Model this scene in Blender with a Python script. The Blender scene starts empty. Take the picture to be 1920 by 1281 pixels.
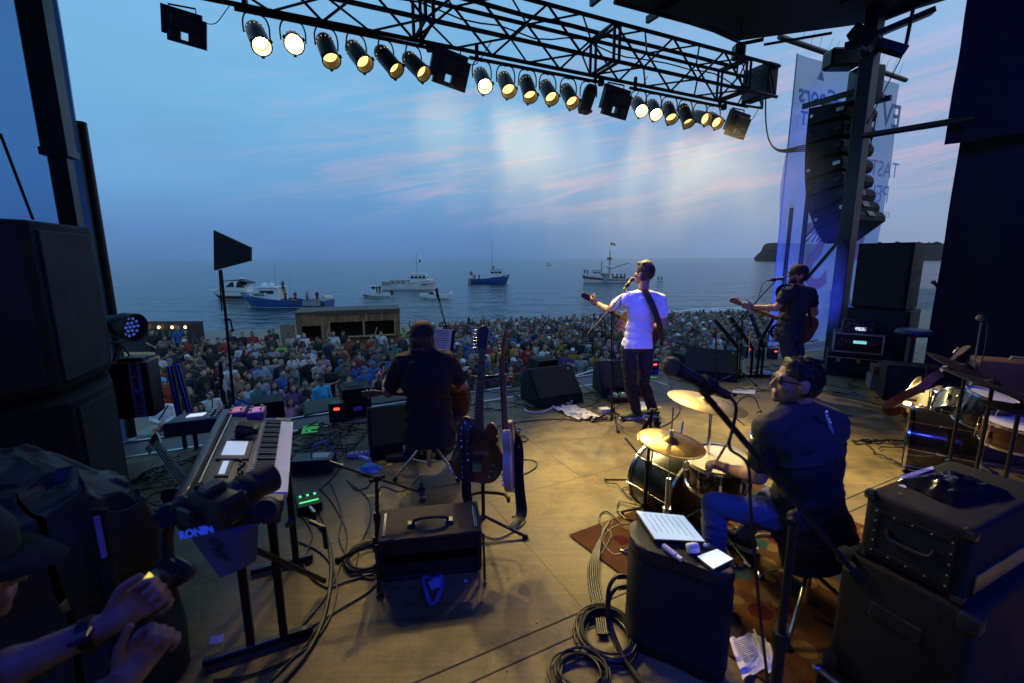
import bpy,bmesh,math,random

from mathutils import Vector as V,Matrix as MX,noise as NZ

random.seed(11)

sc=bpy.context.scene

COL=sc.collection

rad=math.radians

# ------------------------------------------------------------------ camera

FPX,CAMH=853.33,1.82

_p,_r=rad(10.36),rad(0.22)

_R0,_U0=V((1,0,0)),V((0,math.sin(_p),math.cos(_p)))

FW=V((0,math.cos(_p),-math.sin(_p)))

RT=_R0*math.cos(_r)-_U0*math.sin(_r)

UP=_U0*math.cos(_r)+_R0*math.sin(_r)

CAM=V((0,0,CAMH))

cd=bpy.data.cameras.new('camera')

cd.sensor_width=36;cd.lens=FPX/1920*36;cd.clip_start=0.05;cd.clip_end=20000

cd.dof.use_dof=True;cd.dof.focus_distance=6.0;cd.dof.aperture_fstop=2.6

cam=bpy.data.objects.new('camera',cd);COL.objects.link(cam)

cam.matrix_world=MX(((RT.x,UP.x,-FW.x,0),(RT.y,UP.y,-FW.y,0),(RT.z,UP.z,-FW.z,CAMH),(0,0,0,1)))

sc.camera=cam

def ray(px,py):return RT*((px-960)/FPX)+UP*((640.5-py)/FPX)+FW

def Zp(px,py,z=0.0):

    d=ray(px,py);return CAM+d*((z-CAMH)/d.z)

def Dp(px,py,y):

    d=ray(px,py);return CAM+d*(y/d.y)

# ------------------------------------------------------------------ world: dusk sky

w=bpy.data.worlds.new('World');sc.world=w;w.use_nodes=True

nt=w.node_tree;nt.nodes.clear()

def N(t,**k):

    n=nt.nodes.new(t)

    for a,b in k.items():setattr(n,a,b)

    return n

L=lambda a,b:nt.links.new(a,b)

out=N('ShaderNodeOutputWorld');bg=N('ShaderNodeBackground')

tc=N('ShaderNodeTexCoord');sep=N('ShaderNodeSeparateXYZ');L(tc.outputs['Generated'],sep.inputs[0])

rmp=N('ShaderNodeValToRGB');L(sep.outputs['Z'],rmp.inputs[0])

e=rmp.color_ramp.elements

e[0].position=0.0;e[0].color=(.080,.185,.380,1)

e[1].position=1.0;e[1].color=(.16,.34,.60,1)

for pz,c in ((.05,(.080,.21,.46,1)),(.14,(.125,.32,.59,1)),(.28,(.155,.40,.66,1)),(.5,(.19,.42,.70,1))):

    q=rmp.color_ramp.elements.new(pz);q.color=c

# right-hand side of the sky is paler and greyer

mr=N('ShaderNodeMapRange');L(sep.outputs['X'],mr.inputs[0]);mr.inputs[1].default_value=-.15;mr.inputs[2].default_value=.75

mr.interpolation_type='SMOOTHSTEP'

mx=N('ShaderNodeMix',data_type='RGBA');L(mr.outputs[0],mx.inputs[0]);L(rmp.outputs[0],mx.inputs[6])

rm2=N('ShaderNodeValToRGB');L(sep.outputs['Z'],rm2.inputs[0])

e=rm2.color_ramp.elements

e[0].position=0;e[0].color=(.18,.27,.43,1);e[1].position=.6;e[1].color=(.20,.40,.66,1)

q=rm2.color_ramp.elements.new(.2);q.color=(.25,.36,.58,1)

q=rm2.color_ramp.elements.new(.36);q.color=(.25,.41,.66,1)

L(rm2.outputs[0],mx.inputs[7])

# wispy pink clouds: stretched noise in (azimuth, elevation)

at=N('ShaderNodeMath',operation='ARCTAN2');L(sep.outputs['X'],at.inputs[0]);L(sep.outputs['Y'],at.inputs[1])

asn=N('ShaderNodeMath',operation='ARCSINE');L(sep.outputs['Z'],asn.inputs[0])

shear=N('ShaderNodeMath',operation='MULTIPLY_ADD');L(at.outputs[0],shear.inputs[0]);shear.inputs[1].default_value=-.16;L(asn.outputs[0],shear.inputs[2])

cmb=N('ShaderNodeCombineXYZ');L(at.outputs[0],cmb.inputs[0]);L(shear.outputs[0],cmb.inputs[1])

mp=N('ShaderNodeMapping');mp.inputs['Scale'].default_value=(3.4,34,1);mp.inputs['Location'].default_value=(1.3,.35,0);L(cmb.outputs[0],mp.inputs[0])

nz=N('ShaderNodeTexNoise');nz.inputs['Scale'].default_value=1.0;nz.inputs['Detail'].default_value=11;nz.inputs['Roughness'].default_value=.62;nz.inputs['Distortion'].default_value=.9

L(mp.outputs[0],nz.inputs['Vector'])

cr=N('ShaderNodeMapRange');L(nz.outputs[0],cr.inputs[0]);cr.inputs[1].default_value=.47;cr.inputs[2].default_value=.72

# band of elevation where the clouds live and the azimuth (centre to right)

eb=N('ShaderNodeValToRGB');L(asn.outputs[0],eb.inputs[0]);ee=eb.color_ramp.elements

ee[0].position=.06;ee[0].color=(0,0,0,1);ee[1].position=.44;ee[1].color=(0,0,0,1)

q=eb.color_ramp.elements.new(.15);q.color=(1,1,1,1);q=eb.color_ramp.elements.new(.27);q.color=(.75,.75,.75,1)

ab=N('ShaderNodeMapRange');L(at.outputs[0],ab.inputs[0]);ab.inputs[1].default_value=-.75;ab.inputs[2].default_value=.15;ab.interpolation_type='SMOOTHSTEP'

m1=N('ShaderNodeMath',operation='MULTIPLY');L(cr.outputs[0],m1.inputs[0]);L(eb.outputs[0],m1.inputs[1])

m2=N('ShaderNodeMath',operation='MULTIPLY');L(m1.outputs[0],m2.inputs[0]);L(ab.outputs[0],m2.inputs[1])

m3=N('ShaderNodeMath',operation='MULTIPLY');L(m2.outputs[0],m3.inputs[0]);m3.inputs[1].default_value=.74

mc=N('ShaderNodeMix',data_type='RGBA');L(m3.outputs[0],mc.inputs[0]);L(mx.outputs[2],mc.inputs[6]);mc.inputs[7].default_value=(.66,.42,.50,1)

# broad soft unevenness

mpb=N('ShaderNodeMapping');mpb.inputs['Scale'].default_value=(2.2,5,1);L(cmb.outputs[0],mpb.inputs[0])

nb=N('ShaderNodeTexNoise');nb.inputs['Scale'].default_value=1.4;nb.inputs['Detail'].default_value=5;L(mpb.outputs[0],nb.inputs['Vector'])

nbr=N('ShaderNodeMapRange');L(nb.outputs[0],nbr.inputs[0]);nbr.inputs[1].default_value=.3;nbr.inputs[2].default_value=.7;nbr.inputs[3].default_value=.94;nbr.inputs[4].default_value=1.06

mv=N('ShaderNodeMix',data_type='RGBA',blend_type='MULTIPLY');mv.inputs[0].default_value=1;L(mc.outputs[2],mv.inputs[6]);L(nbr.outputs[0],mv.inputs[7])

# a share of physical dusk sky

sky=N('ShaderNodeTexSky',sky_type='NISHITA');sky.sun_disc=False;sky.sun_elevation=rad(1.5);sky.sun_rotation=rad(75)

ms=N('ShaderNodeMix',data_type='RGBA',blend_type='ADD');ms.inputs[0].default_value=.012;L(mv.outputs[2],ms.inputs[6]);L(sky.outputs[0],ms.inputs[7])

L(ms.outputs[2],bg.inputs[0]);bg.inputs[1].default_value=1.12

L(bg.outputs[0],out.inputs[0])

sc.view_settings.view_transform='Standard';sc.view_settings.look='None'

sc.view_settings.exposure=0;sc.view_settings.gamma=1

def lamp(name,kind,loc,energy,color,target=None,**k):

    d=bpy.data.lights.new(name,kind);d.energy=energy;d.color=color

    for a,b in k.items():setattr(d,a,b)

    o=bpy.data.objects.new(name,d);COL.objects.link(o);o.location=loc

    if target is not None:o.rotation_euler=(V(target)-V(loc)).to_track_quat('-Z','Y').to_euler()

    return o

# last glow of the set sun, very weak and wide

s_=lamp('sun','SUN',(30,10,20),.12,(1,.75,.6),(0,6,0),angle=rad(20))

BLUE=(.04,.07,1.0);WARM=(1.0,.74,.26)

sc.cycles.max_bounces=6;sc.cycles.volume_bounces=0;sc.cycles.volume_step_rate=2;sc.cycles.volume_max_steps=128

sc.cycles.sample_clamp_indirect=4;sc.cycles.transparent_max_bounces=12

sc.cycles.caustics_reflective=False;sc.cycles.caustics_refractive=False



# ------------------------------------------------------------------ materials

MATS={}

def mat(name,col,rough=.6,metal=0.,var=.25,vs=6.,bump=0.,bs=60.,emit=None,es=0.,coat=0.,spec=.5,objcol=False,stretch=None,trans=0.,sub=0.):

    if name in MATS:return MATS[name]

    m=bpy.data.materials.new(name);m.use_nodes=True;MATS[name]=m

    t=m.node_tree;b=t.nodes['Principled BSDF']

    b.inputs['Roughness'].default_value=rough;b.inputs['Metallic'].default_value=metal

    b.inputs['Coat Weight'].default_value=coat;b.inputs['Specular IOR Level'].default_value=spec

    co=t.nodes.new('ShaderNodeTexCoord')

    src=co.outputs['Object']

    if stretch:

        mpn=t.nodes.new('ShaderNodeMapping');mpn.inputs['Scale'].default_value=stretch

        t.links.new(src,mpn.inputs[0]);src=mpn.outputs[0]

    n=t.nodes.new('ShaderNodeTexNoise');n.inputs['Scale'].default_value=vs;n.inputs['Detail'].default_value=5

    t.links.new(src,n.inputs['Vector'])

    r=t.nodes.new('ShaderNodeMapRange');r.inputs[1].default_value=.3;r.inputs[2].default_value=.7

    r.inputs[3].default_value=1-var;r.inputs[4].default_value=1+var

    t.links.new(n.outputs[0],r.inputs[0])

    mm=t.nodes.new('ShaderNodeMix');mm.data_type='RGBA';mm.blend_type='MULTIPLY';mm.inputs[0].default_value=1

    if objcol:

        oi=t.nodes.new('ShaderNodeObjectInfo');t.links.new(oi.outputs['Color'],mm.inputs[6])

    else:mm.inputs[6].default_value=(*col,1)

    t.links.new(r.outputs[0],mm.inputs[7]);t.links.new(mm.outputs[2],b.inputs['Base Color'])

    r2=t.nodes.new('ShaderNodeMapRange');r2.inputs[1].default_value=.3;r2.inputs[2].default_value=.7

    r2.inputs[3].default_value=max(.02,rough*(1-.5*var));r2.inputs[4].default_value=min(1,rough*(1+.5*var))

    t.links.new(n.outputs[0],r2.inputs[0]);t.links.new(r2.outputs[0],b.inputs['Roughness'])

    if bump:

        n2=t.nodes.new('ShaderNodeTexNoise');n2.inputs['Scale'].default_value=bs;n2.inputs['Detail'].default_value=4

        t.links.new(src,n2.inputs['Vector'])

        bp=t.nodes.new('ShaderNodeBump');bp.inputs['Strength'].default_value=bump;bp.inputs['Distance'].default_value=.01

        t.links.new(n2.outputs[0],bp.inputs['Height']);t.links.new(bp.outputs[0],b.inputs['Normal'])

    if emit:b.inputs['Emission Color'].default_value=(*emit,1);b.inputs['Emission Strength'].default_value=es

    if trans:b.inputs['Transmission Weight'].default_value=trans

    if sub:b.inputs['Subsurface Weight'].default_value=sub;b.inputs['Subsurface Radius'].default_value=(.01,.004,.002)

    return m

BLK=mat('black_plastic',(.018,.018,.02),.5,bump=.15,bs=120)

BLKT=mat('black_tolex',(.010,.0098,.0108),.68,spec=.3,bump=.6,bs=260)

BLKM=mat('black_metal',(.02,.02,.022),.38,.3)

RUB=mat('rubber',(.012,.012,.012),.75)

GRILL=mat('speaker_grille',(.014,.014,.016),.6,bump=.9,bs=420)

CHR=mat('chrome',(.75,.75,.76),.16,1.0,var=.1)

STEEL=mat('brushed_steel',(.45,.45,.46),.35,1.0)

ALU=mat('aluminium_trim',(.5,.5,.52),.42,.9)

WHT=mat('white_plastic',(.75,.75,.74),.45,var=.08)

PAPER=mat('paper',(.74,.73,.70),.8,var=.06)

INK=mat('print_ink',(.05,.05,.055),.8)

CABLE=mat('cable_rubber',(.014,.014,.015),.45)

# ------------------------------------------------------------------ mesh builder

_ico={}

def ico(sub):

    if sub not in _ico:

        b=bmesh.new();bmesh.ops.create_icosphere(b,subdivisions=sub,radius=1)

        b.verts.ensure_lookup_table()

        _ico[sub]=([v.co.copy()for v in b.verts],[[v.index for v in f.verts]for f in b.faces]);b.free()

    return _ico[sub]

def frame(d,upv=V((0,0,1))):

    z=V(d).normalized();x=V(upv).cross(z)

    if x.length < 1e-4:x=V((1,0,0)).cross(z)

    x.normalize();y=z.cross(x)

    return MX((x,y,z)).transposed()

def rotm(rx=0,ry=0,rz=0):

    return MX.Rotation(rad(rz),3,'Z')@ MX.Rotation(rad(ry),3,'Y')@ MX.Rotation(rad(rx),3,'X')

class MB:

    def __init__(s):s.bm=bmesh.new();s.mi=0;s.m=MX.Identity(4)

    def add(s,vs,fs):

        bv=[s.bm.verts.new(s.m @ V(v))for v in vs];out=[]

        for f in fs:

            try:

                q=s.bm.faces.new([bv[i]for i in f]);q.material_index=s.mi;out.append(q)

            except ValueError:pass

        return bv,out

    def box(s,c,size,rot=None,bev=0.,seg=1):

        x,y,z=size[0]/2,size[1]/2,size[2]/2

        rot=rot or MX.Identity(3);c=V(c)

        vs=[c+rot @ V((a*x,b*y,d*z))for a in (-1,1)for b in (-1,1)for d in (-1,1)]

        bv,fs=s.add(vs,[(0,1,3,2),(4,6,7,5),(0,4,5,1),(2,3,7,6),(0,2,6,4),(1,5,7,3)])

        if bev:

            es=list({e for f in fs for e in f.edges})

            r=bmesh.ops.bevel(s.bm,geom=es,offset=bev,segments=seg,affect='EDGES',profile=.6)

            for f in r['faces']:f.material_index=s.mi

        return s

    def cyl(s,p0,p1,r0,r1=None,n=12,caps=True):

        r1=r0 if r1 is None else r1;p0,p1=V(p0),V(p1);f=frame(p1-p0)

        vs=[]

        for p,r in ((p0,r0),(p1,r1)):

            vs +=[p+f @ V((r*math.cos(2*math.pi*i/n),r*math.sin(2*math.pi*i/n),0))for i in range(n)]

        fs=[(i,(i+1)% n,n+(i+1)% n,n+i)for i in range(n)]

        if caps:fs +=[tuple(range(n-1,-1,-1)),tuple(range(n,2*n))]

        s.add(vs,fs);return s

    def tube(s,pts,r,n=6,closed=False,taper=None):

        pts=[V(p)for p in pts];k=len(pts);prev=None;vs=[]

        for i,p in enumerate(pts):

            a=pts[(i-1)% k]if closed or i > 0 else p;b=pts[(i+1)% k]if closed or i < k-1 else p

            d=(b-a)

            if d.length < 1e-7:d=V((0,0,1))

            d.normalize()

            if prev is None:x=frame(d).col[0].copy()

            else:

                x=prev-d*prev.dot(d)

                if x.length < 1e-5:x=frame(d).col[0].copy()

                x.normalize()

            prev=x;y=d.cross(x);rr=r if taper is None else taper[i]

            vs +=[p+x*rr*math.cos(2*math.pi*j/n)+y*rr*math.sin(2*math.pi*j/n)for j in range(n)]

        fs=[]

        for i in range(k if closed else k-1):

            i2=(i+1)% k

            fs +=[(i*n+j,i*n+(j+1)% n,i2*n+(j+1)% n,i2*n+j)for j in range(n)]

        if not closed:fs +=[tuple(range(n-1,-1,-1)),tuple((k-1)*n+j for j in range(n))]

        s.add(vs,fs);return s

    def ribbon(s,pts,wid,th,nrm):

        # flat strap: pts along, width vector per point

        vs=[];fs=[]

        for p,wv,nv in zip(pts,wid,nrm):

            p,wv,nv=V(p),V(wv),V(nv).normalized()*th/2

            vs +=[p-wv/2-nv,p+wv/2-nv,p+wv/2+nv,p-wv/2+nv]

        k=len(pts)

        for i in range(k-1):

            fs +=[(i*4+j,i*4+(j+1)% 4,i*4+4+(j+1)% 4,i*4+4+j)for j in range(4)]

        fs +=[(3,2,1,0),tuple((k-1)*4+j for j in range(4))]

        s.add(vs,fs);return s

    def lathe(s,prof,n=24,mx=None,cap=True):

        mx=mx or MX.Identity(4);vs=[]

        for r,z in prof:

            vs +=[mx @ V((r*math.cos(2*math.pi*i/n),r*math.sin(2*math.pi*i/n),z))for i in range(n)]

        k=len(prof)

        fs=[(i*n+j,i*n+(j+1)% n,(i+1)*n+(j+1)% n,(i+1)*n+j)for i in range(k-1)for j in range(n)]

        if cap:fs +=[tuple(range(n-1,-1,-1)),tuple((k-1)*n+j for j in range(n))]

        s.add(vs,fs);return s

    def prism(s,poly,z0,z1,mx=None,bev=0.,seg=2):

        mx=mx or MX.Identity(4);n=len(poly)

        vs=[mx @ V((x,y,z0))for x,y in poly]+[mx @ V((x,y,z1))for x,y in poly]

        fs=[tuple(range(n-1,-1,-1)),tuple(range(n,2*n))]+[(i,(i+1)% n,n+(i+1)% n,n+i)for i in range(n)]

        bv,f=s.add(vs,fs)

        if bev and len(f)> 2:

            es=[e for e in set(f[0].edges)| set(f[1].edges)]

            r=bmesh.ops.bevel(s.bm,geom=es,offset=bev,segments=seg,affect='EDGES',profile=.5)

            for q in r['faces']:q.material_index=s.mi

        return s

    def ell(s,c,r,rot=None,sub=2):

        if not hasattr(r,'__len__'):r=(r,r,r)

        rot=rot or MX.Identity(3);vs,fs=ico(sub);c=V(c)

        s.add([c+rot @ V((v.x*r[0],v.y*r[1],v.z*r[2]))for v in vs],fs);return s

    def sheet(s,fn,nu,nv,th=0.):

        vs=[fn(i/nu,j/nv)for i in range(nu+1)for j in range(nv+1)];k=nv+1

        fs=[(i*k+j,(i+1)*k+j,(i+1)*k+j+1,i*k+j+1)for i in range(nu)for j in range(nv)]

        s.add(vs,fs);return s

    def mesh(s,name,mats,smooth=True,ang=.6):

        bmesh.ops.recalc_face_normals(s.bm,faces=s.bm.faces)

        if smooth:

            for f in s.bm.faces:f.smooth=True

            for e in s.bm.edges:

                if len(e.link_faces)!= 2 or e.calc_face_angle(0)> ang:e.smooth=False

        me=bpy.data.meshes.new(name);s.bm.to_mesh(me);s.bm.free()

        for m in (mats if isinstance(mats,(list,tuple))else [mats]):me.materials.append(m)

        return me

    def build(s,name,mats,parent=None,label=None,smooth=True,ang=.6,kind=None):

        o=bpy.data.objects.new(name,s.mesh(name,mats,smooth,ang));COL.objects.link(o)

        if parent:o.parent=parent

        if label:o['label']=label

        if kind:o['kind']=kind

        return o

def place(o,loc,rz=0,rx=0,ry=0):

    o.location=loc;o.rotation_euler=(rad(rx),rad(ry),rad(rz));return o

def tag(o,label,cat,group=None):

    o['label']=label;o['category']=cat

    if group:o['group']=group

    return o

def thing(name,label,cat,loc=(0,0,0),rz=0,group=None):

    o=bpy.data.objects.new(name,None);COL.objects.link(o);o.empty_display_size=.05

    place(o,loc,rz);return tag(o,label,cat,group)

def struct(o):o['kind']='structure';return o

def dup(root,loc=None,rz=None,label=None):

    r=root.copy();COL.objects.link(r)

    if loc is not None:r.location=loc

    if rz is not None:r.rotation_euler=(r.rotation_euler.x,r.rotation_euler.y,rad(rz))

    if label:r['label']=label

    for ch in list(root.children):

        c=ch.copy();COL.objects.link(c);c.parent=r

        for g in ch.children:

            d=g.copy();COL.objects.link(d);d.parent=c

    return r

def text(body,size,mtl,parent,mx,name='lettering',ext=.0015,font_bold=0.,align='CENTER',shear=0.,label=None):

    cu=bpy.data.curves.new(name,'FONT');cu.body=body;cu.size=size;cu.extrude=ext;cu.offset=font_bold;cu.shear=shear

    cu.align_x=align;cu.align_y='CENTER';cu.resolution_u=3

    o=bpy.data.objects.new(name,cu);COL.objects.link(o)

    dg=bpy.context.evaluated_depsgraph_get();me=bpy.data.meshes.new_from_object(o.evaluated_get(dg))

    bpy.data.objects.remove(o);me.materials.clear();me.materials.append(mtl)

    me.transform(mx)

    if mx.determinant()< 0:me.flip_normals()

    o=bpy.data.objects.new(name,me);COL.objects.link(o)

    if parent:o.parent=parent

    if label:o['label']=label

    return o

def m4(loc,rot=None):

    return MX.Translation(V(loc))@(rot.to_4x4()if rot else MX.Identity(4))

def catmull(pts,n=6,closed=False):

    P=[V(p)for p in pts];out=[];k=len(P)

    for i in range(k if closed else k-1):

        p0=P[(i-1)% k]if closed or i > 0 else P[i];p1=P[i];p2=P[(i+1)% k]

        p3=P[(i+2)% k]if closed or i < k-2 else p2

        for j in range(n):

            t=j/n

            out.append(.5*((2*p1)+(p2-p0)*t+(2*p0-5*p1+4*p2-p3)*t*t+(3*p1-p0-3*p2+p3)*t**3))

    if not closed:out.append(P[-1])

    return out

def c2(pts,n=5):return [(v.x,v.y)for v in catmull([(x,y,0)for x,y in pts],n,True)]

# ================================================================== SETTING

STA=rad(27);ES=V((math.cos(STA),math.sin(STA),0));ET=V((-math.sin(STA),math.cos(STA),0))

def S(s,t,z=0.):return ES*s+ET*t+V((0,0,z))

def nodes(m):return m.node_tree,m.node_tree.nodes['Principled BSDF']

# --- stage floor material: worn plywood sheets

fm=mat('stage_plywood',(.205,.152,.062),.62,var=.32,vs=1.6,bump=.25,bs=9,stretch=(1,1,1))

t,b=nodes(fm)

co=t.nodes.new('ShaderNodeTexCoord');mp_=t.nodes.new('ShaderNodeMapping');mp_.inputs['Rotation'].default_value=(0,0,-STA);mp_.inputs['Location'].default_value=(.3,-1.70,0)

t.links.new(co.outputs['Object'],mp_.inputs[0])

bk=t.nodes.new('ShaderNodeTexBrick');bk.inputs['Scale'].default_value=1;bk.inputs['Brick Width'].default_value=2.44;bk.inputs['Row Height'].default_value=1.22

bk.inputs['Mortar Size'].default_value=.0035;bk.inputs['Mortar Smooth'].default_value=.3;bk.inputs['Color1'].default_value=(.92,.92,.92,1);bk.inputs['Color2'].default_value=(1.12,1.08,1.04,1);bk.inputs['Mortar'].default_value=(.08,.08,.08,1);bk.offset=.35

t.links.new(mp_.outputs[0],bk.inputs[0])

old=b.inputs['Base Color'].links[0].from_socket

mu=t.nodes.new('ShaderNodeMix');mu.data_type='RGBA';mu.blend_type='MULTIPLY';mu.inputs[0].default_value=1

t.links.new(old,mu.inputs[6]);t.links.new(bk.outputs[0],mu.inputs[7])

# wood grain streaks along the sheets

mg=t.nodes.new('ShaderNodeMapping');mg.inputs['Rotation'].default_value=(0,0,-STA);mg.inputs['Scale'].default_value=(1.2,22,1)

t.links.new(co.outputs['Object'],mg.inputs[0])

ng=t.nodes.new('ShaderNodeTexNoise');ng.inputs['Scale'].default_value=1.6;ng.inputs['Detail'].default_value=6;ng.inputs['Distortion'].default_value=.6;t.links.new(mg.outputs[0],ng.inputs['Vector'])

rg=t.nodes.new('ShaderNodeMapRange');rg.inputs[1].default_value=.3;rg.inputs[2].default_value=.7;rg.inputs[3].default_value=.82;rg.inputs[4].default_value=1.14;t.links.new(ng.outputs[0],rg.inputs[0])

mu2=t.nodes.new('ShaderNodeMix');mu2.data_type='RGBA';mu2.blend_type='MULTIPLY';mu2.inputs[0].default_value=1

t.links.new(mu.outputs[2],mu2.inputs[6]);t.links.new(rg.outputs[0],mu2.inputs[7])

# scuffs and dark dirt patches

nd=t.nodes.new('ShaderNodeTexNoise');nd.inputs['Scale'].default_value=2.3;nd.inputs['Detail'].default_value=9;nd.inputs['Roughness'].default_value=.7;t.links.new(co.outputs['Object'],nd.inputs['Vector'])

rd=t.nodes.new('ShaderNodeMapRange');rd.inputs[1].default_value=.38;rd.inputs[2].default_value=.52;rd.inputs[3].default_value=.5;rd.inputs[4].default_value=1.0;t.links.new(nd.outputs[0],rd.inputs[0])

mu3=t.nodes.new('ShaderNodeMix');mu3.data_type='RGBA';mu3.blend_type='MULTIPLY';mu3.inputs[0].default_value=1

t.links.new(mu2.outputs[2],mu3.inputs[6]);t.links.new(rd.outputs[0],mu3.inputs[7]);cur=mu3.outputs[2]

# fine grit and long scratches left by dragged cases

for rot_,scl,lo,hi,v0,v1 in ((0,(90,90,1),.35,.65,.86,1.12),(.5,(2.2,95,1),.66,.72,1.0,1.35),(-1.0,(2.0,80,1),.68,.74,1.0,.62),(.2,(14,14,1),.28,.36,.7,1.0)):

    ms_=t.nodes.new('ShaderNodeMapping');ms_.inputs['Rotation'].default_value=(0,0,rot_);ms_.inputs['Scale'].default_value=scl;t.links.new(co.outputs['Object'],ms_.inputs[0])

    ns_=t.nodes.new('ShaderNodeTexNoise');ns_.inputs['Scale'].default_value=1;ns_.inputs['Detail'].default_value=3;t.links.new(ms_.outputs[0],ns_.inputs['Vector'])

    rs_=t.nodes.new('ShaderNodeMapRange');rs_.inputs[1].default_value=lo;rs_.inputs[2].default_value=hi;rs_.inputs[3].default_value=v0;rs_.inputs[4].default_value=v1;t.links.new(ns_.outputs[0],rs_.inputs[0])

    mz=t.nodes.new('ShaderNodeMix');mz.data_type='RGBA';mz.blend_type='MULTIPLY';mz.inputs[0].default_value=1;t.links.new(cur,mz.inputs[6]);t.links.new(rs_.outputs[0],mz.inputs[7]);cur=mz.outputs[2]

t.links.new(cur,b.inputs['Base Color'])

mb=MB();mb.prism([tuple(S(s,tt).xy)for s,tt in ((-2.2,-4),(12,-4),(12,5.2),(-2.2,5.2))],-.3,0)

struct(mb.build('stage_floor',fm,smooth=False))

mb=MB();mb.prism([tuple(S(s,tt).xy)for s,tt in ((-2.2,5.21),(12,5.21),(12,5.68),(-2.2,5.68))],-.3,-.012)

struct(mb.build('stage_floor_apron',mat('apron_board',(.12,.11,.10),.6,bump=.2,bs=12),smooth=False))

mb=MB();mb.box(S(4.9,5.2,.003),(14.2,.035,.006),rotm(rz=27));

for s in (.9,2.9,4.9):mb.box(S(s,4.93,.003),(.035,.53,.006),rotm(rz=27))

mb.box(S(4.9,5.665,-.006),(14.2,.03,.02),rotm(rz=27))

struct(mb.build('stage_floor_trim',ALU,smooth=False))

mb=MB();mb.box(S(4.9,1.585,.0005),(14.2,.007,.003),rotm(rz=27));mb.box(S(4.9,1.697,.0005),(14.2,.007,.003),rotm(rz=27))

struct(mb.build('stage_floor_gap',RUB,smooth=False))

mb=MB()

for k in range(44):

    for tt in (1.56,1.73,2.87,2.98,4.1):mb.ell(S(-2+.305*k+.03*math.sin(k*tt*9),tt+.012*math.sin(k*7),.0005),(.006,.006,.0022),sub=1)

struct(mb.build('stage_floor_screw',mat('floor_screw',(.05,.045,.04),.4,.6)))

# --- terrain

def shoreY(x):return 52.6+.251*x

def gz(x,y):

    sh=shoreY(x)

    if y < 20:return -3.35

    return -3.35-1.87*(y-20)/max(6,sh-20)

sand=mat('sand',(.20,.165,.13),.9,var=.3,vs=.8,bump=.5,bs=5)

mb=MB()

def tf(u,v):

    x=-160+340*u;y=-25+v*(shoreY(x)+22+25);return V((x,y,max(gz(x,y),-7.5)+.08*NZ.noise((x*.2,y*.2,0))))

mb.sheet(tf,90,60);struct(mb.build('ground',sand))

# --- sea

sea=bpy.data.materials.new('sea_water');sea.use_nodes=True;t,b=nodes(sea)

b.inputs['Base Color'].default_value=(.012,.03,.055,1);b.inputs['Roughness'].default_value=.12;b.inputs['IOR'].default_value=1.33

co=t.nodes.new('ShaderNodeTexCoord');prev=None

for sc_,dist,st in ((.55,.55,(1,.45,1)),(.12,1.5,(.7,1.6,1)),(2.2,.12,(1,.6,1))):

    mp_=t.nodes.new('ShaderNodeMapping');mp_.inputs['Scale'].default_value=st;mp_.inputs['Rotation'].default_value=(0,0,rad(14));t.links.new(co.outputs['Object'],mp_.inputs[0])

    n=t.nodes.new('ShaderNodeTexNoise');n.inputs['Scale'].default_value=sc_;n.inputs['Detail'].default_value=4;n.inputs['Roughness'].default_value=.55;n.inputs['Distortion'].default_value=.5;t.links.new(mp_.outputs[0],n.inputs['Vector'])

    bp=t.nodes.new('ShaderNodeBump');bp.inputs['Strength'].default_value=.9;bp.inputs['Distance'].default_value=dist;t.links.new(n.outputs[0],bp.inputs['Height'])

    if prev:t.links.new(prev.outputs[0],bp.inputs['Normal'])

    prev=bp

t.links.new(prev.outputs[0],b.inputs['Normal'])

mb=MB();mb.add([(-6000,20,-5.2),(6000,20,-5.2),(6000,12000,-5.2),(-6000,12000,-5.2)],[(0,1,2,3)])

struct(mb.build('sea',sea))

# breaking surf along the shore, right-hand side

mb=MB();random.seed(5)

for k in range(3):

    pts=[]

    for i in range(60):

        x=14+i*.8;pts.append(V((x,shoreY(x)+.5+k*1.5+.8*NZ.noise((x*.35,k*7,0)),-5.17)))

    for i in range(len(pts)-1):

        wd=.28+.5*abs(NZ.noise((i*.4,k*3.3,2)));

        a,c=pts[i],pts[i+1]

        if NZ.noise((i*.23,k*5.1,9))>-.25:mb.box((a+c)/2,((c-a).length*1.1,wd,.10),rotm(rz=math.degrees(math.atan2((c-a).y,(c-a).x))),bev=.03)

mb.build('surf',mat('sea_foam',(.72,.76,.80),.8,bump=.5,bs=3),kind='stuff')

# --- headland with layered cliff and green field

rock=mat('red_cliff_rock',(.085,.055,.05),.9,var=.4,vs=.02,bump=.8,bs=.06,stretch=(1,1,5))

field=mat('green_field',(.045,.055,.03),.9,var=.3,vs=.01)

mb=MB()

prof=[(471,1),(478,9),(485,15),(489,25),(497,30),(520,30.5),(560,29),(620,28),(700,26),(780,25),(840,26),(930,27),(1100,30),(1400,33)]

rows=[]

for i,(x,h)in enumerate(catmull([(a,c,0)for a,c in prof],4)and [(p.x,p.y)for p in catmull([(a,c,0)for a,c in prof],4)]):

    yb=900+14*NZ.noise((x*.03,1,0));rows.append([V((x,yb-8,-5.6)),V((x,yb-4+5*NZ.noise((x*.09,3,0)),-4.5+h*.35)),V((x+2,yb+2+4*NZ.noise((x*.11,5,0)),h*.8-4)),V((x+3,yb+6,h-1)),V(((x+4)*(yb+90)/yb,yb+90,h+1)),V(((x+12)*(yb+420)/yb,yb+420,h+4))])

mb.add([p for r in rows for p in r],[])

mb.bm.verts.ensure_lookup_table()

nv=6;vlist=list(mb.bm.verts)

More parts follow.
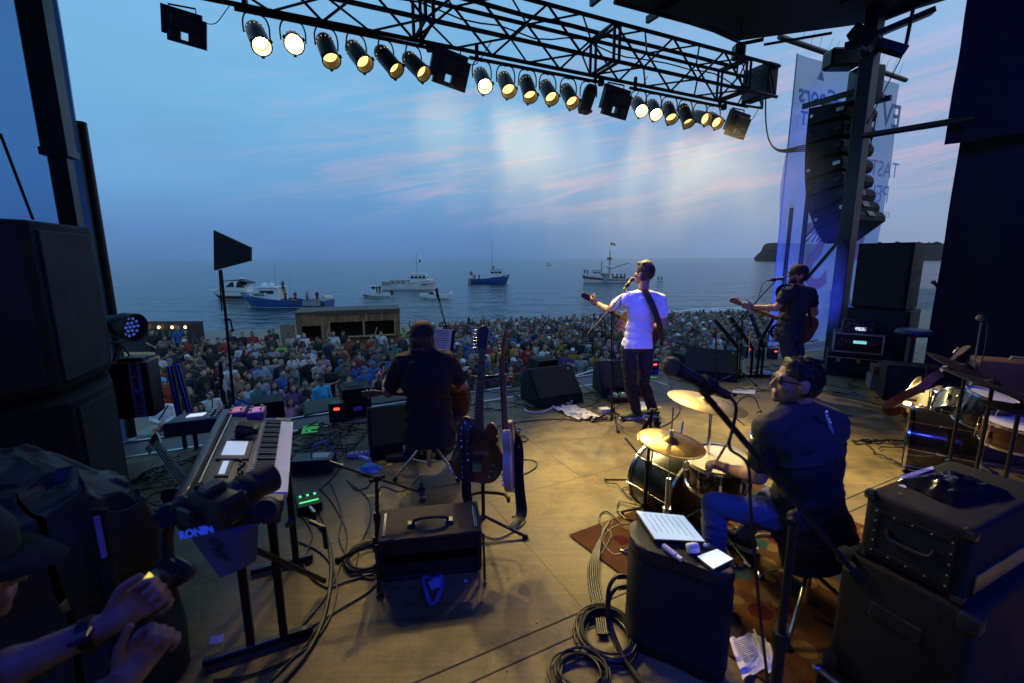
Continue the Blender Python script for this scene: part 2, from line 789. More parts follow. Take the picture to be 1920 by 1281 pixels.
for i in range(len(rows)-1):

    for j in range(nv-1):

        f=mb.bm.faces.new((vlist[i*nv+j],vlist[(i+1)*nv+j],vlist[(i+1)*nv+j+1],vlist[i*nv+j+1]));f.material_index=0 if j < 4 else 1

mb.bm.faces.new([vlist[j]for j in range(nv)])

struct(mb.build('headland',[rock,field]))

mb=MB();random.seed(3)

for i in range(90):

    x=800+random.random()*260;r=2+random.random()*3

    mb.ell((x,960+random.random()*60,25+r*.6+random.random()*2),(r*1.3,r,r),sub=1)

mb.build('distant_trees',mat('distant_foliage',(.03,.045,.03),.9,var=.4,vs=.3),kind='stuff')

# --- picket fence on the bank, far right

mb=MB();A=Dp(1722,566,26);Bq=Dp(1756,565,26.6);d=(Bq-A)

f1=thing('picket_fence','weathered grey picket fence on the bank beyond the right speaker stack','fence',(A.x,A.y,A.z-.45))

for i in range(9):mb.box(d*(i/8)+V((0,0,.6)),(.07,.03,1.2))

for z in (.35,.9):mb.box(d*.5+V((0,.03,z)),(d.length+.1,.03,.08),rotm(rz=math.degrees(math.atan2(d.y,d.x))))

mb.build('pickets',mat('grey_wood',(.3,.3,.32),.8),f1)

# ================================================================== STAGE STRUCTURE

CLOTHB=mat('black_drape',(.012,.013,.02),.9,bump=.3,bs=30)

roofm=mat('roof_skin',(.05,.05,.055),.7,bump=.2,bs=3)

rf=thing('stage_roof','dark stage roof overhead with ribbed underside and edge pipes','roof',(0,0,5.6))

mb=MB();poly=[(-6,4.0),(1.53,7.58),(4.03,8.9),(5.92,8.29),(6.52,7.62),(10.5,-1),(9,-5),(-4,-6.5),(-7,-2)]

mb.prism(poly,0,.14);mb.build('roof_deck',roofm,rf,smooth=False)

mb=MB()

for s in [x*1.1-1 for x in range(10)]:

    p0=S(s,-3);p1=S(s,6.2 if s < 6.2 else 4.5);mb.box((p0+p1)/2+V((0,0,-.05)),(.06,(p1-p0).length,.1),rotm(rz=27))

mb.build('rib',BLKM,rf,smooth=False)

mb=MB()

for (x0,y0),(x1,y1),r in (((1152,4),(1292,42),.03),((1318,47),(1382,76),.035),((1392,82),(1432,74),.03),((1432,84),(1560,62),.022)):

    a,c=Zp(x0,y0,5.45),Zp(x1,y1,5.45);mb.cyl(a-V((0,0,5.6)),c-V((0,0,5.6)),r)

mb.build('edge_pipe',BLKM,rf)

# tower leg right

tw=thing('stage_tower','black square roof tower leg standing between line array and bassist','tower',(5.62,7.8,0))

mb=MB();mb.box((0,0,2.85),(.2,.2,5.7),rotm(rz=25),bev=.01);mb.box((0,0,.03),(.5,.5,.06),rotm(rz=25));mb.build('leg',BLKM,tw)

mb=MB();O=V((5.62,7.8,0))

for (x0,y0),(x1,y1),th,hh in (((1583,88),(1640,75),.08,.16),((1640,66),(1750,20),.08,.16),((1630,78),(1697,98),.12,.2),((1600,60),(1640,82),.2,.3)):

    a,c=Dp(x0,y0,7.7),Dp(x1,y1,7.5);dd=(c-a);mb.box((a+c)/2-O,(dd.length,th,hh),frame(dd)@ rotm(ry=-90),bev=.008)

a,c=Dp(1615,108,7.75),Dp(1668,87,7.7);mb.cyl(a-O,c-O,.02)

a,c=Dp(1697,92,7.5),Dp(1712,18,7.5);mb.cyl(a-O,c-O,.025)

mb.build('outrigger_beam',BLKM,tw)

mb=MB();a,c=Dp(1618,255,7.7),Dp(1830,221,6.2);mb.cyl(a-O,c-O,.045);mb.build('cross_pipe',BLKM,tw)

mb=MB();a,c=Dp(1694,100,7.55),Dp(1625,235,7.7);mb.tube([a-O,c-O],.008,5);mb.build('cable',CABLE,tw)

mb=MB();a,c=Dp(1575,450,7.75),Dp(1510,525,7.4);mb.cyl(a-O,c-O,.03);mb.build('diagonal_brace',BLKM,tw)

# two slim scaffold tubes rising behind the bassist

for (x,y0,y1,Y)in ((1522,360,560,8.6),(1490,390,520,9.9)):

    a=Dp(x,y0,Y);mb=MB();mb.cyl((0,0,0),(0,0,a.z),.04);o=mb.build('scaffold_tube',BLKM);o.location=(a.x-.06,Y,0)

    tag(o,'taller black tube standing before the banner behind bassist' if y0 < 380 else 'shorter black tube standing behind the banner','pole')

# --- truss

TA=Dp(418,0,5.3);TB=Dp(1398,201,8.70);TB.z=TA.z=4.46

TD=(TB-TA).normalized();TN=V((-TD.y,TD.x,0));TLEN=(TB-TA).length

tr=thing('lighting_truss','long black box truss carrying the lamps above the stage front','truss',TA,math.degrees(math.atan2(TD.y,TD.x)))

WD,HT=.55,.47

for (yy,zz)in ((0,0),(-WD,0),(0,HT),(-WD,HT)):

    mb=MB();mb.cyl((-3.2,yy,zz),(TLEN+.05,yy,zz),.027,n=8);mb.build('chord',BLKM,tr)

mb=MB();x=-3.2;k=0

while x < TLEN-.1:

    x2=min(x+.52,TLEN);up_=k % 2

    for yy in (0,-WD):mb.cyl((x,yy,HT if up_ else 0),(x2,yy,0 if up_ else HT),.016,n=6,caps=False)

    for zz in (0,HT):mb.cyl((x,0 if up_ else -WD,zz),(x2,-WD if up_ else 0,zz),.013,n=6,caps=False)

    if k % 5 == 0:

        for q in (x,x+.09):

            mb.cyl((q,0,0),(q,0,HT),.022,n=6,caps=False);mb.cyl((q,-WD,0),(q,-WD,HT),.022,n=6,caps=False);mb.cyl((q,0,0),(q,-WD,0),.022,n=6,caps=False);mb.cyl((q,0,HT),(q,-WD,HT),.022,n=6,caps=False)

    x=x2;k += 1

mb.build('bracing',BLKM,tr)

mb=MB();mb.box((TLEN-.04,-.27,.28),(.24,.5,.5),bev=.012);mb.cyl((TLEN+.1,-.27,.32),(TLEN+.28,-.27,.32),.03);mb.build('end_block',BLKM,tr)

mb=MB();mb.cyl((TLEN-.3,0,0),(TLEN+.3,-.1,-.02),.02);mb.cyl((TLEN-.3,-WD,0),(TLEN+.3,-.1,-.02),.02);mb.cyl((TLEN+.1,0,HT),(TLEN+.3,-.1,0),.014);mb.build('end_bracket',BLKM,tr)

def truss_at(px,py,off=0.):

    d=ray(px,py);q=TA+TN*off;return CAM+d*((q-CAM).dot(TN)/d.dot(TN))

# loose cables draped on the truss

for k,(za,am,lb)in enumerate(((HT+.05,.03,'thick black cable loom lying along the top of the truss'),(.22,.14,'thin black cable sagging inside the lighting truss'))):

    pts=[];x=-3

    while x < TLEN-.3:

        pts.append(TA+TD*x+TN*(-.12-.2*k)+V((0,0,za+am*NZ.noise((x*1.3,k*9,0)))));x += .25

    mb=MB();mb.tube(pts,.028 if k == 0 else .009,6);tag(mb.build('truss_cable',CABLE),lb,'cable')

# drop cables from the truss end toward the line array

for k in range(4):

    a=truss_at(1436,170+4*k);c=Dp(1520,272+4*k,8.7);pts=[]

    for i in range(17):

        u=i/16;p=a.lerp(c,u);p.z -=(1.0-.05*k)*math.sin(math.pi*u)*(1-u*.62)*.8;p += ES*(-.35*math.sin(math.pi*u)*(1-.5*u));pts.append(p)

    mb=MB();mb.tube(pts,.012,5)

    tag(mb.build('drop_cable',CABLE),'black cable drooping from the truss end to the line array','cable','cables drooping from the truss end')

# chain hoist

hc=truss_at(1385,97,-.25);hz=thing('chain_hoist','small dark chain hoist holding the right end of the truss','hoist',hc)

mb=MB();mb.box((0,0,0),(.17,.2,.24),bev=.03);mb.build('motor_body',BLKM,hz)

mb=MB();mb.tube([(0,0,.12),(0,0,.9)],.012);mb.tube([(0,0,-.1),(0,0,-.42)],.014);mb.tube([(.05,0,-.1),(.12,0,-.3),(.22,0,-.45)],.01);mb.build('chain',BLKM,hz)

# --- lamp bars

CAN=mat('par_can_black',(.03,.028,.026),.34,.6,bump=.1)

GLOW=mat('lamp_lens_glow',(.9,.75,.4),.4,emit=(1,.64,.20),es=2.3)

BULB=mat('lamp_bulb_glow',(1,.9,.7),.4,emit=(1,.82,.50),es=40)

REFL=mat('lamp_reflector',(.8,.78,.7),.3,.8,emit=(1,.60,.16),es=1.1)

def lamp_bar(p0,p1,label):

    a,c=truss_at(*p0),truss_at(*p1);o=thing('lamp_bar',label,'lamp bar',(a+c)/2,group='bars of lamps under the truss')

    h=(c-a)/2;mb=MB();mb.cyl(-h,h,.024,n=8);mb.box(h,(.09,.07,.09),bev=.01);mb.build('pipe',BLKM,o)

    for u in (-.45,.45):

        mb=MB();mb.box(h*2*u+V((0,0,.08)),(.05,.06,.18),bev=.01);mb.build('clamp',BLKM,o)

lamp_bar((439,16),(806,90),'left lamp bar with six cans under the truss')

lamp_bar((880,108),(1127,155),'middle lamp bar with six cans under the truss')

lamp_bar((1181,165),(1357,201),'right lamp bar with six cans under the truss')

lens_pts=[]

def par(yk,ctr,dpx,label,lit=True,bulb=False,size=1.0):

    # yk: pixel of the yoke top, ctr: lens centre pixel, axis found from a can length of .40 m

    yp=truss_at(*yk)

    piv=yp+V((0,0,-.22))          # pivot of the can

    d=ray(*ctr);L0=.20

    # lens centre lies on the ray of ctr at distance about L0 from the pivot, on the side nearer to the camera

    dn=d.normalized();tt=(piv-CAM).dot(dn);perp=(CAM+dn*tt-piv).length

    off=math.sqrt(max(.0,.27**2-perp**2))if perp < .27 else 0

    if not lit:off=-off

    lc=CAM+dn*(tt-off);ax=(lc-piv).normalized()

    o=thing('par_can',label,'stage lamp',piv,group='par cans hanging from the truss')

    f=frame(ax,V((TD.x,TD.y,.02)));mx=f.to_4x4()

    mb=MB();rr=.098

    prof=[(.03,-.175),(.075,-.165),(.092,-.13),(rr,-.10),(rr,.20),(rr+.008,.205),(rr+.008,.225),(rr-.006,.225),(rr-.010,.14),(.06,.02)]

    mb.lathe(prof,22,mx,cap=False);mb.lathe([(.0001,-.178),(.03,-.175)],22,mx,cap=False)

    mb.build('can',CAN,o)

    mb=MB()

    for i in range(14):

        a=2*math.pi*i/14;mb.ell(f @ V((.1005*math.cos(a),.1005*math.sin(a),-.07)),.0055,sub=1)

    mb.build('vent_holes',REFL if lit else BLKM,o)

    for a in (0,2.1,4.2):

        mb=MB();mb.box(f @ V((.112*math.cos(a),.112*math.sin(a),.215)),(.02,.03,.03),f @ rotm(rz=math.degrees(a)));mb.build('gel_clip',BLKM,o)

    mb=MB();mb.lathe([(.0001,.11),(.05,.112),(rr-.012,.12)],22,mx,cap=False);mb.build('lens',GLOW if lit else CAN,o)

    if bulb:

        mb=MB();mb.ell(f @ V((0,0,.125)),(.062,.062,.03),f,sub=2);mb.build('bulb',BULB,o)

    # yoke: U of flat bar from yoke top to both sides of the can along the bar direction

    sx=TD*.13;top=yp-piv

    side=(ax.cross(V((0,0,1))));side=side.normalized()*.125 if side.length > .1 else sx

    if side.dot(TD)< 0:side=-side

    pts=[side,side+top*.55,side*.6+top*.93,-side*.6+top*.93,-side+top*.55,-side]

    mb=MB();mb.tube(catmull(pts,4),.009,6);mb.cyl(top*.92,top*1.05,.02);mb.build('yoke',BLKM,o)

    for sgn in (1,-1):lens_pts

    if lit:lens_pts.append((piv+ax*.3,ax))

    return o

W1=['leftmost par can, lens half hidden by its glowing can','second par can from the left, glaring straight into view','third par can of the left bar, tilted down to the right','fourth par can of the left bar, pointing down','fifth par can of the left bar, turned sideways','sixth par can of the left bar, turned sharply sideways']

for i,(yk,ct)in enumerate((((478,24),(493,92)),((547,37),(552,84)),((610,50),(624,120)),((667,62),(688,125)),((723,73),(748,138)),((775,84),(799,143)))):

    par(yk,ct,36,W1[i],bulb=i < 2)

W2=['first par can of the middle bar, brightest of its six','second par can of the middle bar, yellow lens down','third par can of the middle bar, seen from its side','fourth par can of the middle bar with yellow lens','fifth par can of the middle bar, tilted right','unlit black par can at the right end of the middle bar']

for i,(yk,ct)in enumerate((((903,113),(911,166)),((948,122),(956,175)),((989,130),(996,187)),((1027,138),(1037,189)),((1066,146),(1076,197)),((1104,152),(1094,211)))):

    par(yk,ct,30,W2[i],lit=i != 5,bulb=i == 0)

W3=['first par can of the right bar, bright round lens','second par can of the right bar, bright lens','third par can of the right bar, pointing down','fourth par can of the right bar, tilted right','fifth par can of the right bar, turned toward its neighbour','sixth par can of the right bar, last before the flood lamp']

for i,(yk,ct)in enumerate((((1198,169),(1205,211)),((1226,175),(1232,218)),((1256,181),(1261,227)),((1286,187),(1293,236)),((1314,193),(1328,225)),((1338,198),(1348,233)))):

    par(yk,ct,25,W3[i],bulb=i < 2)

# --- flat flood fixtures with see-through windows

def flood(px,py,hpx,ry,label,sc_=1.0):

    P=truss_at(px,py);hk=truss_at(px+3,hpx);o=thing('flood_lamp',label,'flood lamp',P,math.degrees(math.atan2(TD.y,TD.x)),'flood lamps under the truss');o.scale=(sc_,)*3

    R=rotm(rx=18,ry=ry);mb=MB()

    for x0,x1,z0,z1 in ((-.25,-.19,-.13,.2),(-.19,-.045,-.2,.2),(.045,.2,-.2,.2),(-.045,.045,.10,.2),(-.045,.045,-.06,0),(-.045,.045,-.2,-.15),(.2,.25,-.2,.14)):

        mb.box(R @ V(((x0+x1)/2,0,(z0+z1)/2)),(x1-x0,.08,z1-z0),R)

    mb.box(R @ V((0,-.05,.06)),(.3,.1,.16),R,bev=.03);mb.box(R @ V((.12,-.05,-.1)),(.1,.06,.12),R,bev=.02);mb.box(R @ V((-.12,-.05,-.1)),(.1,.06,.1),R,bev=.02)

    mb.build('housing',BLK,o,smooth=False)

    mb=MB();hh=max(.25,(hk-P).length);mb.tube([(-.15,0,.1),(-.15,0,hh),(.15,0,hh),(.15,0,.1)],.012,6);mb.build('yoke',BLKM,o)

    mb=MB();mb.tube(catmull([(.2,0,.1),(.36,0,.12),(.5,0,.3),(.6,0,.45)],5),.006,5);mb.build('power_cable',CABLE,o)

flood(346,52,2,8,'flood lamp hanging alone at the far left of the truss',.76)

flood(843,130,92,10,'flood lamp between the left and middle lamp bars')

flood(1154,192,158,6,'flood lamp between the middle and right lamp bars')

flood(1382,234,205,6,'flood lamp under the right end of the truss')

# --- line array

F0=Dp(1516,203,9.0)+ES*.5

la=thing('line_array','curved black line array hanging beside the tower, seen from behind','line array',F0)

th=0;P=V((0,0,0));cumul=[0,1.5,3.5,6.5,11,17,25,35]

for i,a in enumerate(cumul):

    a=rad(a);fr=ET*math.cos(a)-V((0,0,1))*math.sin(a);upv=V((0,0,1))*math.cos(a)+ET*math.sin(a)

    # trapezoid side profile: deeper at the middle, tapering to the rear

    hgt=.315;dep=.62

    prof=[(0,0),(0,-hgt),(-dep,-hgt+.05),(-dep-.04,-hgt+.12),(-dep-.04,-.12),(-dep,-.05)]

    mxx=MX(((fr.x,upv.x,ES.x,P.x),(fr.y,upv.y,ES.y,P.y),(fr.z,upv.z,ES.z,P.z),(0,0,0,1)))

    mb=MB();mb.prism(prof,-.5,.5,mxx,bev=.012,seg=1);c=mb.build('cabinet',BLKT,la,smooth=False)

    for s in (-.505,.505):

        for q_,z_ in ((-.08,(.05,.05,.02)),(-dep+.06,(.12,.06,.02))):mb=MB();mb.box(mxx @ V((q_,-.16,s)),z_,mxx.to_3x3());mb.build('rigging_plate',STEEL if i % 3 == 0 else BLKM,c)

    mb=MB();mb.box(mxx @ V((-dep-.05,-.16,0)),(.02,.1,.2),mxx.to_3x3());mb.build('input_plate',BLKM,c)

    P=P-upv*(hgt+.006)

mb=MB()

for s in (-.45,.45):mb.box(ET*-.36+ES*s+V((0,0,.07)),(.05,1.0,.09),rotm(rz=27))

for q in (-.75,-.1):mb.box(ET*q+V((0,0,.1)),(.95,.05,.07),rotm(rz=27))

mb.build('fly_frame',BLKM,la)

mb=MB()

for k in range(5):

    pts=[ET*(-.66-.03*k)+ES*(.1*k-.2)+V((0,0,-.3-.3*j))+V((.06*NZ.noise((k*3,j*.9,0)),.06*NZ.noise((k*3,j*.9,5)),0))-ET*(-.028*j*j*.5)for j in range(8)]

    mb.tube(catmull(pts,3),.012,5)

mb.build('cable_loom',CABLE,la)

P0=Dp(1622,160,8.4);mo=thing('array_hoist','black chain motor hanging above the line array beside tower','hoist',P0)

mb=MB();mb.box((0,0,0),(.4,.35,.55),bev=.05,seg=2);mb.box((-.42,.05,.42),(.5,.3,.3),bev=.04);mb.build('motor_body',BLKM,mo)

mb=MB();mb.tube([(0,0,.25),(0,0,1.1)],.02);mb.tube([(-.1,0,-.2),(-.15,.05,-.7)],.02);mb.build('chain',BLKM,mo)

# --- banner behind the array

def scrim(name,col,tr_,rough=.8):

    m=bpy.data.materials.new(name);m.use_nodes=True;t=m.node_tree;t.nodes.clear()

    o=t.nodes.new('ShaderNodeOutputMaterial');d=t.nodes.new('ShaderNodeBsdfDiffuse');l=t.nodes.new('ShaderNodeBsdfTranslucent');tp=t.nodes.new('ShaderNodeBsdfTransparent');tp.inputs[0].default_value=(*[min(1,c*1.35+.12)for c in col],1)

    co=t.nodes.new('ShaderNodeTexCoord');n=t.nodes.new('ShaderNodeTexNoise');n.inputs['Scale'].default_value=1.5;n.inputs['Detail'].default_value=6;t.links.new(co.outputs['Object'],n.inputs['Vector'])

    r=t.nodes.new('ShaderNodeValToRGB');r.color_ramp.elements[0].color=tuple(c*.85 for c in col)+(1,);r.color_ramp.elements[1].color=tuple(min(1,c*1.12)for c in col)+(1,);t.links.new(n.outputs[0],r.inputs[0])

    for q in (d,l):t.links.new(r.outputs[0],q.inputs[0])

    a=t.nodes.new('ShaderNodeMixShader');a.inputs[0].default_value=.5;t.links.new(d.outputs[0],a.inputs[1]);t.links.new(l.outputs[0],a.inputs[2])

    c=t.nodes.new('ShaderNodeMixShader');c.inputs[0].default_value=tr_;t.links.new(a.outputs[0],c.inputs[1]);t.links.new(tp.outputs[0],c.inputs[2])

    t.links.new(c.outputs[0],o.inputs[0]);return m

BO=Dp(1495,90,9.8);BO=V((BO.x,9.8,0));TDv=V((TD.x,TD.y,0))

bn=thing('event_banner','tall pale printed mesh banner hanging behind the line array','banner',BO,math.degrees(math.atan2(TD.y,TD.x)))

mb=MB();mb.sheet(lambda u,v:V((u*3.75,.10*NZ.noise((u*2.2,v*2.5,0))+.05*NZ.noise((u*7,v*5,3)),5.85*v-.1)),40,60);mb.build('cloth',scrim('banner_mesh',(.50,.55,.66),.22),bn)

mb=MB();mb.cyl((-.55,0,5.95),(3.95,0,5.86),.05);mb.build('top_pipe',BLKM,bn)

mb=MB()

for i in range(14):mb.tube([(.1+i*.27,0,5.9),(.12+i*.27+.1*random.random(),-.02,6.1),(.2+i*.27+.2*random.random()-.1,0,6.22)],.004,4)

mb.build('cable_ties',BLKM,bn)

mb=MB();mb.cyl((0,-.01,-.1),(0,-.01,5.75),.012);mb.build('edge_hem',mat('banner_hem',(.2,.22,.3),.7),bn)

BT=scrim('banner_print_blue',(.36,.42,.55),.40);BR=scrim('banner_print_red',(.55,.42,.50),.5);BG=scrim('banner_print_grey',(.46,.50,.60),.6)

def btext(body,x,z,size,m,shear=0.,bold=0.): # printed on the audience side: reads mirrored from the stage

    return text(body,size,m,bn,MX(((-1,0,0,x),(0,0,-1,-.13),(0,1,0,z),(0,0,0,1))),'printed_lettering',.001,bold,shear=shear)

btext('Coors',.66,5.0,.50,BT,.25,.010);btext('LIGHT',.62,4.55,.36,BT,0,.006);btext('ENT',1.5,4.85,.46,BT,0,.008)

btext('EV',3.3,4.95,.7,BT,0,.01);btext('TASTE',3.2,3.8,.5,BG);btext('PEI',3.3,3.25,.55,BG);btext('EXPERIENCE',3.25,2.8,.2,BG)

btext('S',1.25,1.75,2.0,BR,.25,.02);btext('ARDSEA',.85,.95,.28,BT);btext('Sail',.8,.45,.6,BT,.25,.01);btext('eal',2.3,.75,.8,BT,.2,.02);btext('s',2.75,2.2,1.4,BR,.2,.02)

mb=MB();mb.prism([(-.12,0),(.12,0),(0,.2)],0,.002,MX(((1,0,0,.62),(0,0,-1,-.13),(0,1,0,5.32),(0,0,0,1))));mb.build('printed_mountain',BT,bn)

# --- right side drape

dr=thing('stage_curtain','tall black side drape with torn edge closing the right wing','curtain',(6.0,6.7,0))

def drape(pts,z0,z1,amp,name):

    cum=[0]

    for i in range(len(pts)-1):cum.append(cum[-1]+(V(pts[i+1])-V(pts[i])).length)

    def fn(u,v):

        d=u*cum[-1];i=0

        while i < len(pts)-2 and d > cum[i+1]:i += 1

        a,c=V(pts[i]),V(pts[i+1]);p=a.lerp(c,(d-cum[i])/(cum[i+1]-cum[i]));n=V((-(c-a).y,(c-a).x,0)).normalized()

        return V((p.x,p.y,z0+(z1-z0)*v))+n*(amp*math.sin(d*7+.8*math.sin(d*2.1))*(1-.3*v)+.05*NZ.noise((d,v*3,0)))

    mb=MB();mb.sheet(fn,90,24);mb.build(name,CLOTHB,dr)

drape([(.22,.0,0),(1.6,-2.2,0),(3.4,-5.5,0),(3.2,-9,0)],0,3.62,.05,'lower_drape')

drape([(-.10,-.12,0),(1.42,-2.4,0),(3.2,-5.7,0),(3.0,-9,0)],3.32,5.6,.035,'upper_drape')

mb=MB();mb.tube([(.02,-.2,5.5),(-.06,-.18,5.0),(.0,-.2,4.5),(-.02,-.2,4.1)],.015);mb.build('tie_rope',RUB,dr)

bd=thing('unseen_backdrop_curtain','unseen black backdrop drape added behind the camera to darken the stage','curtain',(0,-3.4,0))  # out of view, added to keep sky light off the stage foreground

mb=MB();mb.sheet(lambda u,v:V((-9+18*u,-2*u+.12*math.sin(u*90),5.6*v)),120,6);mb.build('drape',CLOTHB,bd)

# --- left printed banner with dark legs in front

LB=Dp(187,487,5.0);lb=thing('side_banner','blue printed vinyl banner with grommets closing the left wing','banner',(LB.x,5.0,-.3))

mb=MB();mb.sheet(lambda u,v:V((-5.5*u,-2.4*u+.05*NZ.noise((u*5,v*4,0)),6.4*v)),30,40);mb.build('vinyl',scrim('vinyl_blue',(.28,.46,.95),.30),lb)

mb=MB();mb.sheet(lambda u,v:V((-.16*u,-.075*u-.012+.05*NZ.noise((u*.15,v*4,0)),6.4*v)),2,40);mb.build('hem_strip',scrim('vinyl_hem',(.22,.27,.40),.0),lb)

mb=MB()

for i in range(9):mb.ell((-.07,-.075,.5+i*.66),.014,sub=1)

mb.build('grommets',CHR,lb)

mb=MB();mb.tube([Dp(0,250,4.2)-V((LB.x,5,-.3)),Dp(62,412,4.35)-V((LB.x,5,-.3))],.012);mb.build('stay_wire',RUB,lb)

P=Dp(146,487,3.95);o=thing('jack_leg','thick dark telescopic leg rising in front of the left banner','pole',(P.x,3.95,0))

mb=MB();mb.box((0,0,1.45),(.125,.125,2.9),rotm(rz=20),bev=.01);mb.build('inner_tube',BLKM,o);mb=MB();mb.box((0,0,4.1),(.17,.17,2.9),rotm(rz=20),bev=.01);mb.box((0,0,2.68),(.185,.185,.06),rotm(rz=20));mb.build('outer_tube',BLKM,o)

a=Dp(151,230,4.5);mb=MB();mb.cyl((0,0,0),(0,0,a.z),.045);mb.ell((0,0,a.z),(.047,.047,.012));mb.cyl((0,0,1.2),(0,0,1.24),.06);o=mb.build('scaffold_pipe',BLKM);o.location=(a.x,4.5,0);tag(o,'straight dark pipe ending beside the left banner edge','pole')

# ================================================================== PEOPLE

def _caps(bm,p0,r0,p1,r1,sub=2):

    vs,fs=ico(sub);p0,p1=V(p0),V(p1);ax=p1-p0

    if ax.length < 1e-6:ax=V((0,0,1))

    f=frame(ax);bv=[]

    for v in vs:

        q=f @ v

        bv.append(bm.verts.new((p0+q*r0)if v.z < 0 else (p1+q*r1)))

    for t in fs:bm.faces.new([bv[i]for i in t])

def _ell(bm,c,r,rot=None,sub=2):

    vs,fs=ico(sub);rot=rot or MX.Identity(3);c=V(c)

    bv=[bm.verts.new(c+rot @ V((v.x*r[0],v.y*r[1],v.z*r[2])))for v in vs]

    for t in fs:bm.faces.new([bv[i]for i in t])

def blob(name,prims,vox,mats,sm=3,wrinkle=0.,wfreq=14.,wdir=None,sub=2,cut=None,deci=0.,flat=False):

    bm=bmesh.new()

    for p in prims:

        if p[0]== 'c':_caps(bm,*p[1:],sub=sub)

        else:_ell(bm,*p[1:],sub=sub)

    me=bpy.data.meshes.new('t');bm.to_mesh(me);bm.free()

    o=bpy.data.objects.new('t',me);COL.objects.link(o)

    m=o.modifiers.new('r','REMESH');m.mode='VOXEL';m.voxel_size=vox

    if sm:m=o.modifiers.new('s','SMOOTH');m.factor=.5;m.iterations=sm

    if deci:m=o.modifiers.new('d','DECIMATE');m.ratio=deci

    dg=bpy.context.evaluated_depsgraph_get();dg.update()

    r=bpy.data.meshes.new_from_object(o.evaluated_get(dg));r.name=name

    bpy.data.objects.remove(o);bpy.data.meshes.remove(me)

    if wrinkle:

        nrm=[v.normal.copy()for v in r.vertices]

        for v,n in zip(r.vertices,nrm):

            c=v.co.copy();q=V((c.x*wfreq*.7+c.z*wfreq*.5,c.y*wfreq*.6,c.z*wfreq*.8-c.x*wfreq*.5))

            if wdir:q=V((c.x*wfreq*wdir[0],c.y*wfreq*wdir[1],c.z*wfreq*wdir[2]))

            a=NZ.noise(q+V((3*NZ.noise(c*4),c.z*5,c.x*6)))

            rid=max(0,1-abs(a)*4.5);v.co=c+n*wrinkle*(rid*.75-.35+.45*NZ.noise(q*.7)+.12*NZ.noise(q*3))

    r.materials.clear()

    for m in (mats if isinstance(mats,(list,tuple))else [mats]):r.materials.append(m)

    if not flat:

        r.polygons.foreach_set('use_smooth',[True]*len(r.polygons))

    return r

def obj(me,name,parent=None,label=None):

    o=bpy.data.objects.new(name,me);COL.objects.link(o)

    if parent:o.parent=parent

    if label:o['label']=label

    return o

def hand(wr,dirv,palm,lat,curl=40,thumb_curl=20,s=1.0,spread=.0):

    """wr wrist, dirv to the fingers, palm normal (the side the fingers curl to), lat direction from little finger to index (thumb side)."""

    wr,d,pn,lt=V(wr),V(dirv).normalized(),V(palm).normalized(),V(lat).normalized();P=[]

    lt=(lt-d*lt.dot(d)).normalized();pn=(pn-d*pn.dot(d)-lt*pn.dot(lt)).normalized()

    P.append(('c',wr,.027*s,wr+d*.03*s,.031*s))

    for k in range(4):P.append(('c',wr+d*.02*s+lt*(k-1.5)*.014*s,.016*s,wr+d*.088*s+lt*(k-1.5)*.0205*s,.0125*s))

    for k,ln in enumerate((.062,.076,.082,.074)):

        p=wr+d*.09*s+lt*(k-1.5)*.0215*s;a=0;c=curl if not hasattr(curl,'__len__')else curl[k]

        dd=(d+lt*(k-1.5)*spread).normalized()

        for i,fr in enumerate((.46,.30,.24)):

            a += rad(c*(.8 if i == 0 else 1.0));dv=dd*math.cos(a)+pn*math.sin(a);q=p+dv*ln*fr*s

            P.append(('c',p,(.0098-.0009*i)*s,q,(.0090-.0010*i)*s));p=q

    p=wr+d*.028*s+lt*.030*s;dv=(d*.65+lt*.62+pn*.35).normalized();q=p+dv*.042*s;P.append(('c',p,.015*s,q,.0118*s))

    a=rad(thumb_curl);dv2=(dv*math.cos(a)+(pn*.6+d*.6-lt*.3).normalized()*math.sin(a)).normalized();q2=q+dv2*.034*s;P.append(('c',q,.0112*s,q2,.0095*s))

    P.append(('c',q2,.0098*s,q2+(dv2+pn*.3).normalized()*.024*s,.0082*s))

    return P

def headprims(c,hm,jaw=1.0,neck=None):

    c=V(c);H=lambda x,y,z:c+hm @ V((x,y,z))

    P=[('e',H(0,-.008,.022),(.076,.098,.092),hm),('e',H(0,.012,-.03),(.066,.080,.085),hm),('e',H(0,.04,-.075),(.046*jaw,.044,.042),hm),

         ('e',H(0,.074,-.098),(.022,.020,.018),hm),('c',H(0,.086,.012),.008,H(0,.107,-.032),.0105),('e',H(.012,.095,-.035),(.008,.009,.007),hm),('e',H(-.012,.095,-.035),(.008,.009,.007),hm),

         ('c',H(-.034,.080,.022),.011,H(.034,.080,.022),.011),('c',H(-.020,.088,-.062),.009,H(.020,.088,-.062),.009),('c',H(-.018,.086,-.074),.010,H(.018,.086,-.074),.010),

         ('e',H(.045,.062,-.025),(.022,.024,.024),hm),('e',H(-.045,.062,-.025),(.022,.024,.024),hm)]

    for s in (1,-1):

        P +=[('e',H(s*.079,-.012,-.008),(.011,.024,.034),hm),('e',H(s*.077,-.004,-.034),(.009,.012,.014),hm)]

    return P

def hrot(yaw,pitch=0,roll=0):  # yaw 0 faces +Y, positive turns to -X

    return MX.Rotation(rad(yaw),3,'Z')@ MX.Rotation(rad(pitch),3,'X')@ MX.Rotation(rad(roll),3,'Y')

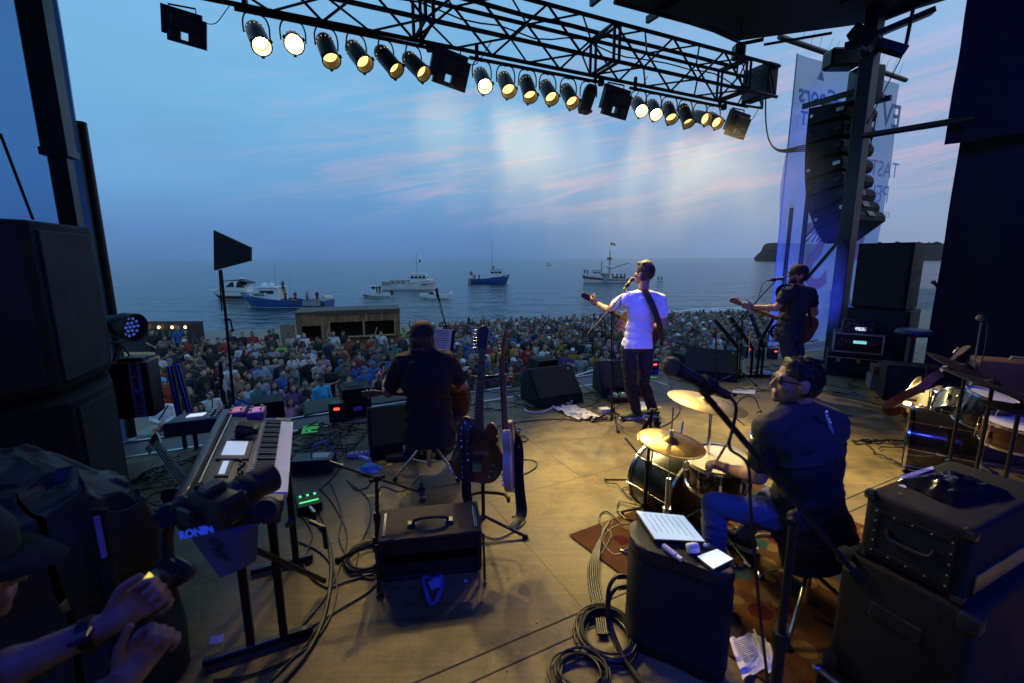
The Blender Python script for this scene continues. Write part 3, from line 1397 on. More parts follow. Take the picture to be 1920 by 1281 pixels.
def torso(J,infl=0.,belly=0.,sx=1.0):

    pel,che,nck=V(J['pel']),V(J['che']),V(J['nck']);rt=(V(J['shR'])-V(J['shL'])).normalized();up=(nck-pel).normalized()

    fw=up.cross(rt).normalized();rt=fw.cross(up);R=MX((rt,fw,up)).transposed();i=infl

    hrt=(V(J['hiR'])-V(J['hiL'])).normalized();hfw=V((0,0,1)).cross(hrt).normalized();RH=MX((hrt,hfw,hrt.cross(hfw))).transposed()

    mid=pel.lerp(che,.5)

    P=[('e',pel,(.165*sx+i,.115+i,.115+i),RH),('e',mid+fw*belly*.4,(.150*sx+i,.108+i+belly*.6,.16+i),R),('e',pel.lerp(che,.25)+fw*belly*.4,(.155*sx+i,.112+i+belly*.5,.13+i),R),

         ('e',che,(.165*sx+i,.115+i,.17+i),R),('e',che.lerp(nck,.45),(.155*sx+i,.095+i,.10+i),R)]

    for k in ('shL','shR'):

        P.append(('c',nck-up*.03,.055+i,V(J[k]),.058+i));P.append(('c',che.lerp(nck,.2),.085+i,V(J[k])-up*.03,.055+i))

    return P,R,fw,up

def arm(J,s,a=1.0):

    sh,el,wr=V(J['sh'+s]),V(J['el'+s]),V(J['wr'+s])

    return [('c',sh,.056*a,sh.lerp(el,.45),.050*a),('c',sh.lerp(el,.4),.051*a,el,.040*a),('c',el,.040*a,el.lerp(wr,.3),.043*a),('c',el.lerp(wr,.28),.043*a,wr,.027*a)]

def leg(J,s,i=0.,taper=1.0):

    h,k,a=V(J['hi'+s]),V(J['kn'+s]),V(J['an'+s])

    return [('c',h,.088+i,h.lerp(k,.5),.076+i),('c',h.lerp(k,.45),.077+i,k,.056+i),('c',k,.056+i,k.lerp(a,.35),.056*taper+i),('c',k.lerp(a,.3),.057*taper+i,a,.040*taper+i)]

def shoe(an,d,parent,upm,solem,L_=.285):

    d=V(d);d.z=0;d.normalize();an=V(an);sd=V((-d.y,d.x,0));R=MX((sd,d,V((0,0,1)))).transposed();g=V((an.x,an.y,0));z0=an.z-.085

    g.z=z0

    pr=[('e',g-d*.035+V((0,0,.05)),(.038,.05,.05),R),('e',g+d*.05+V((0,0,.042)),(.044,.09,.042),R),('e',g+d*.13+V((0,0,.035)),(.046,.065,.034),R),('c',an+V((0,0,.01)),.044,g+V((0,0,.05)),.046)]

    o=obj(blob('shoe',pr,.008,upm,sm=2),'shoe',parent)

    mb=MB();pts=[(0,-.092),(.034,-.08),(.042,-.03),(.040,.05),(.05,.12),(.042,.175),(.015,.202),(-.015,.202),(-.042,.175),(-.05,.12),(-.040,.05),(-.042,-.03),(-.034,-.08)]

    mb.prism(c2(pts,2),0,.028,m4(g,R),bev=.006);mb.build('sole',solem,o);return o

SKIN=mat('skin',(.42,.235,.165),.5,var=.12,vs=9,bump=.12,bs=130,sub=.15)

SKIN2=mat('skin_tan',(.36,.19,.125),.5,var=.12,vs=9,bump=.12,bs=130,sub=.15)

EYE=mat('eye_dark',(.03,.02,.015),.1)

HAIRB=mat('hair_brown',(.06,.032,.015),.45,var=.6,vs=55,bump=1.0,bs=150,stretch=(1,1,.3))

HAIRD=mat('hair_dark',(.022,.014,.010),.45,var=.5,vs=55,bump=1.0,bs=150,stretch=(1,1,.3))

HAIRC=mat('hair_curly',(.10,.055,.028),.5,var=.7,vs=40,bump=1.0,bs=90)

def fabric(name,col,rough=.85,bump=.35,bs=40):return mat(name,col,rough,var=.12,vs=5,bump=bump,bs=bs)

def eyes(c,hm,parent):

    for s in (1,-1):

        mb=MB();mb.ell(V(c)+hm @ V((s*.031,.083,.0)),(.011,.008,.007),hm);mb.build('eye',EYE,parent)

def headhair(c,hm,parent,m,top=.012,back=.0,side=True,noise=.006,low=-.03,front=.055):

    c=V(c);H=lambda x,y,z:c+hm @ V((x,y,z))

    P=[('e',H(0,-.014,.035+top*.3),(.081+top*.2,.098+top*.3,.088+top),hm),('e',H(0,-.045,-.005),(.073,.070+back,.075),hm),('c',H(-.035,front,.09+top*.4),.022,H(.035,front,.09+top*.4),.022)]

    P.append(('c',H(-.05,-.03,low-.02),.03,H(.05,-.03,low-.02),.03))

    if top > .02:P +=[('c',H(-.04,.03,.10),.03,H(.045,.05,.105),.028),('c',H(-.05,-.02,.105),.03,H(.05,-.02,.11),.03)]

    if side:P +=[('e',H(.07,.012,.02),(.013,.03,.035),hm),('e',H(-.07,.012,.02),(.013,.03,.035),hm)]

    o=obj(blob('hair',P,.006,m,sm=2,wrinkle=noise*.3,wfreq=70,wdir=(1.0,.5,.4)),'hair',parent);strands(o,c,hm,m,.094+top*.35,top);return o

def strands(par,c,hm,m,r0,top,n=650):

    rnd=random.Random(5);mb=MB()

    for k in range(n):

        a=rnd.uniform(-math.pi,math.pi);e=rnd.uniform(-.25,1.45)

        if abs(a)< 1.0 and e < .75:continue

        if abs(abs(a)-1.55)< .5 and e < .1:continue

        P=[]

        for i in range(4):

            t_=i/3;ee=e-t_*(.16+.12*top*10);aa=a+.10*t_*math.sin(k);rr=r0*(1+.055*math.sin(t_*2.6)+.02*rnd.random());P.append(c+hm @ V((.86*rr*math.cos(ee)*math.sin(aa),1.04*rr*math.cos(ee)*math.cos(aa)-.012,rr*math.sin(ee)*1.02+.026)))

        mb.tube(P,.0019,3,taper=[.0022,.0022,.0016,.0006])

    mb.build('hair_lock_fringe',m,par)

def cap(c,hm,parent,m,back=False):

    c=V(c);mx=MX.Translation(c)@ hm.to_4x4()

    mb=MB();prof=[(.094,-.0),(.095,.03),(.090,.07),(.070,.105),(.035,.124),(.0001,.128)]

    mb.lathe(prof,28,mx @ m4((0,-.008,.022))@ MX.Diagonal((1,1.12,.92,1)),cap=False)

    o=mb.build('cap',m,parent)

    mb=MB();s=-1 if back else 1

    vs=[];n=12

    for k in range(n+1):

        a=math.pi*(.12+.76*k/n);

        for rr,dz in ((.092,0),(.125,-.004),(.165,-.016-.012*abs(math.cos(a)))):

            yy=.088*math.sin(a)*1.12 if rr < .1 else .06+(rr-.03)*math.sin(a)*.95

            vs.append(mx @ V((-.09*math.cos(a)*(1.0 if rr < .13 else .92),s*yy-.008,.034+dz)))

    fs=[(k*3+j,(k+1)*3+j,(k+1)*3+j+1,k*3+j+1)for k in range(n)for j in range(2)]

    mb.add(vs,fs);bmesh.ops.solidify(mb.bm,geom=list(mb.bm.faces),thickness=.004);mb.build('brim',m,o);return o

def person(label,J,hc,hm,skin,group=None,neckr=.056,armk=1.0,hands=None,sx=1.0,belly=0.,bare_legs=False,vox=.0058,upper=True):

    base=V((V(J['pel']).x,V(J['pel']).y,0))

    T,R,fw,up=torso(J,-.012,belly,sx)

    P=T+arm(J,'L',armk)+arm(J,'R',armk)+leg(J,'L',-.012)+leg(J,'R',-.012)+headprims(hc,hm)

    P +=[('c',V(J['nck'])-up*.02,neckr+.008,V(hc)+hm @ V((0,-.02,-.05)),neckr)]

    for h in (hands or []):P += h

    me=blob('person',P,vox,skin,sm=3);o=obj(me,'person');tag(o,label,'person',group);return o,R,fw,up

def shirt(J,parent,m,infl=.014,belly=0.,sx=1.0,sleeve=.62,hem=.10,wr=.006,long=False,vox=.0085,name='t_shirt'):

    T,R,fw,up=torso(J,infl,belly,sx);pel=V(J['pel'])

    T +=[('e',pel-up*hem*.35,(.190*sx,.146+belly*.4,.13+hem*.6),R),('e',pel-up*hem*.9,(.190*sx,.146+belly*.3,.12),R)]

    for s in 'LR':

        sh,el,w_=V(J['sh'+s]),V(J['el'+s]),V(J['wr'+s])

        if long:T +=[('c',sh,.066+infl*.5,el,.055),('c',el,.055,el.lerp(w_,.92),.042)]

        else:T +=[('c',sh,.066+infl*.5,sh.lerp(el,sleeve*.55),.068+infl*.4),('c',sh.lerp(el,sleeve*.5),.067+infl*.4,sh.lerp(el,sleeve),.066+infl*.3)]

    me=blob(name,T,vox,m,sm=4,wrinkle=wr,wfreq=13);bm=bmesh.new();bm.from_mesh(me)

    bmesh.ops.bisect_plane(bm,geom=list(bm.verts)+list(bm.edges)+list(bm.faces),plane_co=pel-up*hem,plane_no=up+fw*.15,clear_inner=True);bm.to_mesh(me);bm.free();return obj(me,name,parent)

def trousers(J,parent,m,infl=.010,wr=.006,name='jeans',taper=1.05,cuff=.0):

    P=[('e',V(J['pel']),(.168,.122,.115),frame(V(J['nck'])-V(J['pel']),V((V(J['hiR'])-V(J['hiL']))))@ rotm(rz=0))]

    hr=(V(J['hiR'])-V(J['hiL'])).normalized();hf=V((0,0,1)).cross(hr);P=[('e',V(J['pel']),(.170,.124,.12),MX((hr,hf,hr.cross(hf))).transposed())]

    for s in 'LR':P += leg(J,s,infl,taper)

    return obj(blob(name,P,.0085,m,sm=3,wrinkle=wr,wfreq=16),name,parent)

# ------------------------------------------------------------------ singer

def PX(**k):return {n:Dp(*q)for n,q in k.items()}

sy=4.95

J=PX(pel=(1195,645,sy),che=(1203,585,sy),nck=(1206,547,sy),shL=(1173,560,sy-.03),shR=(1238,562,sy+.10),elL=(1141,582,sy+.10),wrL=(1121,570,sy+.32),elR=(1245,610,sy+.05),wrR=(1214,612,sy+.30),

       hiL=(1179,655,sy-.02),hiR=(1212,655,sy+.05),knL=(1181,718,sy+.02),knR=(1207,720,sy+.09),anL=(1191,778,sy-.02),anR=(1221,774,sy+.05))

for s,q in (('L',(1193,786)),('R',(1223,782))):

    g=Zp(*q);J['an'+s]=V((g.x,g.y,.09))

hc=Dp(1207,513,sy+.02);hm=hrot(42,6)

wl=V(J['wrL'])

hd=hand(wl,(-.75,.55,.35),(.35,.6,-.6),(-.3,-.3,.9),curl=48,thumb_curl=30)

hd2=hand(V(J['wrR']),(-.9,.2,-.3),(0,.8,-.3),(-.2,.2,.9),curl=30)

sg,R,fw,up=person('person in white t-shirt and black jeans singing at the microphone with acoustic guitar',J,hc,hm,SKIN2,hands=[hd,hd2])

shirt(J,sg,fabric('white_cotton',(.80,.79,.79)),wr=.006,hem=.05,sleeve=.55)

trousers(J,sg,fabric('black_denim',(.022,.021,.023)),wr=.007,taper=1.15,infl=.012)

headhair(hc,hm,sg,HAIRB,top=.022,noise=.006);eyes(hc,hm,sg)

for s in 'LR':shoe(J['an'+s],(-1,-.12,0)if s == 'L' else (-.85,.25,0),sg,fabric('green_canvas',(.07,.13,.05)),WHT)

SINGER=(J,fw,up)

# ------------------------------------------------------------------ bassist

by=5.8

J=PX(pel=(1481,622,by),che=(1494,573,by),nck=(1498,537,by),shL=(1474,549,by-.14),shR=(1521,549,by+.12),elL=(1456,578,by-.16),wrL=(1412,576,by+.02),elR=(1528,587,by+.22),wrR=(1500,603,by+.42),

       hiL=(1474,632,by-.08),hiR=(1492,632,by+.08),knL=(1480,690,by-.06),knR=(1499,690,by+.10),anL=(1488,735,by-.05),anR=(1508,735,by+.13))

for s,dx in (('L',-.05),('R',.13)):q=V(J['an'+s]);q.z=.09;J['an'+s]=q

hc=Dp(1496,516,by);hm=hrot(82,6)

hd=hand(J['wrL'],(-.9,.1,.15),(.2,.8,.2),(-.2,-.1,1),curl=50,thumb_curl=25);hd2=hand(J['wrR'],(-.8,-.3,-.2),(.1,-.6,0),(0,.1,.9),curl=35)

bs_,R,fw,up=person('person in black t-shirt and black cap playing a bass guitar',J,hc,hm,SKIN,hands=[hd,hd2],sx=1.12,belly=.05,armk=1.08)

shirt(J,bs_,fabric('black_cotton',(.020,.020,.022)),wr=.007,hem=.12,belly=.05,sx=1.12,sleeve=.5)

trousers(J,bs_,fabric('dark_denim',(.030,.034,.045)),taper=1.05)

headhair(hc,hm,bs_,HAIRD,top=.0,back=.02,low=-.055);eyes(hc,hm,bs_);cap(hc,hm,bs_,fabric('black_twill',(.015,.016,.02)))

cp=V(hc)+hm @ V((0,.108,.085))

text('A',.045,WHT,bs_,MX.Translation(cp)@ hm.to_4x4()@ MX(((-1,0,0,0),(0,0,1,.004),(0,1,0,0),(0,0,0,1))),'cap_logo')

P=[('e',V(hc)+hm @ V((s*.04,.05,-.075)),(.03,.045,.035),hm)for s in (1,-1)]+[('e',V(hc)+hm @ V((0,.075,-.098)),(.028,.024,.02),hm)]

obj(blob('beard',P,.006,HAIRD,sm=2,wrinkle=.003,wfreq=70),'beard',bs_)

for s in 'LR':shoe(J['an'+s],(-1,.1,0),bs_,fabric('black_canvas',(.02,.02,.02)),RUB)

BASSIST=(J,fw,up)

# ------------------------------------------------------------------ seated guitarist

gy=3.5

J=PX(pel=(806,800,gy),che=(800,718,gy-.02),nck=(794,657,gy+.02),shL=(752,680,gy+.02),shR=(840,676,gy+.02),elL=(728,737,gy+.12),wrL=(722,716,gy+.36),elR=(866,722,gy+.10),wrR=(838,728,gy+.36),

       hiL=(784,806,gy+.05),hiR=(828,806,gy+.05),knL=(775,776,gy+.42),knR=(862,772,gy+.40),anL=(770,862,gy+.45),anR=(828,838,gy+.20))

hc=Dp(792,634,gy+.05);hm=hrot(4,-8)

hd=hand(J['wrL'],(-.6,.5,.3),(.6,.3,.2),(-.2,0,.9),curl=45);hd2=hand(J['wrR'],(-.7,.4,-.3),(-.2,.6,-.4),(0,0,1),curl=35)

gt,R,fw,up=person('person in black shirt and black cap sitting with back turned, playing guitar',J,hc,hm,SKIN,hands=[hd,hd2],sx=1.14,belly=.03,armk=1.08)

shirt(J,gt,fabric('black_shirt_cotton',(.020,.018,.018)),wr=.008,hem=.16,sx=1.16,belly=.04,sleeve=.72,name='shirt',infl=.02)

trousers(J,gt,fabric('black_jeans',(.018,.018,.022)))

c=V(hc);H=lambda x,y,z:c+hm @ V((x,y,z))

P=[('e',H(0,-.04,-.02),(.086,.075,.06),hm),('c',H(-.06,-.05,-.06),.03,H(.06,-.05,-.06),.03),('e',H(.075,-.02,-.03),(.025,.04,.05),hm),('e',H(-.075,-.02,-.03),(.025,.04,.05),hm),('c',H(-.04,-.06,-.09),.02,H(.04,-.06,-.085),.02)]

random.seed(9)

for k in range(70):

    a=random.uniform(-2.0,2.0);z=random.uniform(-.10,.03);P.append(('e',H(.086*math.sin(a),-.02-.078*math.cos(a),z),(random.uniform(.009,.017),)*3))

obj(blob('curly_hair',P,.006,HAIRC,sm=1,wrinkle=.004,wfreq=60),'curly_hair',gt)

eyes(hc,hm,gt);cap(hc,hm,gt,fabric('black_felt',(.03,.026,.024)))

for s in 'LR':shoe(J['an'+s],(.3 if s == 'R' else -.1,1,0),gt,fabric('black_leather',(.018,.016,.015)),RUB)

GUITARIST=(J,fw,up)

# ------------------------------------------------------------------ drummer

dy=2.1

J=PX(pel=(1527,985,dy-.02),che=(1515,870,dy),nck=(1497,762,dy+.03),shL=(1446,806,dy-.02),shR=(1557,796,dy+.16),elL=(1422,893,dy+.0),wrL=(1372,882,dy+.22),elR=(1560,900,dy+.40),wrR=(1470,872,dy+.50),

       hiL=(1492,975,dy+.0),hiR=(1548,975,dy+.16),knL=(1338,945,dy+.10),knR=(1440,935,dy+.42),anL=(1345,1075,dy+.0),anR=(1388,1012,dy+.20))

g=Zp(1392,1030);J['anR']=V((g.x,g.y,.10));q=V(J['anL']);q.z=.12;J['anL']=q

hc=Dp(1494,716,dy+.03);hm=hrot(74,5)

wl=V(J['wrL'])

hd=hand(wl,(-.85,.35,.22),(.15,.15,-1),(.35,.85,.1),curl=(58,52,48,42),thumb_curl=25);hd2=hand(J['wrR'],(-.9,-.1,0),(0,0,-1),(0,-1,0),curl=50)

dm,R,fw,up=person('person in dark blue-grey sports polo and jeans sitting at the drums wearing sunglasses',J,hc,hm,SKIN,hands=[hd,hd2],sx=1.1,belly=.05,armk=1.1)

POLO=mat('polo_black_knit',(.011,.011,.014),.8,var=.1,bump=.3,bs=50)

shirt(J,dm,POLO,wr=.010,hem=.18,sx=1.14,belly=.05,sleeve=.66,name='polo_shirt',infl=.018)

# paler yoke panel lying over the shoulders: thin shell

T,R_,f_,u_=torso(J,.033,.0,1.13)

yk=blob('yoke_panel',T[3:],.0085,mat('polo_blue_knit',(.022,.025,.036),.8,var=.1,bump=.3,bs=50),sm=4,wrinkle=.001)

bm=bmesh.new();bm.from_mesh(yk);ch=V(J['che']).lerp(V(J['nck']),.18)

bmesh.ops.bisect_plane(bm,geom=list(bm.verts)+list(bm.edges)+list(bm.faces),plane_co=ch-u_*.0,plane_no=u_,clear_inner=True);bm.to_mesh(yk);bm.free()

obj(yk,'shirt_yoke',dm)

P=[('c',V(J['nck'])+up*.0,.072,V(J['nck'])+up*.035+fw*.01,.066)];obj(blob('collar',P,.007,POLO,sm=2),'collar',dm)

trousers(J,dm,mat('blue_denim',(.075,.105,.20),.85,var=.3,vs=7,bump=.35,bs=70),taper=1.0,wr=.007)

headhair(hc,hm,dm,HAIRD,top=.002,noise=.003,low=-.01,side=False,front=.045);eyes(hc,hm,dm)

c=V(hc);H=lambda x,y,z:c+hm @ V((x,y,z))

mb=MB()

for s in (1,-1):mb.ell(H(s*.034,.090,.004),(.028,.008,.020),hm);mb.tube([H(s*.062,.09,.008),H(s*.080,.03,.008),H(s*.082,-.015,.004),H(s*.078,-.045,-.02)],.0035,5)

mb.build('sunglasses',BLK,dm)

# back print: vertical reflective text strip along the shoulder blade

bc=V(J['che']).lerp(V(J['nck']),.60)+fw*-.104+V((.8,.6,0)).normalized()*.045

REFT=mat('reflective_print',(.45,.55,.85),.4)

rx=(u_*-1+V((.8,.6,0))*.40).normalized();nn=(-fw+V((.25,.1,.0))).normalized();ry=nn.cross(rx)

text('PeakPerformance',.034,REFT,dm,MX(((rx.x,ry.x,nn.x,bc.x),(rx.y,ry.y,nn.y,bc.y),(rx.z,ry.z,nn.z,bc.z),(0,0,0,1)))@ MX.Translation((0,0,.018)),'shirt_lettering',.004)

for s,d in (('L',(-.9,.45,0)),('R',(-.6,.75,0))):shoe(J['an'+s],d,dm,fabric('black_suede',(.02,.02,.02)),WHT)

DRUMMER=(J,fw,up)

# watch-free wrist ring on the left hand

mb=MB();mb.lathe([(.0105,-.002),(.0115,0),(.0105,.002)],12,m4(wl+V((-.085,.035,.010)),frame((-.85,.35,0))));mb.build('ring',CHR,dm)

# ------------------------------------------------------------------ camera operator, lower left

J=dict(pel=V((-1.18,.50,.62)),che=V((-1.14,.64,.92)),nck=V((-1.09,.76,1.12)),shL=V((-1.24,.83,1.02)),shR=V((-.98,.62,1.02)),elL=V((-1.06,.98,.93)),wrL=V((-.86,.93,.985)),elR=V((-.80,.60,.93)),wrR=V((-.72,.78,.99)),

         hiL=V((-1.26,.53,.6)),hiR=V((-1.10,.42,.6)),knL=V((-1.02,.78,.45)),knR=V((-.86,.60,.40)),anL=V((-1.16,.52,.1)),anR=V((-1.0,.36,.1)))

J['elR']=Dp(30,1390,.62);J['wrR']=Dp(228,1285,.80);J['elL']=Dp(-60,1290,.76);J['wrL']=Dp(200,1172,.86)

hc=Dp(-92,1072,.84);hm=hrot(-62,-10)

gd=(Dp(292,1105,.92)-Dp(215,1258,.84)).normalized()

hd=hand(J['wrL'],(Dp(288,1110,.92)-V(J['wrL'])),(.6,-.3,-.3),(.2,.3,.9),curl=66,thumb_curl=35);hd2=hand(J['wrR'],(Dp(285,1200,.86)-V(J['wrR'])),(-.2,-.4,.6),(-.1,.2,.9),curl=72)

op,R,fw,up=person('crouching camera operator in a cap, arms reaching for the gimbal in the dark',J,hc,hm,SKIN,hands=[hd,hd2])

shirt(J,op,fabric('dark_grey_cotton',(.03,.03,.035)),sleeve=.5,hem=.1);trousers(J,op,fabric('black_cargo',(.015,.015,.016)),name='trousers')

headhair(hc,hm,op,HAIRD,top=.0);cap(hc,hm,op,fabric('grey_twill',(.05,.045,.045)));eyes(hc,hm,op)

wv=(V(J['elL'])-V(J['wrL'])).normalized()

mb=MB();f=frame(wv);mb.lathe([(.031,-.012),(.034,-.011),(.034,.011),(.031,.012)],20,m4(V(J['wrL'])+wv*.03,f));o=mb.build('watch_strap',BLK,op)

mb=MB();mb.box(V(J['wrL'])+wv*.03+V((.012,-.03,.018)),(.036,.012,.036),f,bev=.004);mb.build('watch_face',mat('watch_glass',(.03,.03,.06),.3),o)

# ================================================================== GEAR HELPERS

def basis(yv,zv):  # matrix with local Y along yv and local Z close to zv

    y=V(yv).normalized();z=V(zv);z=(z-y*z.dot(y)).normalized();x=y.cross(z);return MX((x,y,z)).transposed()

def setm(o,loc,R):o.matrix_world=m4(loc,R);return o

def each(par,name,mats,items,**k):  # one part per item; item = function(mb)

    for fn in items:

        mb=MB();fn(mb);mb.build(name,mats,par,**k)

def microphone(par,head,tail,r=.026,ball=None,body=None,band=None):

    h,t=V(head),V(tail);d=(h-t).normalized();f=frame(d);mx=m4(t,f);ln=(h-t).length

    mb=MB();mb.lathe([(.0001,0),(r*.42,0),(r*.45,.01),(r*.72,ln*.72),(r*.8,ln*.78),(r*.8,ln*.8)],18,mx,cap=False);mc=mb.build('microphone',body or BLK,par)

    mb=MB();mb.ell(h-d*r*.95,(r,r,r),f,3);mb.cyl(h-d*r*1.05-d*.004,h-d*r*1.05+d*.006,r*1.04,n=20);mb.build('mic_grille',ball or mat('mic_mesh',(.22,.2,.17),.35,.8,bump=1.0,bs=900),mc)

    if band:mb=MB();mb.cyl(t+d*ln*.5,t+d*ln*.62,r*.74,n=16);mb.build('colour_band',band,mc)

    mb=MB();mb.cyl(t+d*ln*.25,t+d*ln*.42,r*.92,n=14);mb.build('mic_clip',RUB,par);return mc

def tripod(par,base,r=.28,h=.16,n=3,a0=20,m=None,th=.009):

    b_=V(base)

    for k in range(n):

        a=rad(a0+360*k/n);mb=MB();e=b_+V((r*math.cos(a),r*math.sin(a),.012));mb.cyl(b_+V((0,0,h)),e,th,n=8);mb.cyl(e-V((math.cos(a),math.sin(a),0))*.03+V((0,0,.004)),e+V((math.cos(a),math.sin(a),0))*.012,th*1.6,n=8);mb.build('leg',m or BLKM,par)

def stand(name,label,base,top,boom=None,mic=None,cat='stand',group=None,legs=True,m=None,a0=20,rr=.28,ball=None,band=None,r=.010,cable=True,micbody=None):

    """vertical pole from floor base to top; boom=(tail, head) tube; mic=(head, tail)."""

    b_=V(base);o=thing(name,label,cat,b_,group=group);T=V(top)-b_

    mb=MB();mb.cyl((0,0,.05),T*.55,r*1.35,n=10);mb.cyl(T*.5,T,r,n=10);mb.cyl(T*.54,T*.54+V((0,0,.05)),r*2,n=10);mb.cyl((0,0,.1),(0,0,.2),r*2,n=10);mb.build('pole',m or BLKM,o)

    if legs:tripod(o,(0,0,0),a0=a0,r=rr,m=m)

    if boom:

        p,q=V(boom[0])-b_,V(boom[1])-b_;mb=MB();mb.cyl(p,q,r*.75,n=8);d=(q-p).normalized();mb.cyl(p-d*.09,p,r*1.5,n=10);mb.build('boom',m or BLKM,o)

        mb=MB();mb.ell(T,(.022,.022,.024));mb.cyl(T-V((.03,.03,0)),T+V((.035,.035,0)),.012,n=8);mb.build('clutch',RUB,o)

    if mic:

        h,t=V(mic[0])-b_,V(mic[1])-b_;microphone(o,h,t,ball=ball,band=band,body=micbody)

        if cable:

            pts=[t,t+(t-h).normalized()*.08+V((0,0,-.04)),T.lerp(t,.5)+V((.02,-.02,-.06)),T+V((.02,-.015,-.05)),T*.5+V((.02,-.02,0)),V((.03,-.03,.1)),V((.1,-.12,.01))]

            mb=MB();mb.tube(catmull(pts,5),.0045,5);mb.build('mic_cable',CABLE,o)

    return o

# -------- guitars: local Y along the neck, Z out of the top, origin at body centre

SHAPES={

 'acoustic':[(0,-.245),(.12,-.235),(.19,-.15),(.185,-.05),(.125,.055),(.14,.16),(.11,.235),(.03,.25),(-.03,.25),(-.11,.235),(-.14,.16),(-.125,.055),(-.185,-.05),(-.19,-.15),(-.12,-.235)],

 'tele':[(0,-.20),(.11,-.19),(.165,-.11),(.155,-.02),(.115,.06),(.125,.12),(.09,.175),(.055,.16),(.035,.11),(-.035,.13),(-.05,.19),(-.10,.20),(-.145,.14),(-.125,.05),(-.155,-.03),(-.165,-.11),(-.11,-.19)],

 'strat':[(0,-.20),(.11,-.19),(.16,-.11),(.14,-.01),(.11,.06),(.14,.16),(.11,.21),(.06,.14),(.03,.10),(-.03,.10),(-.06,.17),(-.12,.26),(-.15,.2),(-.12,.06),(-.15,-.02),(-.165,-.12),(-.11,-.19)]}

MAPLE=mat('maple_neck',(.36,.19,.07),.4,var=.2,bump=.1,stretch=(6,1,6),coat=.3);ROSE=mat('rosewood',(.04,.022,.015),.5,var=.3,stretch=(6,1,6))

def guitar(o,kind,bodym,sidem,neckm=None,headm=None,th=.045,scale=1.0,board=None,strings=6,inline=True,neck=1.0):

    s=scale;sh=[(x*s,y*s)for x,y in c2(SHAPES[kind],5)];top=.2*s if kind != 'acoustic' else .245*s

    mb=MB();mb.mi=0;mb.prism(sh,-th,0,None,bev=.008,seg=2)

    for f in mb.bm.faces:

        if f.normal.z < .6:f.material_index=1

    bd_=mb.build('body',[bodym,sidem],o)

    nl=(.40*s if kind != 'acoustic' else .36*s)*neck;nw0,nw1=.028,.0215;y0=top-.09*s;y1=top+nl

    mb=MB();mb.add([(-nw0,y0,.0),(nw0,y0,.0),(nw1,y1,.0),(-nw1,y1,.0),(-nw0*.7,y0,-.026),(nw0*.7,y0,-.026),(nw1*.7,y1,-.02),(-nw1*.7,y1,-.02)],[(0,1,2,3),(7,6,5,4),(0,4,5,1),(1,5,6,2),(2,6,7,3),(3,7,4,0)]);nk=mb.build('neck',neckm or MAPLE,o)

    mb=MB();mb.add([(-nw0,y0,.001),(nw0,y0,.001),(nw1,y1,.001),(-nw1,y1,.001),(-nw0,y0,.007),(nw0,y0,.007),(nw1,y1,.006),(-nw1,y1,.006)],[(4,5,6,7),(0,1,5,4),(1,2,6,5),(2,3,7,6),(3,0,4,7)]);mb.build('fingerboard',board or ROSE,nk)

    mb=MB();L_=(y1-(-.10*s))

    for k in range(1,20):

        y=y1-L_*(1-2**(-k/12));

        if y > y0:w_=nw0+(nw1-nw0)*(y-y0)/(y1-y0);mb.box((0,y,.0075),(2*w_,.0024,.002))

    mb.build('fret_markings',STEEL,nk)

    mb=MB();hp=[(-.022,y1),(.022,y1),(.030,y1+.03),(.036,y1+.10),(.034,y1+.165),(.0,y1+.18),(-.03,y1+.165),(-.030,y1+.05)]if (kind == 'acoustic' or not inline)else [(-.021,y1),(.021,y1),(.024,y1+.03),(.026,y1+.16),(.005,y1+.185),(-.03,y1+.175),(-.048,y1+.14),(-.034,y1+.03)]

    mb.prism([(a,c-y1)for a,c in hp],-.016,0,m4((0,y1,-.002),rotm(rx=-9)),bev=.003,seg=1);hd_=mb.build('headstock',headm or neckm or MAPLE,o)

    for k in range(strings):

        if inline and kind != 'acoustic':p=(-.040-.002*k/strings,y1+.035+.022*k,-.012)

        else:p=((-.036 if k < strings/2 else .036),y1+.045+.042*(k %(strings//2)),-.012)

        mb=MB();mb.cyl((p[0],p[1],p[2]),(p[0]+(-.02 if p[0]< 0 else .02),p[1],p[2]),.004,n=6);mb.ell((p[0]+(-.026 if p[0]< 0 else .026),p[1],p[2]),(.010,.008,.006),sub=1);mb.cyl((p[0]*.5,p[1],-.004),(p[0]*.5,p[1],.012),.004,n=6);mb.build('tuner',CHR,hd_)

    mb=MB()

    for k in range(strings):

        u=(k-(strings-1)/2)/(strings-1);mb.tube([(u*.052,-.11*s,.012),(u*.036,y1,.010),(u*.036,y1+.03,.006)],.0006 if strings > 4 else .0012,4)

    mb.build('string_net',STEEL,o)

    if kind == 'acoustic':

        mb=MB();mb.lathe([(.05,.0008),(.052,.0012),(.062,.0012),(.064,.0008)],28,m4((0,.115*s,0)),cap=False);mb.cyl((0,.115*s,.0002),(0,.115*s,.0006),.05,n=28);mb.build('sound_hole',ROSE,o)

        mb=MB();mb.box((0,-.10*s,.006),(.15,.03,.012),bev=.004);mb.build('bridge',ROSE,o)

    else:

        mb=MB();mb.box((0,-.105*s,.006),(.085,.055,.012),bev=.003);mb.build('bridge',CHR,o)

        for y in (-.045,.075):mb=MB();mb.box((0,y*s,.005),(.085,.022,.01),rotm(rz=8),bev=.003);mb.build('pickup',BLK,o)

        for k in range(3):mb=MB();mb.cyl((.115*s-.012*k,-.08*s-.035*k,0),(.115*s-.012*k,-.08*s-.035*k,.018),.011,n=12);mb.build('knob',CHR,o)

    return bd_

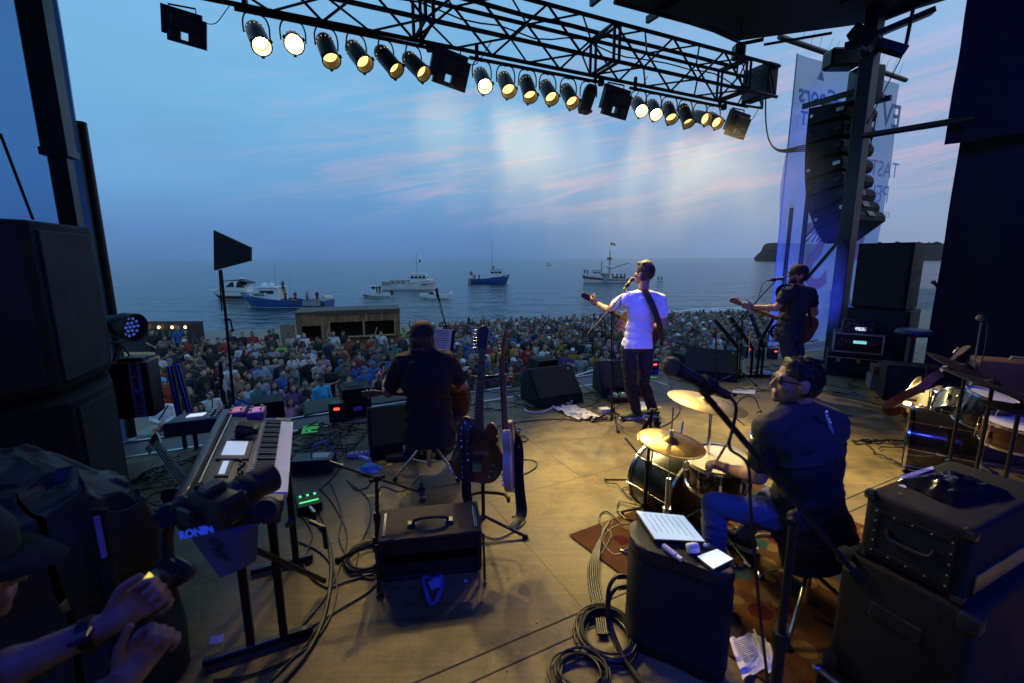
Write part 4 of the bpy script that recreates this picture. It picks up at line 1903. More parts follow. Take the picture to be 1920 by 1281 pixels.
def strap(pts,w,m,name,parent,nrm,th=.003,studs=0):

    P=catmull(pts,6);n=len(P);wd=[]

    NN=catmull(nrm,6)

    for i in range(n):

        d=(P[min(i+1,n-1)]-P[max(i-1,0)]).normalized();nv=NN[i].normalized();wd.append(d.cross(nv).normalized()*w)

    mb=MB();mb.ribbon(P,wd,th,NN);o=mb.build(name,m,parent)

    if studs:

        mb=MB()

        for i in range(1,n-1):

            for s_ in (-.32,.32):

                if i % studs == 0:mb.ell(P[i]+wd[i]*s_+NN[i].normalized()*.003,(.0035,)*3,sub=1)

        mb.build('stud',CHR,o)

    return o

def cable(pts,r=.0055,label='black cable',group=None,m=None,n=8,name='stage_cable',res=6):

    mb=MB();mb.tube(catmull(pts,res),r,6);o=mb.build(name,m or CABLE);tag(o,label,'cable',group);return o

def pxc(l,z=.008):return [Zp(x,y,z)for x,y in l]

def squiggle(p0,p1,seed,amp=.12,k=9,z=.008):

    rnd=random.Random(seed);d=V(p1)-V(p0);n=V((-d.y,d.x,0)).normalized();ph=rnd.random()*50;out=[]

    for i in range(k+1):

        u=i/k;out.append(V(p0)+d*u+n*amp*2*NZ.noise((u*2.5+ph,ph,0))*(1 if 0 < i < k else .3)+V((0,0,z-V(p0).z+.006*(i % 3))))

    return out

def tangle(name,label,px,n,seed,r=.0055,zmax=.05):

    rnd=random.Random(seed);mb=MB();cx=[Zp(*p)for p in px]

    lo=V((min(p.x for p in cx),min(p.y for p in cx),0));hi=V((max(p.x for p in cx),max(p.y for p in cx),0))

    for k in range(n):

        p=V((rnd.uniform(lo.x,hi.x),rnd.uniform(lo.y,hi.y),0));a=rnd.random()*6.28;pts=[]

        for i in range(rnd.randint(7,16)):

            a += rnd.uniform(-1.1,1.1);p=p+V((math.cos(a),math.sin(a),0))*.085

            p.x=min(max(p.x,lo.x),hi.x);p.y=min(max(p.y,lo.y),hi.y);pts.append(V((p.x,p.y,.006+rnd.random()*zmax)))

        mb.tube(catmull(pts,4),r*rnd.choice((.7,1,1,1.2)),5)

    o=mb.build(name,CABLE,kind='stuff');o['label']=label;return o

def coil(px,R,turns,label,seed,r=.0055,z0=.006,stretch=1.0):

    rnd=random.Random(seed);c=Zp(*px);pts=[]

    for i in range(turns*14):

        a=i/14*6.283;rr=R*(.82+.28*NZ.noise((i*.11,seed,0)));pts.append(V((c.x+rr*math.cos(a)+.05*NZ.noise((i*.03,seed,7)),c.y+rr*stretch*math.sin(a)+.05*NZ.noise((i*.03,seed,9)),z0+.010*((i//14)% 4)+.008*rnd.random())))

    mb=MB();mb.tube(catmull(pts,2),r,6);o=mb.build('cable_coil',CABLE);tag(o,label,'cable','coiled cables');return o

def wedge(c,rz,label,w=.62,d=.52,h=.40,grp='floor monitor wedges'):

    o=thing('floor_monitor',label,'monitor speaker',c,rz,grp)   # local -Y faces the performer

    prof=[(-d/2,0),(d/2,0),(d/2,h*.55),(d/2-.10,h*.95),(d/2-.2,h),(-d/2+.02,.10)]

    mx=MX(((0,0,1,0),(1,0,0,0),(0,1,0,0),(0,0,0,1)))

    mb=MB();mb.prism(prof,-w/2,w/2,mx,bev=.015,seg=2);mb.build('cabinet',BLKT,o,ang=.9)

    a=V((0,-d/2+.02,.10));b2=V((0,d/2-.2,h));dr_=(b2-a);f=MX((V((1,0,0)),dr_.normalized(),V((1,0,0)).cross(dr_.normalized()))).transposed()

    mb=MB();mb.box((a+b2)/2+f @ V((0,0,.006)),(w-.05,dr_.length-.04,.016),f,bev=.006);mb.build('grille',GRILL,o)

    for s in (-1,1):

        for zz in (.12,.2):

            mb=MB();mb.prism([(.07*math.cos(t_),.035*math.sin(t_))for t_ in [math.pi*k/8 for k in range(9)]],0,.004,MX(((0,0,s,s*(w/2+.001)),(1,0,0,.04),(0,1,0,zz),(0,0,0,1))));mb.build('handle_recess',RUB,o)

    mb=MB();mb.box(b2+f @ V((w/2-.08,-.06,.016)),(.035,.035,.003),f);mb.build('badge',ALU,o);return o

def led_par(loc,aim,label):

    o=thing('led_wash_lamp',label,'stage lamp',loc,group='round LED wash lamps beside the stage');f=frame(aim);mx=f.to_4x4()

    mb=MB();mb.lathe([(.0001,-.2),(.06,-.2),(.085,-.16),(.10,-.05),(.125,.0),(.13,.12),(.118,.12),(.112,.06),(.0001,.055)],26,mx,cap=False);mb.build('can',BLK,o)

    LED=mat('blue_led',(.1,.2,.9),.3,emit=(.10,.20,1.0),es=.3)

    mb=MB();k=0

    for ring,cnt in ((0,1),(.04,6),(.08,11)):

        for i in range(cnt):a=6.283*i/cnt;mb.cyl(f @ V((ring*math.cos(a),ring*math.sin(a),.058)),f @ V((ring*math.cos(a),ring*math.sin(a),.066)),.0125,n=10)

    mb.build('led_dot',LED,o)

    sd=f @ V((.15,0,0));mb=MB();mb.tube([sd,sd+f @ V((0,0,-.1))+V((0,0,-.16)),-sd+f @ V((0,0,-.1))+V((0,0,-.16)),-sd],.01,6);mb.build('yoke',BLKM,o);return o

# ================================================================== INSTRUMENTS HELD

SUNB=mat('spruce_top',(.36,.17,.055),.3,var=.2,coat=.5,stretch=(8,1,8));MAHOG=mat('mahogany',(.13,.05,.022),.35,var=.3,coat=.4,stretch=(6,1,6));GBLK=mat('gloss_black',(.015,.014,.014),.18,coat=.6)

o=thing('acoustic_guitar','acoustic guitar in the hands of the singer in white','guitar');bc_=Dp(1198,616,5.24);hd_=Dp(1094,553,5.42)

guitar(o,'acoustic',SUNB,MAHOG,th=.10,headm=ROSE,neckm=MAHOG);nd_=hd_-bc_;setm(o,bc_,basis(nd_,(-.35,1,.15)))

mi=o.matrix_world.inverted()

J,fw_,up_=SINGER;q=lambda p:mi @ V(p)

LTH=mat('black_strap_leather',(.016,.014,.013),.5,bump=.3)

sp=[Dp(1150,585,5.28),Dp(1186,551,5.14),Dp(1204,541,4.93),Dp(1219,562,4.80),Dp(1233,598,4.78),Dp(1240,628,4.84),Dp(1243,643,4.96),Dp(1238,645,5.10)]

nr=[V((-.3,-.6,.7)),V((-.3,-.2,.9)),V((0,-.3,.9)),V((.1,-.95,.3)),V((.15,-1,.1)),V((.2,-1,0)),V((.7,-.7,0)),V((1,0,0))]

strap([q(p)for p in sp],.065,LTH,'strap',o,[mi.to_3x3()@ v for v in nr],studs=0)

o=thing('bass_guitar','bass guitar with maple neck in the hands of the capped player','guitar');bc_=Dp(1496,612,5.92);hd_=Dp(1362,560,5.88)

guitar(o,'strat',MAHOG,MAHOG,headm=MAPLE,scale=1.12,strings=4,neck=1.4);setm(o,bc_,basis(hd_-bc_,(-.45,.8,.25)))

mi=o.matrix_world.inverted();sp=[Dp(1466,585,5.75),Dp(1478,556,5.66),Dp(1498,537,5.78),Dp(1512,560,5.72),Dp(1518,592,5.70),Dp(1522,615,5.80)]

strap([mi @ p for p in sp],.06,LTH,'strap',o,[mi.to_3x3()@ V(v)for v in ((-.6,-.8,.2),(-.4,-.7,.5),(0,-.4,.9),(.2,-.95,.3),(.3,-.9,0),(.5,-.8,0))])

o=thing('acoustic_guitar','acoustic guitar on the lap of the seated player','guitar');bc_=Dp(832,738,3.86);hd_=Dp(674,735,4.02)

guitar(o,'acoustic',SUNB,MAHOG,th=.10,neckm=MAHOG,headm=MAPLE);setm(o,bc_,basis(hd_-bc_,(.05,1,.3)))

# ================================================================== GUITARS ON THE DOUBLE STAND

gsb=Zp(907,1000);gs=thing('guitar_stand','black double guitar stand behind the small amplifier','guitar stand',gsb)

topz=Dp(913,708,gsb.y).z

mb=MB();mb.cyl((0,0,.1),(0,0,topz),.013,n=10);mb.build('pole',BLKM,gs)

a,c=Dp(893,706,gsb.y)-gsb,Dp(950,704,gsb.y-.03)-gsb

mb=MB();mb.cyl((a.x,a.y,topz),(c.x,c.y,topz+.02),.010);mb.build('cross_arm',BLKM,gs)

for p in (a,c):

    mb=MB();mb.tube(catmull([(p.x-.045,p.y-.05,topz+.035),(p.x-.04,p.y+.0,topz+.01),(p.x,p.y+.01,topz+.005),(p.x+.04,p.y+.0,topz+.01),(p.x+.045,p.y-.05,topz+.035)],4),.009);mb.build('neck_yoke',mat('yoke_foam',(.30,.13,.06),.7),gs)

for px,py in ((885,1022),(986,1010),(880,985)):

    e_=Zp(px,py)-gsb;mb=MB();mb.cyl((0,0,.13),(e_.x,e_.y,.015),.011);mb.cyl((e_.x*.93,e_.y*.93,.02),(e_.x*1.05,e_.y*1.05,.012),.017);mb.build('leg',BLKM,gs)

for dx in (-.07,.14):

    mb=MB();mb.tube(catmull([(0,0,.30),(dx,-.03,.30),(dx*1.2,-.10,.29),(dx*1.2,-.12,.33)],4),.011);mb.build('cradle',RUB,gs)

o=thing('electric_guitar','sunburst electric guitar with studded strap facing us on the double stand','guitar');bb,hh=Dp(891,905,2.62),Dp(903,678,2.78)

dn=(hh-bb).normalized();bc_=bb+dn*.20

guitar(o,'tele',mat('sunburst_wood',(.20,.075,.018),.22,var=.35,vs=3,coat=.7),mat('sunburst_edge',(.30,.11,.02),.25,coat=.6),headm=ROSE,neckm=MAPLE);setm(o,bc_,basis(dn,(-.20,-1,.15)))

strap([(-.04,.19,-.01),(-.075,.13,.03),(-.07,.02,.035),(-.06,-.10,.035),(-.05,-.19,.03),(-.045,-.28,.015),(-.03,-.36,-.01)],.062,LTH,'strap',o,[(0,.5,1),(0,.2,1),(0,0,1),(0,0,1),(0,0,1),(0,-.2,1),(0,-.5,1)],studs=2)

o=thing('electric_guitar','electric guitar seen edge-on with concho strap on the double stand','guitar');bb,hh=Dp(951,915,2.60),Dp(939,673,2.74)

dn=(hh-bb).normalized();bc_=bb+dn*.20

guitar(o,'tele',GBLK,mat('cream_binding',(.5,.42,.3),.4),neckm=mat('roasted_maple',(.24,.10,.035),.4,coat=.3));setm(o,bc_,basis(dn,(-.97,.1,0)))

strap([(0,.18,-.06),(-.06,.12,-.075),(-.07,.0,-.075),(-.05,-.12,-.07),(-.03,-.25,-.075),(-.01,-.36,-.08),(.05,-.40,-.05),(.12,-.40,-.03)],.075,LTH,'strap',o,[(0,.3,-1),(-.6,0,-1),(-1,0,-.6),(-1,0,-.6),(-1,0,-.5),(-1,-.3,-.4),(-.3,-1,-.3),(0,-1,0)])

for y in (.13,.045,-.035):

    mb=MB();mb.ell((-.078,y,-.085),(.020,.024,.008),rotm(ry=-35));mb.build('concho',CHR,o)

# ================================================================== SMALL AMP ON A TILT STAND

ap=V((-.475,2.40,.335));R_=rotm(rz=10)@ rotm(rx=13);amp=thing('guitar_amplifier','small dark tolex guitar amplifier tilted back on a stand, handle on top','amplifier');setm(amp,ap,R_)

mb=MB()

W_,D_,H_=.57,.25,.31

mb.box((0,0,-.012),(W_,D_,.024),bev=.008);mb.box((0,0,-H_+.012),(W_,D_,.024),bev=.008)

for s in (-1,1):mb.box((s*(W_/2-.012),0,-H_/2),(.024,D_,H_-.05))

mb.box((0,D_/2-.03,-H_/2),(W_-.05,.015,H_-.05));mb.box((0,-D_/2+.02,-.075),(W_-.05,.015,.10));mb.box((0,-D_/2+.02,-H_+.06),(W_-.05,.015,.07))

mb.build('cabinet',mat('brown_tolex',(.026,.018,.015),.6,bump=.6,bs=260),amp,smooth=False)

mb=MB();mb.tube(catmull([(-.10,-.02,.006),(-.085,-.02,.03),(-.03,-.02,.040),(.03,-.02,.040),(.085,-.02,.03),(.10,-.02,.006)],4),.009,8);mb.build('handle',RUB,amp)

for s in (-1,1):

    mb=MB();mb.box((s*.105,-.02,.008),(.045,.035,.014),bev=.003);mb.build('handle_cap',CHR,amp)

    mb=MB();mb.box((s*.255,-.005,.004),(.014,.17,.008),bev=.002);mb.build('tilt_bar',CHR,amp)

for k in range(6):mb=MB();mb.cyl((-.17+.055*k,D_/2-.004,-.06),(-.17+.055*k,D_/2+.03,-.045),.010,n=10);mb.build('knob',BLK,amp)

mb=MB();mb.lathe([(.0001,0),(.08,.0),(.09,.02),(.03,.08),(.0001,.08)],20,m4((0,D_/2-.05,-.17),rotm(rx=90)));mb.build('speaker_cone',STEEL,amp)

at_=thing('amplifier_stand','thin folding stand holding the small amplifier','stand',(ap.x,ap.y,0),10)

for s in (-1,1):

    mb=MB();mb.tube([(s*.294,-.10,.28),(s*.296,-.13,.012),(s*.296,-.17,.012)],.007,6);mb.tube([(s*.294,.16,.012),(s*.292,.0,.22)],.007,6);mb.build('leg',BLKM,at_)

mb=MB();mb.cyl((-.294,.14,.02),(.294,.14,.02),.007);mb.build('cross_bar',BLKM,at_)

# mic stand beside the amp with boom reaching over it

mb_=Zp(708,1062);stand('microphone_stand','black boom stand with pencil microphone on the left of the small amplifier',mb_,Dp(706,898,mb_.y),boom=(Dp(643,876,mb_.y+.06),Dp(785,922,mb_.y+.02)),mic=(Dp(792,945,2.44),Dp(790,905,2.5)),a0=-70,rr=.26)

# ================================================================== SINGER'S AND BASSIST'S STANDS

b_=Zp(1147,797);stand('microphone_stand','black boom stand with yellow-banded microphone at the mouth of the singer',b_,Dp(1147,585,b_.y),boom=(Dp(1113,615,b_.y+.02),Dp(1178,540,b_.y+.13)),mic=(Dp(1187,521,5.06),Dp(1170,543,4.95)),band=mat('yellow_tape',(.75,.5,.04),.6),a0=-85,rr=.22)

b_=Zp(1385,716);stand('microphone_stand','black boom stand with silver microphone at the mouth of the bass player',b_,Dp(1392,592,b_.y),boom=(Dp(1380,606,b_.y),Dp(1453,528,b_.y-.5)),mic=(Dp(1470,522,5.78),Dp(1440,526,5.7)),micbody=STEEL,a0=-60)

b_=Zp(838,725);stand('microphone_stand','boom stand with blue-lit round microphone in front of the seated player',b_,Dp(836,612,b_.y),boom=(Dp(842,640,b_.y),Dp(821,550,b_.y-.1)),mic=(Dp(818,540,b_.y-.1),Dp(822,562,b_.y-.1)))

b_=Zp(1343,745);stand('straight_stand','upright black stand with blue-lit upper tube beside the right wedge',b_,Dp(1342,615,b_.y),cat='stand',a0=10)

# foreground vocal microphone, close to the lens

b_=V((.90,1.32,0));stand('microphone_stand','large black vocal microphone on a boom rising across the drummer',b_,(.88,1.30,1.02),boom=(Dp(1592,1062,1.42),Dp(1312,728,1.20)),mic=(Dp(1243,680,1.16),Dp(1365,742,1.19)),r=.013,a0=40,cable=False,ball=mat('mic_mesh_tan',(.30,.22,.14),.4,.6,bump=1.0,bs=900))

mb=MB();mb.tube(catmull([Dp(1365,742,1.19),Dp(1380,762,1.2),Dp(1375,800,1.2),Dp(1368,840,1.19),Dp(1402,872,1.22),Dp(1408,960,1.22),Dp(1425,1150,1.22),Dp(1440,1281,1.22)],6),.0048,6)

tag(mb.build('microphone_cable',CABLE),'black cable hanging from the large foreground microphone','cable')

# ================================================================== WEDGES

wedge(Dp(735,800,4.0).xy.to_3d()+V((.02,.25,0)),20,'floor monitor wedge standing left in front of the seated player')

wedge(Zp(1022,760)+V((.10,.22,0)),25,'floor monitor wedge with white badge left of the singer',w=.66,h=.43)

wedge(Zp(1150,742)+V((.12,.2,0)),5,'floor monitor wedge directly in front of the singer',w=.62,h=.42)

wedge(Zp(1335,715)+V((.1,.3,0)),-25,'floor monitor wedge near the water bottle in front of the bass player',w=.75,h=.42)

# ================================================================== GUITARIST'S STOOL, STAND AND BOARD

b_=Zp(806,890);so=thing('round_stool','round black stool with chrome tripod under the seated player','stool',b_)

mb=MB();mb.cyl((0,0,.30),(0,0,.56),.016);mb.cyl((0,0,.08),(0,0,.36),.021);mb.build('post',CHR,so)

mb=MB();mb.lathe([(.0001,.55),(.15,.55),(.17,.58),(.165,.62),(.0001,.63)],24);mb.build('seat',BLKT,so)

for px,py in ((740,903),(860,905),(846,870)):

    e_=Zp(px,py)-b_;mb=MB();mb.cyl((0,0,.34),(e_.x,e_.y,.02),.010);mb.cyl((e_.x*.5,e_.y*.5,.17),(0,0,.1),.007);mb.build('leg',CHR,so);mb=MB();mb.cyl((e_.x*.94,e_.y*.94,.035),(e_.x*1.03,e_.y*1.03,.008),.017);mb.build('rubber_foot',RUB,so)

b_=Zp(838,800);ms_=thing('music_stand','black music stand holding a white chord sheet before the seated player','music stand',b_)

mb=MB();c_=Dp(826,640,b_.y)-b_;mb.cyl((0,0,.1),(0,0,c_.z),.011);mb.build('pole',BLKM,ms_);tripod(ms_,(0,0,0))

R_=rotm(rx=62,rz=-8);mb=MB();mb.box(c_,(.30,.24,.006),R_);mb.build('desk',BLKM,ms_)

sh_=thing('sheet_music','white printed chord sheet on the music stand','sheet',b_+c_);sh_.rotation_euler=R_.to_euler()

mb=MB();mb.box((.01,.0,.006),(.21,.27,.002));mb.build('page',PAPER,sh_)

mb=MB()

for k in range(9):mb.box((.0+.01*(k % 3),.11-.026*k,.0076),(.16-.02*(k % 3),.006,.0006))

mb.build('printed_text',INK,sh_)

def pedalboard(px,rz,w,d,label,specs):

    c=Zp(*px);o=thing('pedalboard',label,'pedalboard',c,rz)

    mb=MB();mb.box((0,0,.03),(w,d,.05),rotm(rx=4),bev=.006);mb.build('board',BLKM,o)

    for i,(x,y,sx,sy_,col,led)in enumerate(specs):

        p=thing('effect_pedal',label_p[i % len(label_p)]+' on the '+label.split(',')[0],'pedal',c+rotm(rz=rz)@ V((x,y,.062)),rz,'effect pedals on the boards')

        mb=MB();mb.box((0,0,.022),(sx,sy_,.044),bev=.004);mb.build('enclosure',mat('pedal_%d' % i,col,.35,.3),p)

        for k in range(3):mb=MB();mb.cyl((-sx*.3+sx*.3*k,sy_*.28,.044),(-sx*.3+sx*.3*k,sy_*.28,.058),.007,n=10);mb.build('knob',BLK,p)

        mb=MB();mb.cyl((0,-sy_*.3,.044),(0,-sy_*.3,.056),.008,n=12);mb.build('switch',CHR,p)

        if led:mb=MB();mb.ell((0,0,.047),(.004,)*3,sub=1);mb.build('led_light',mat('led_%s' % led,(.5,.1,.1),.3,emit=dict(red=(1,.05,.03),green=(.1,1,.2),white=(.8,.9,1))[led],es=6),p)

label_p=['white many-knobbed pedal','cream narrow pedal','red pedal','grey wide pedal','silver pedal','black pedal']

pedalboard((768,852),12,.42,.28,'black pedalboard left of the stool',[(-.13,.06,.10,.12,(.6,.6,.62),None),(.0,.08,.07,.11,(.55,.5,.4),None),(.11,.08,.075,.11,(.45,.05,.04),'red'),(.02,-.06,.15,.09,(.35,.36,.38),'white'),(.16,-.05,.07,.1,(.5,.5,.5),None)])

label_p=['black and yellow pedal','white pedal','small grey pedal']

pedalboard((1163,752),5,.3,.16,'wooden pedalboard at the feet of the singer',[(-.08,0,.07,.11,(.06,.05,.02),'green'),(.03,0,.08,.11,(.7,.68,.6),'green'),(.12,0,.06,.1,(.3,.3,.32),None)])

# ================================================================== KEYBOARD AND ITS STAND

kb=thing('synthesizer','long grey workstation keyboard with wooden rail and lit screen','keyboard')

KR=rotm(rz=24)@ rotm(ry=11);setm(kb,Zp(420,780,.97)-KR @ V((-.165,.51,0)),KR);kb.scale=(.74,1,1)

GREYP=mat('keyboard_shell',(.055,.052,.050),.45,.3,bump=.15,bs=150);L_,Wk=1.02,.44

mb=MB();mb.box((-.04,0,-.045),(Wk-.08,L_,.09),bev=.012,seg=2);mb.box((.185,0,-.06),(.09,L_,.06),bev=.008);mb.build('body',GREYP,kb,ang=.9)

mb=MB();mb.box((-.205,0,-.02),(.05,L_+.02,.12),rotm(ry=-12),bev=.012,seg=2);mb.build('wood_rail',mat('dark_wood',(.06,.032,.02),.45,var=.35,stretch=(8,.8,8),coat=.2),kb,ang=.9)

mb=MB();mb.box((-.175,0,.008),(.006,L_-.02,.01));mb.build('rail_trim',ALU,kb)

for s in (-1,1):mb=MB();mb.box((.175,s*(L_/2-.035),-.02),(.12,.07,.05),bev=.008);mb.build('end_cheek',GREYP,kb)

nW=42;y0=-L_/2+.075;st_=(L_-.15)/nW

KW=mat('key_white',(.82,.80,.80),.3,var=.04);KB_=mat('key_black',(.012,.012,.012),.3)

mb=MB()

for i in range(nW):mb.box((.165,y0+st_*(i+.5),-.006),(.165,st_*.93,.022),bev=.0015)

mb.build('white_key_set',KW,kb,smooth=False);mb=MB()

for i in range(nW-1):

    if i % 7 in (0,1,3,4,5):mb.box((.115,y0+st_*(i+1),.010),(.10,st_*.55,.02),bev=.002)

mb.build('black_key_set',KB_,kb,smooth=False)

mb=MB();mb.box((-.065,.0,.004),(.17,.23,.012),rotm(),bev=.004);mb.build('screen_bezel',BLK,kb)

SCR=mat('screen_glow',(.5,.6,.7),.25,emit=(.42,.52,.66),es=.75);mb=MB();mb.box((-.07,.01,.0115),(.12,.165,.003));mb.build('screen',SCR,kb)

mb=MB();mb.box((-.09,-.20,.003),(.065,.16,.008));mb.build('strip_bezel',BLK,kb);mb=MB();mb.box((-.092,-.20,.0082),(.03,.13,.002));mb.build('strip_screen',SCR,kb)

mb=MB()

for i in range(8):mb.box((.0,-.14-.028*i,.006),(.05,.004,.002));mb.box((-.02+.035*((i*37)% 10)/10,-.14-.028*i,.012),(.012,.014,.016))

mb.build('slider_button_row',BLK,kb,smooth=False);mb=MB()

for i in range(30):mb.box((.045,L_/2-.12-.027*i,.003),(.014,.017,.006))

for i in range(5):

    for k in range(2):mb.box((-.085+.04*i*0-.03*k,L_/2-.24+.03*i,.003),(.016,.016,.006))

mb.build('button_set_dot',mat('button_grey',(.35,.34,.36),.5),kb,smooth=False)

for i,(x,y)in enumerate(((-.09,.17),(-.055,.19),(-.10,.13))):mb=MB();mb.lathe([(.0001,.014),(.014,.014),(.016,0)],16,m4((x,y,.0)),cap=False);mb.build('knob',BLK,kb)

ks=thing('keyboard_stand','black folding steel stand under the keyboard','stand',(0,0,0))

for (x0,y0_),(x1,y1_)in (((470,1072),(587,1043)),((380,1243),(587,1177))):

    a,c=Zp(x0,y0_,.025),Zp(x1,y1_,.025);d=c-a;mb=MB();mb.box((a+c)/2,(d.length,.035,.035),rotm(rz=math.degrees(math.atan2(d.y,d.x))),bev=.004);mb.build('foot_bar',BLKM,ks)

    for u in (.42,.72):

        p=a.lerp(c,u);mb=MB();mb.box((p.x,p.y,.43),(.035,.03,.82),rotm(rz=20),bev=.004);mb.build('post',BLKM,ks)

a,c=Zp(430,1226,.1),Zp(520,1058,.8);mb=MB();mb.cyl((-1.12,1.55,.82),(-1.05,2.25,.06),.014);mb.cyl((-.86,1.62,.82),(-1.22,2.25,.4),.014);mb.build('diagonal_brace',BLKM,ks)

mb=MB();mb.tube([(-.80,1.64,.80),(-.74,1.62,.79),(-.735,1.62,.70)],.010);mb.build('locking_lever',BLKM,ks)

# printed cloth under the keyboard

pp=[Dp(x,y,1.50)for x,y in ((352,1000),(455,1000),(452,1068),(414,1084),(398,1066))];c_=sum(pp,V())/5

o=thing('printed_bag','pale printed cloth bag hanging under the keyboard','bag',c_)

mb=MB();mb.add([p-c_ for p in pp]+[p-c_+V((.03,.05,0))for p in pp],[(0,1,2,3,4),(9,8,7,6,5)]+[(i,5+i,5+(i+1)% 5,(i+1)% 5)for i in range(5)]);mb.build('cloth',mat('pale_cloth',(.14,.13,.16),.85,bump=.4,bs=20),o,smooth=False)

mb=MB()

for (x,y,wd,hh)in ((405,1018,28,12),(412,1034,34,4),(416,1044,38,4)):a=Dp(x,y,1.494)-c_;mb.box(a,(wd/570,.002,hh/570),rotm(ry=28))

mb.build('printed_text',INK,o)

# small synth, bright pedals and wedge box at the far end of the keyboard

c_=Dp(372,792,2.62);o=thing('sound_module','small black synth module with lit display beyond the keyboard','synthesizer',c_,22)

mb=MB();mb.box((0,0,0),(.26,.34,.08),rotm(rx=-8),bev=.008);mb.build('housing',BLK,o);mb=MB();mb.box((-.01,.02,.042),(.085,.10,.004),rotm(rx=-8));mb.build('screen',mat('white_display',(.8,.85,.9),.3,emit=(.75,.85,.95),es=.8),o)

for k in range(8):mb=MB();mb.cyl((.08+.03*(k % 2),-.1+.05*(k//2),.035),(.08+.03*(k % 2),-.1+.05*(k//2),.06),.008,n=10);mb.build('knob',STEEL,o)

mb=MB();mb.tube(catmull([(-.05,.1,.05),(-.02,.16,.12),(.06,.1,.14),(.08,.0,.08)],5),.004,5);mb.build('patch_lead',CABLE,o)

for px,lab,col in ((446,'left pink glowing pedal at the far end of the keyboard',(1,.25,.35)),(482,'right pink glowing pedal at the far end of the keyboard',(.8,.3,.7))):

    o=thing('effect_pedal',lab,'pedal',Dp(px,776,2.5),22);mb=MB();mb.box((0,0,0),(.085,.13,.05),bev=.004);mb.build('enclosure',mat('pedal_purple',(.2,.12,.3),.4),o)

    mb=MB();mb.box((0,.0,.027),(.07,.09,.003));mb.build('glow_panel',mat('pink_panel%d' % px,(.5,.3,.4),.4,emit=col,es=.35),o)

    for k in range(4):mb=MB();mb.cyl((-.025+.05*(k % 2),-.03+.06*(k//2),.028),(-.025+.05*(k % 2),-.03+.06*(k//2),.042),.007,n=8);mb.build('knob',STEEL,o)

o=thing('expression_box','small black wedge box sitting on the keyboard','box',Dp(462,800,2.18),22);o.location.z=.952

mb=MB();mb.prism([(-.05,0),(.05,0),(.05,.03),(-.04,.06)],-.035,.035,MX(((1,0,0,0),(0,0,1,0),(0,1,0,0),(0,0,0,1))),bev=.004);mb.build('case',BLK,o);mb=MB();mb.box((-.0,0,.05),(.07,.06,.006),rotm(ry=18));mb.build('treadle',RUB,o)

# floor boxes right of the keyboard

c_=Zp(579,950);o=thing('floor_mixer','small black mixer box with green lights right of the keyboard','mixer',c_,30)

mb=MB();mb.box((0,0,.035),(.17,.2,.07),rotm(rx=6),bev=.006);mb.build('housing',BLK,o)

GRN=mat('green_light',(.1,.6,.2),.4,emit=(.08,1,.18),es=1.1);mb=MB();mb.box((.0,-.06,.0735),(.13,.016,.003));mb.build('light_strip',GRN,o)

for k in range(5):mb=MB();mb.box((-.05+.025*k,.03+.02*(k % 2),.078),(.016,.022,.006));mb.build('lit_key',GRN if k % 2 == 0 else BLK,o)

mb=MB();mb.cyl((.0,-.10,.04),(.02,-.19,.035),.017,n=14);mb.build('plug',STEEL,o)

cable(pxc([(590,958),(598,985),(612,1005),(621,1050),(618,1110),(600,1180),(565,1240),(520,1290)],.01),.011,'thick black multicore running from the green-lit mixer to the front')

c_=Zp(590,880);o=thing('rack_box','black slotted power box behind the green-lit mixer','box',c_,8);mb=MB();mb.box((0,0,.06),(.34,.18,.12),bev=.006);mb.build('housing',BLK,o)

for k in range(9):mb=MB();mb.box((-.01+.016*k,.02,.1205),(.006,.10,.002));mb.build('vent_slat',STEEL,o)

cable([Zp(585,860,.13),Zp(585,840,.26),Zp(606,829,.30),Zp(625,846,.2),Zp(640,858,.03)],.006,'bright blue patch lead arching from the slotted power box',m=mat('blue_lead',(.12,.2,.7),.4))

# ================================================================== GIMBAL WITH CAMERA

gc_=Dp(455,930,1.16);gm=thing('camera_gimbal','black handheld stabiliser held by the crouching operator','gimbal',gc_)

g=lambda x,y,d=1.16:Dp(x,y,d)-gc_

mb=MB();P=[g(322,960),g(345,945),g(372,962),g(420,968),g(470,958),g(498,945)]

mb.tube(catmull(P,4),.022,8);mb.build('tilt_arm',BLK,gm)

mb=MB();dv=(g(498,945)-g(400,967)).normalized();nb_=V((0,-1,.15));nb_=(nb_-dv*nb_.dot(dv)).normalized();mb.box(g(408,976)+nb_*.012,(.17,.05,.012),MX((dv,dv.cross(nb_)*-1,nb_*1)).transposed()@ rotm(),bev=.004);mb.build('arm_plate',BLK,gm)

BLUE_PRINT=mat('blue_glow_print',(.05,.15,.8),.4,emit=(.03,.09,.8),es=.35);px_=dv;pz_=nb_;py_=pz_.cross(px_)  # print emits a little blue, light put into the lettering material

lc_=g(392,983)+nb_*.05

text('RONIN',.030,BLUE_PRINT,gm,MX(((px_.x,py_.x,pz_.x,lc_.x),(px_.y,py_.y,pz_.y,lc_.y),(px_.z,py_.z,pz_.z,lc_.z),(0,0,0,1))),'maker_lettering',.0008,.0012)

for q_,r_ in ((g(500,955),.032),(g(322,965),.034),(g(315,1060),.028)):

    mb=MB();mb.lathe([(.0001,-.03),(r_*.9,-.03),(r_,-.02),(r_,.02),(r_*.9,.03),(.0001,.03)],20,m4(q_,rotm(rx=70,rz=20)));mb.build('motor',BLK,gm)

mb=MB();mb.tube(catmull([g(322,968),g(312,1000),g(315,1045),g(345,1065),g(352,1075)],4),.018,8);mb.build('pan_arm',BLK,gm)

mb=MB();mb.cyl(g(352,1070),g(322,1088),.026);mb.cyl(g(318,1075,1.05),g(215,1262,.86),.019,n=14);mb.build('handle',RUB,gm)

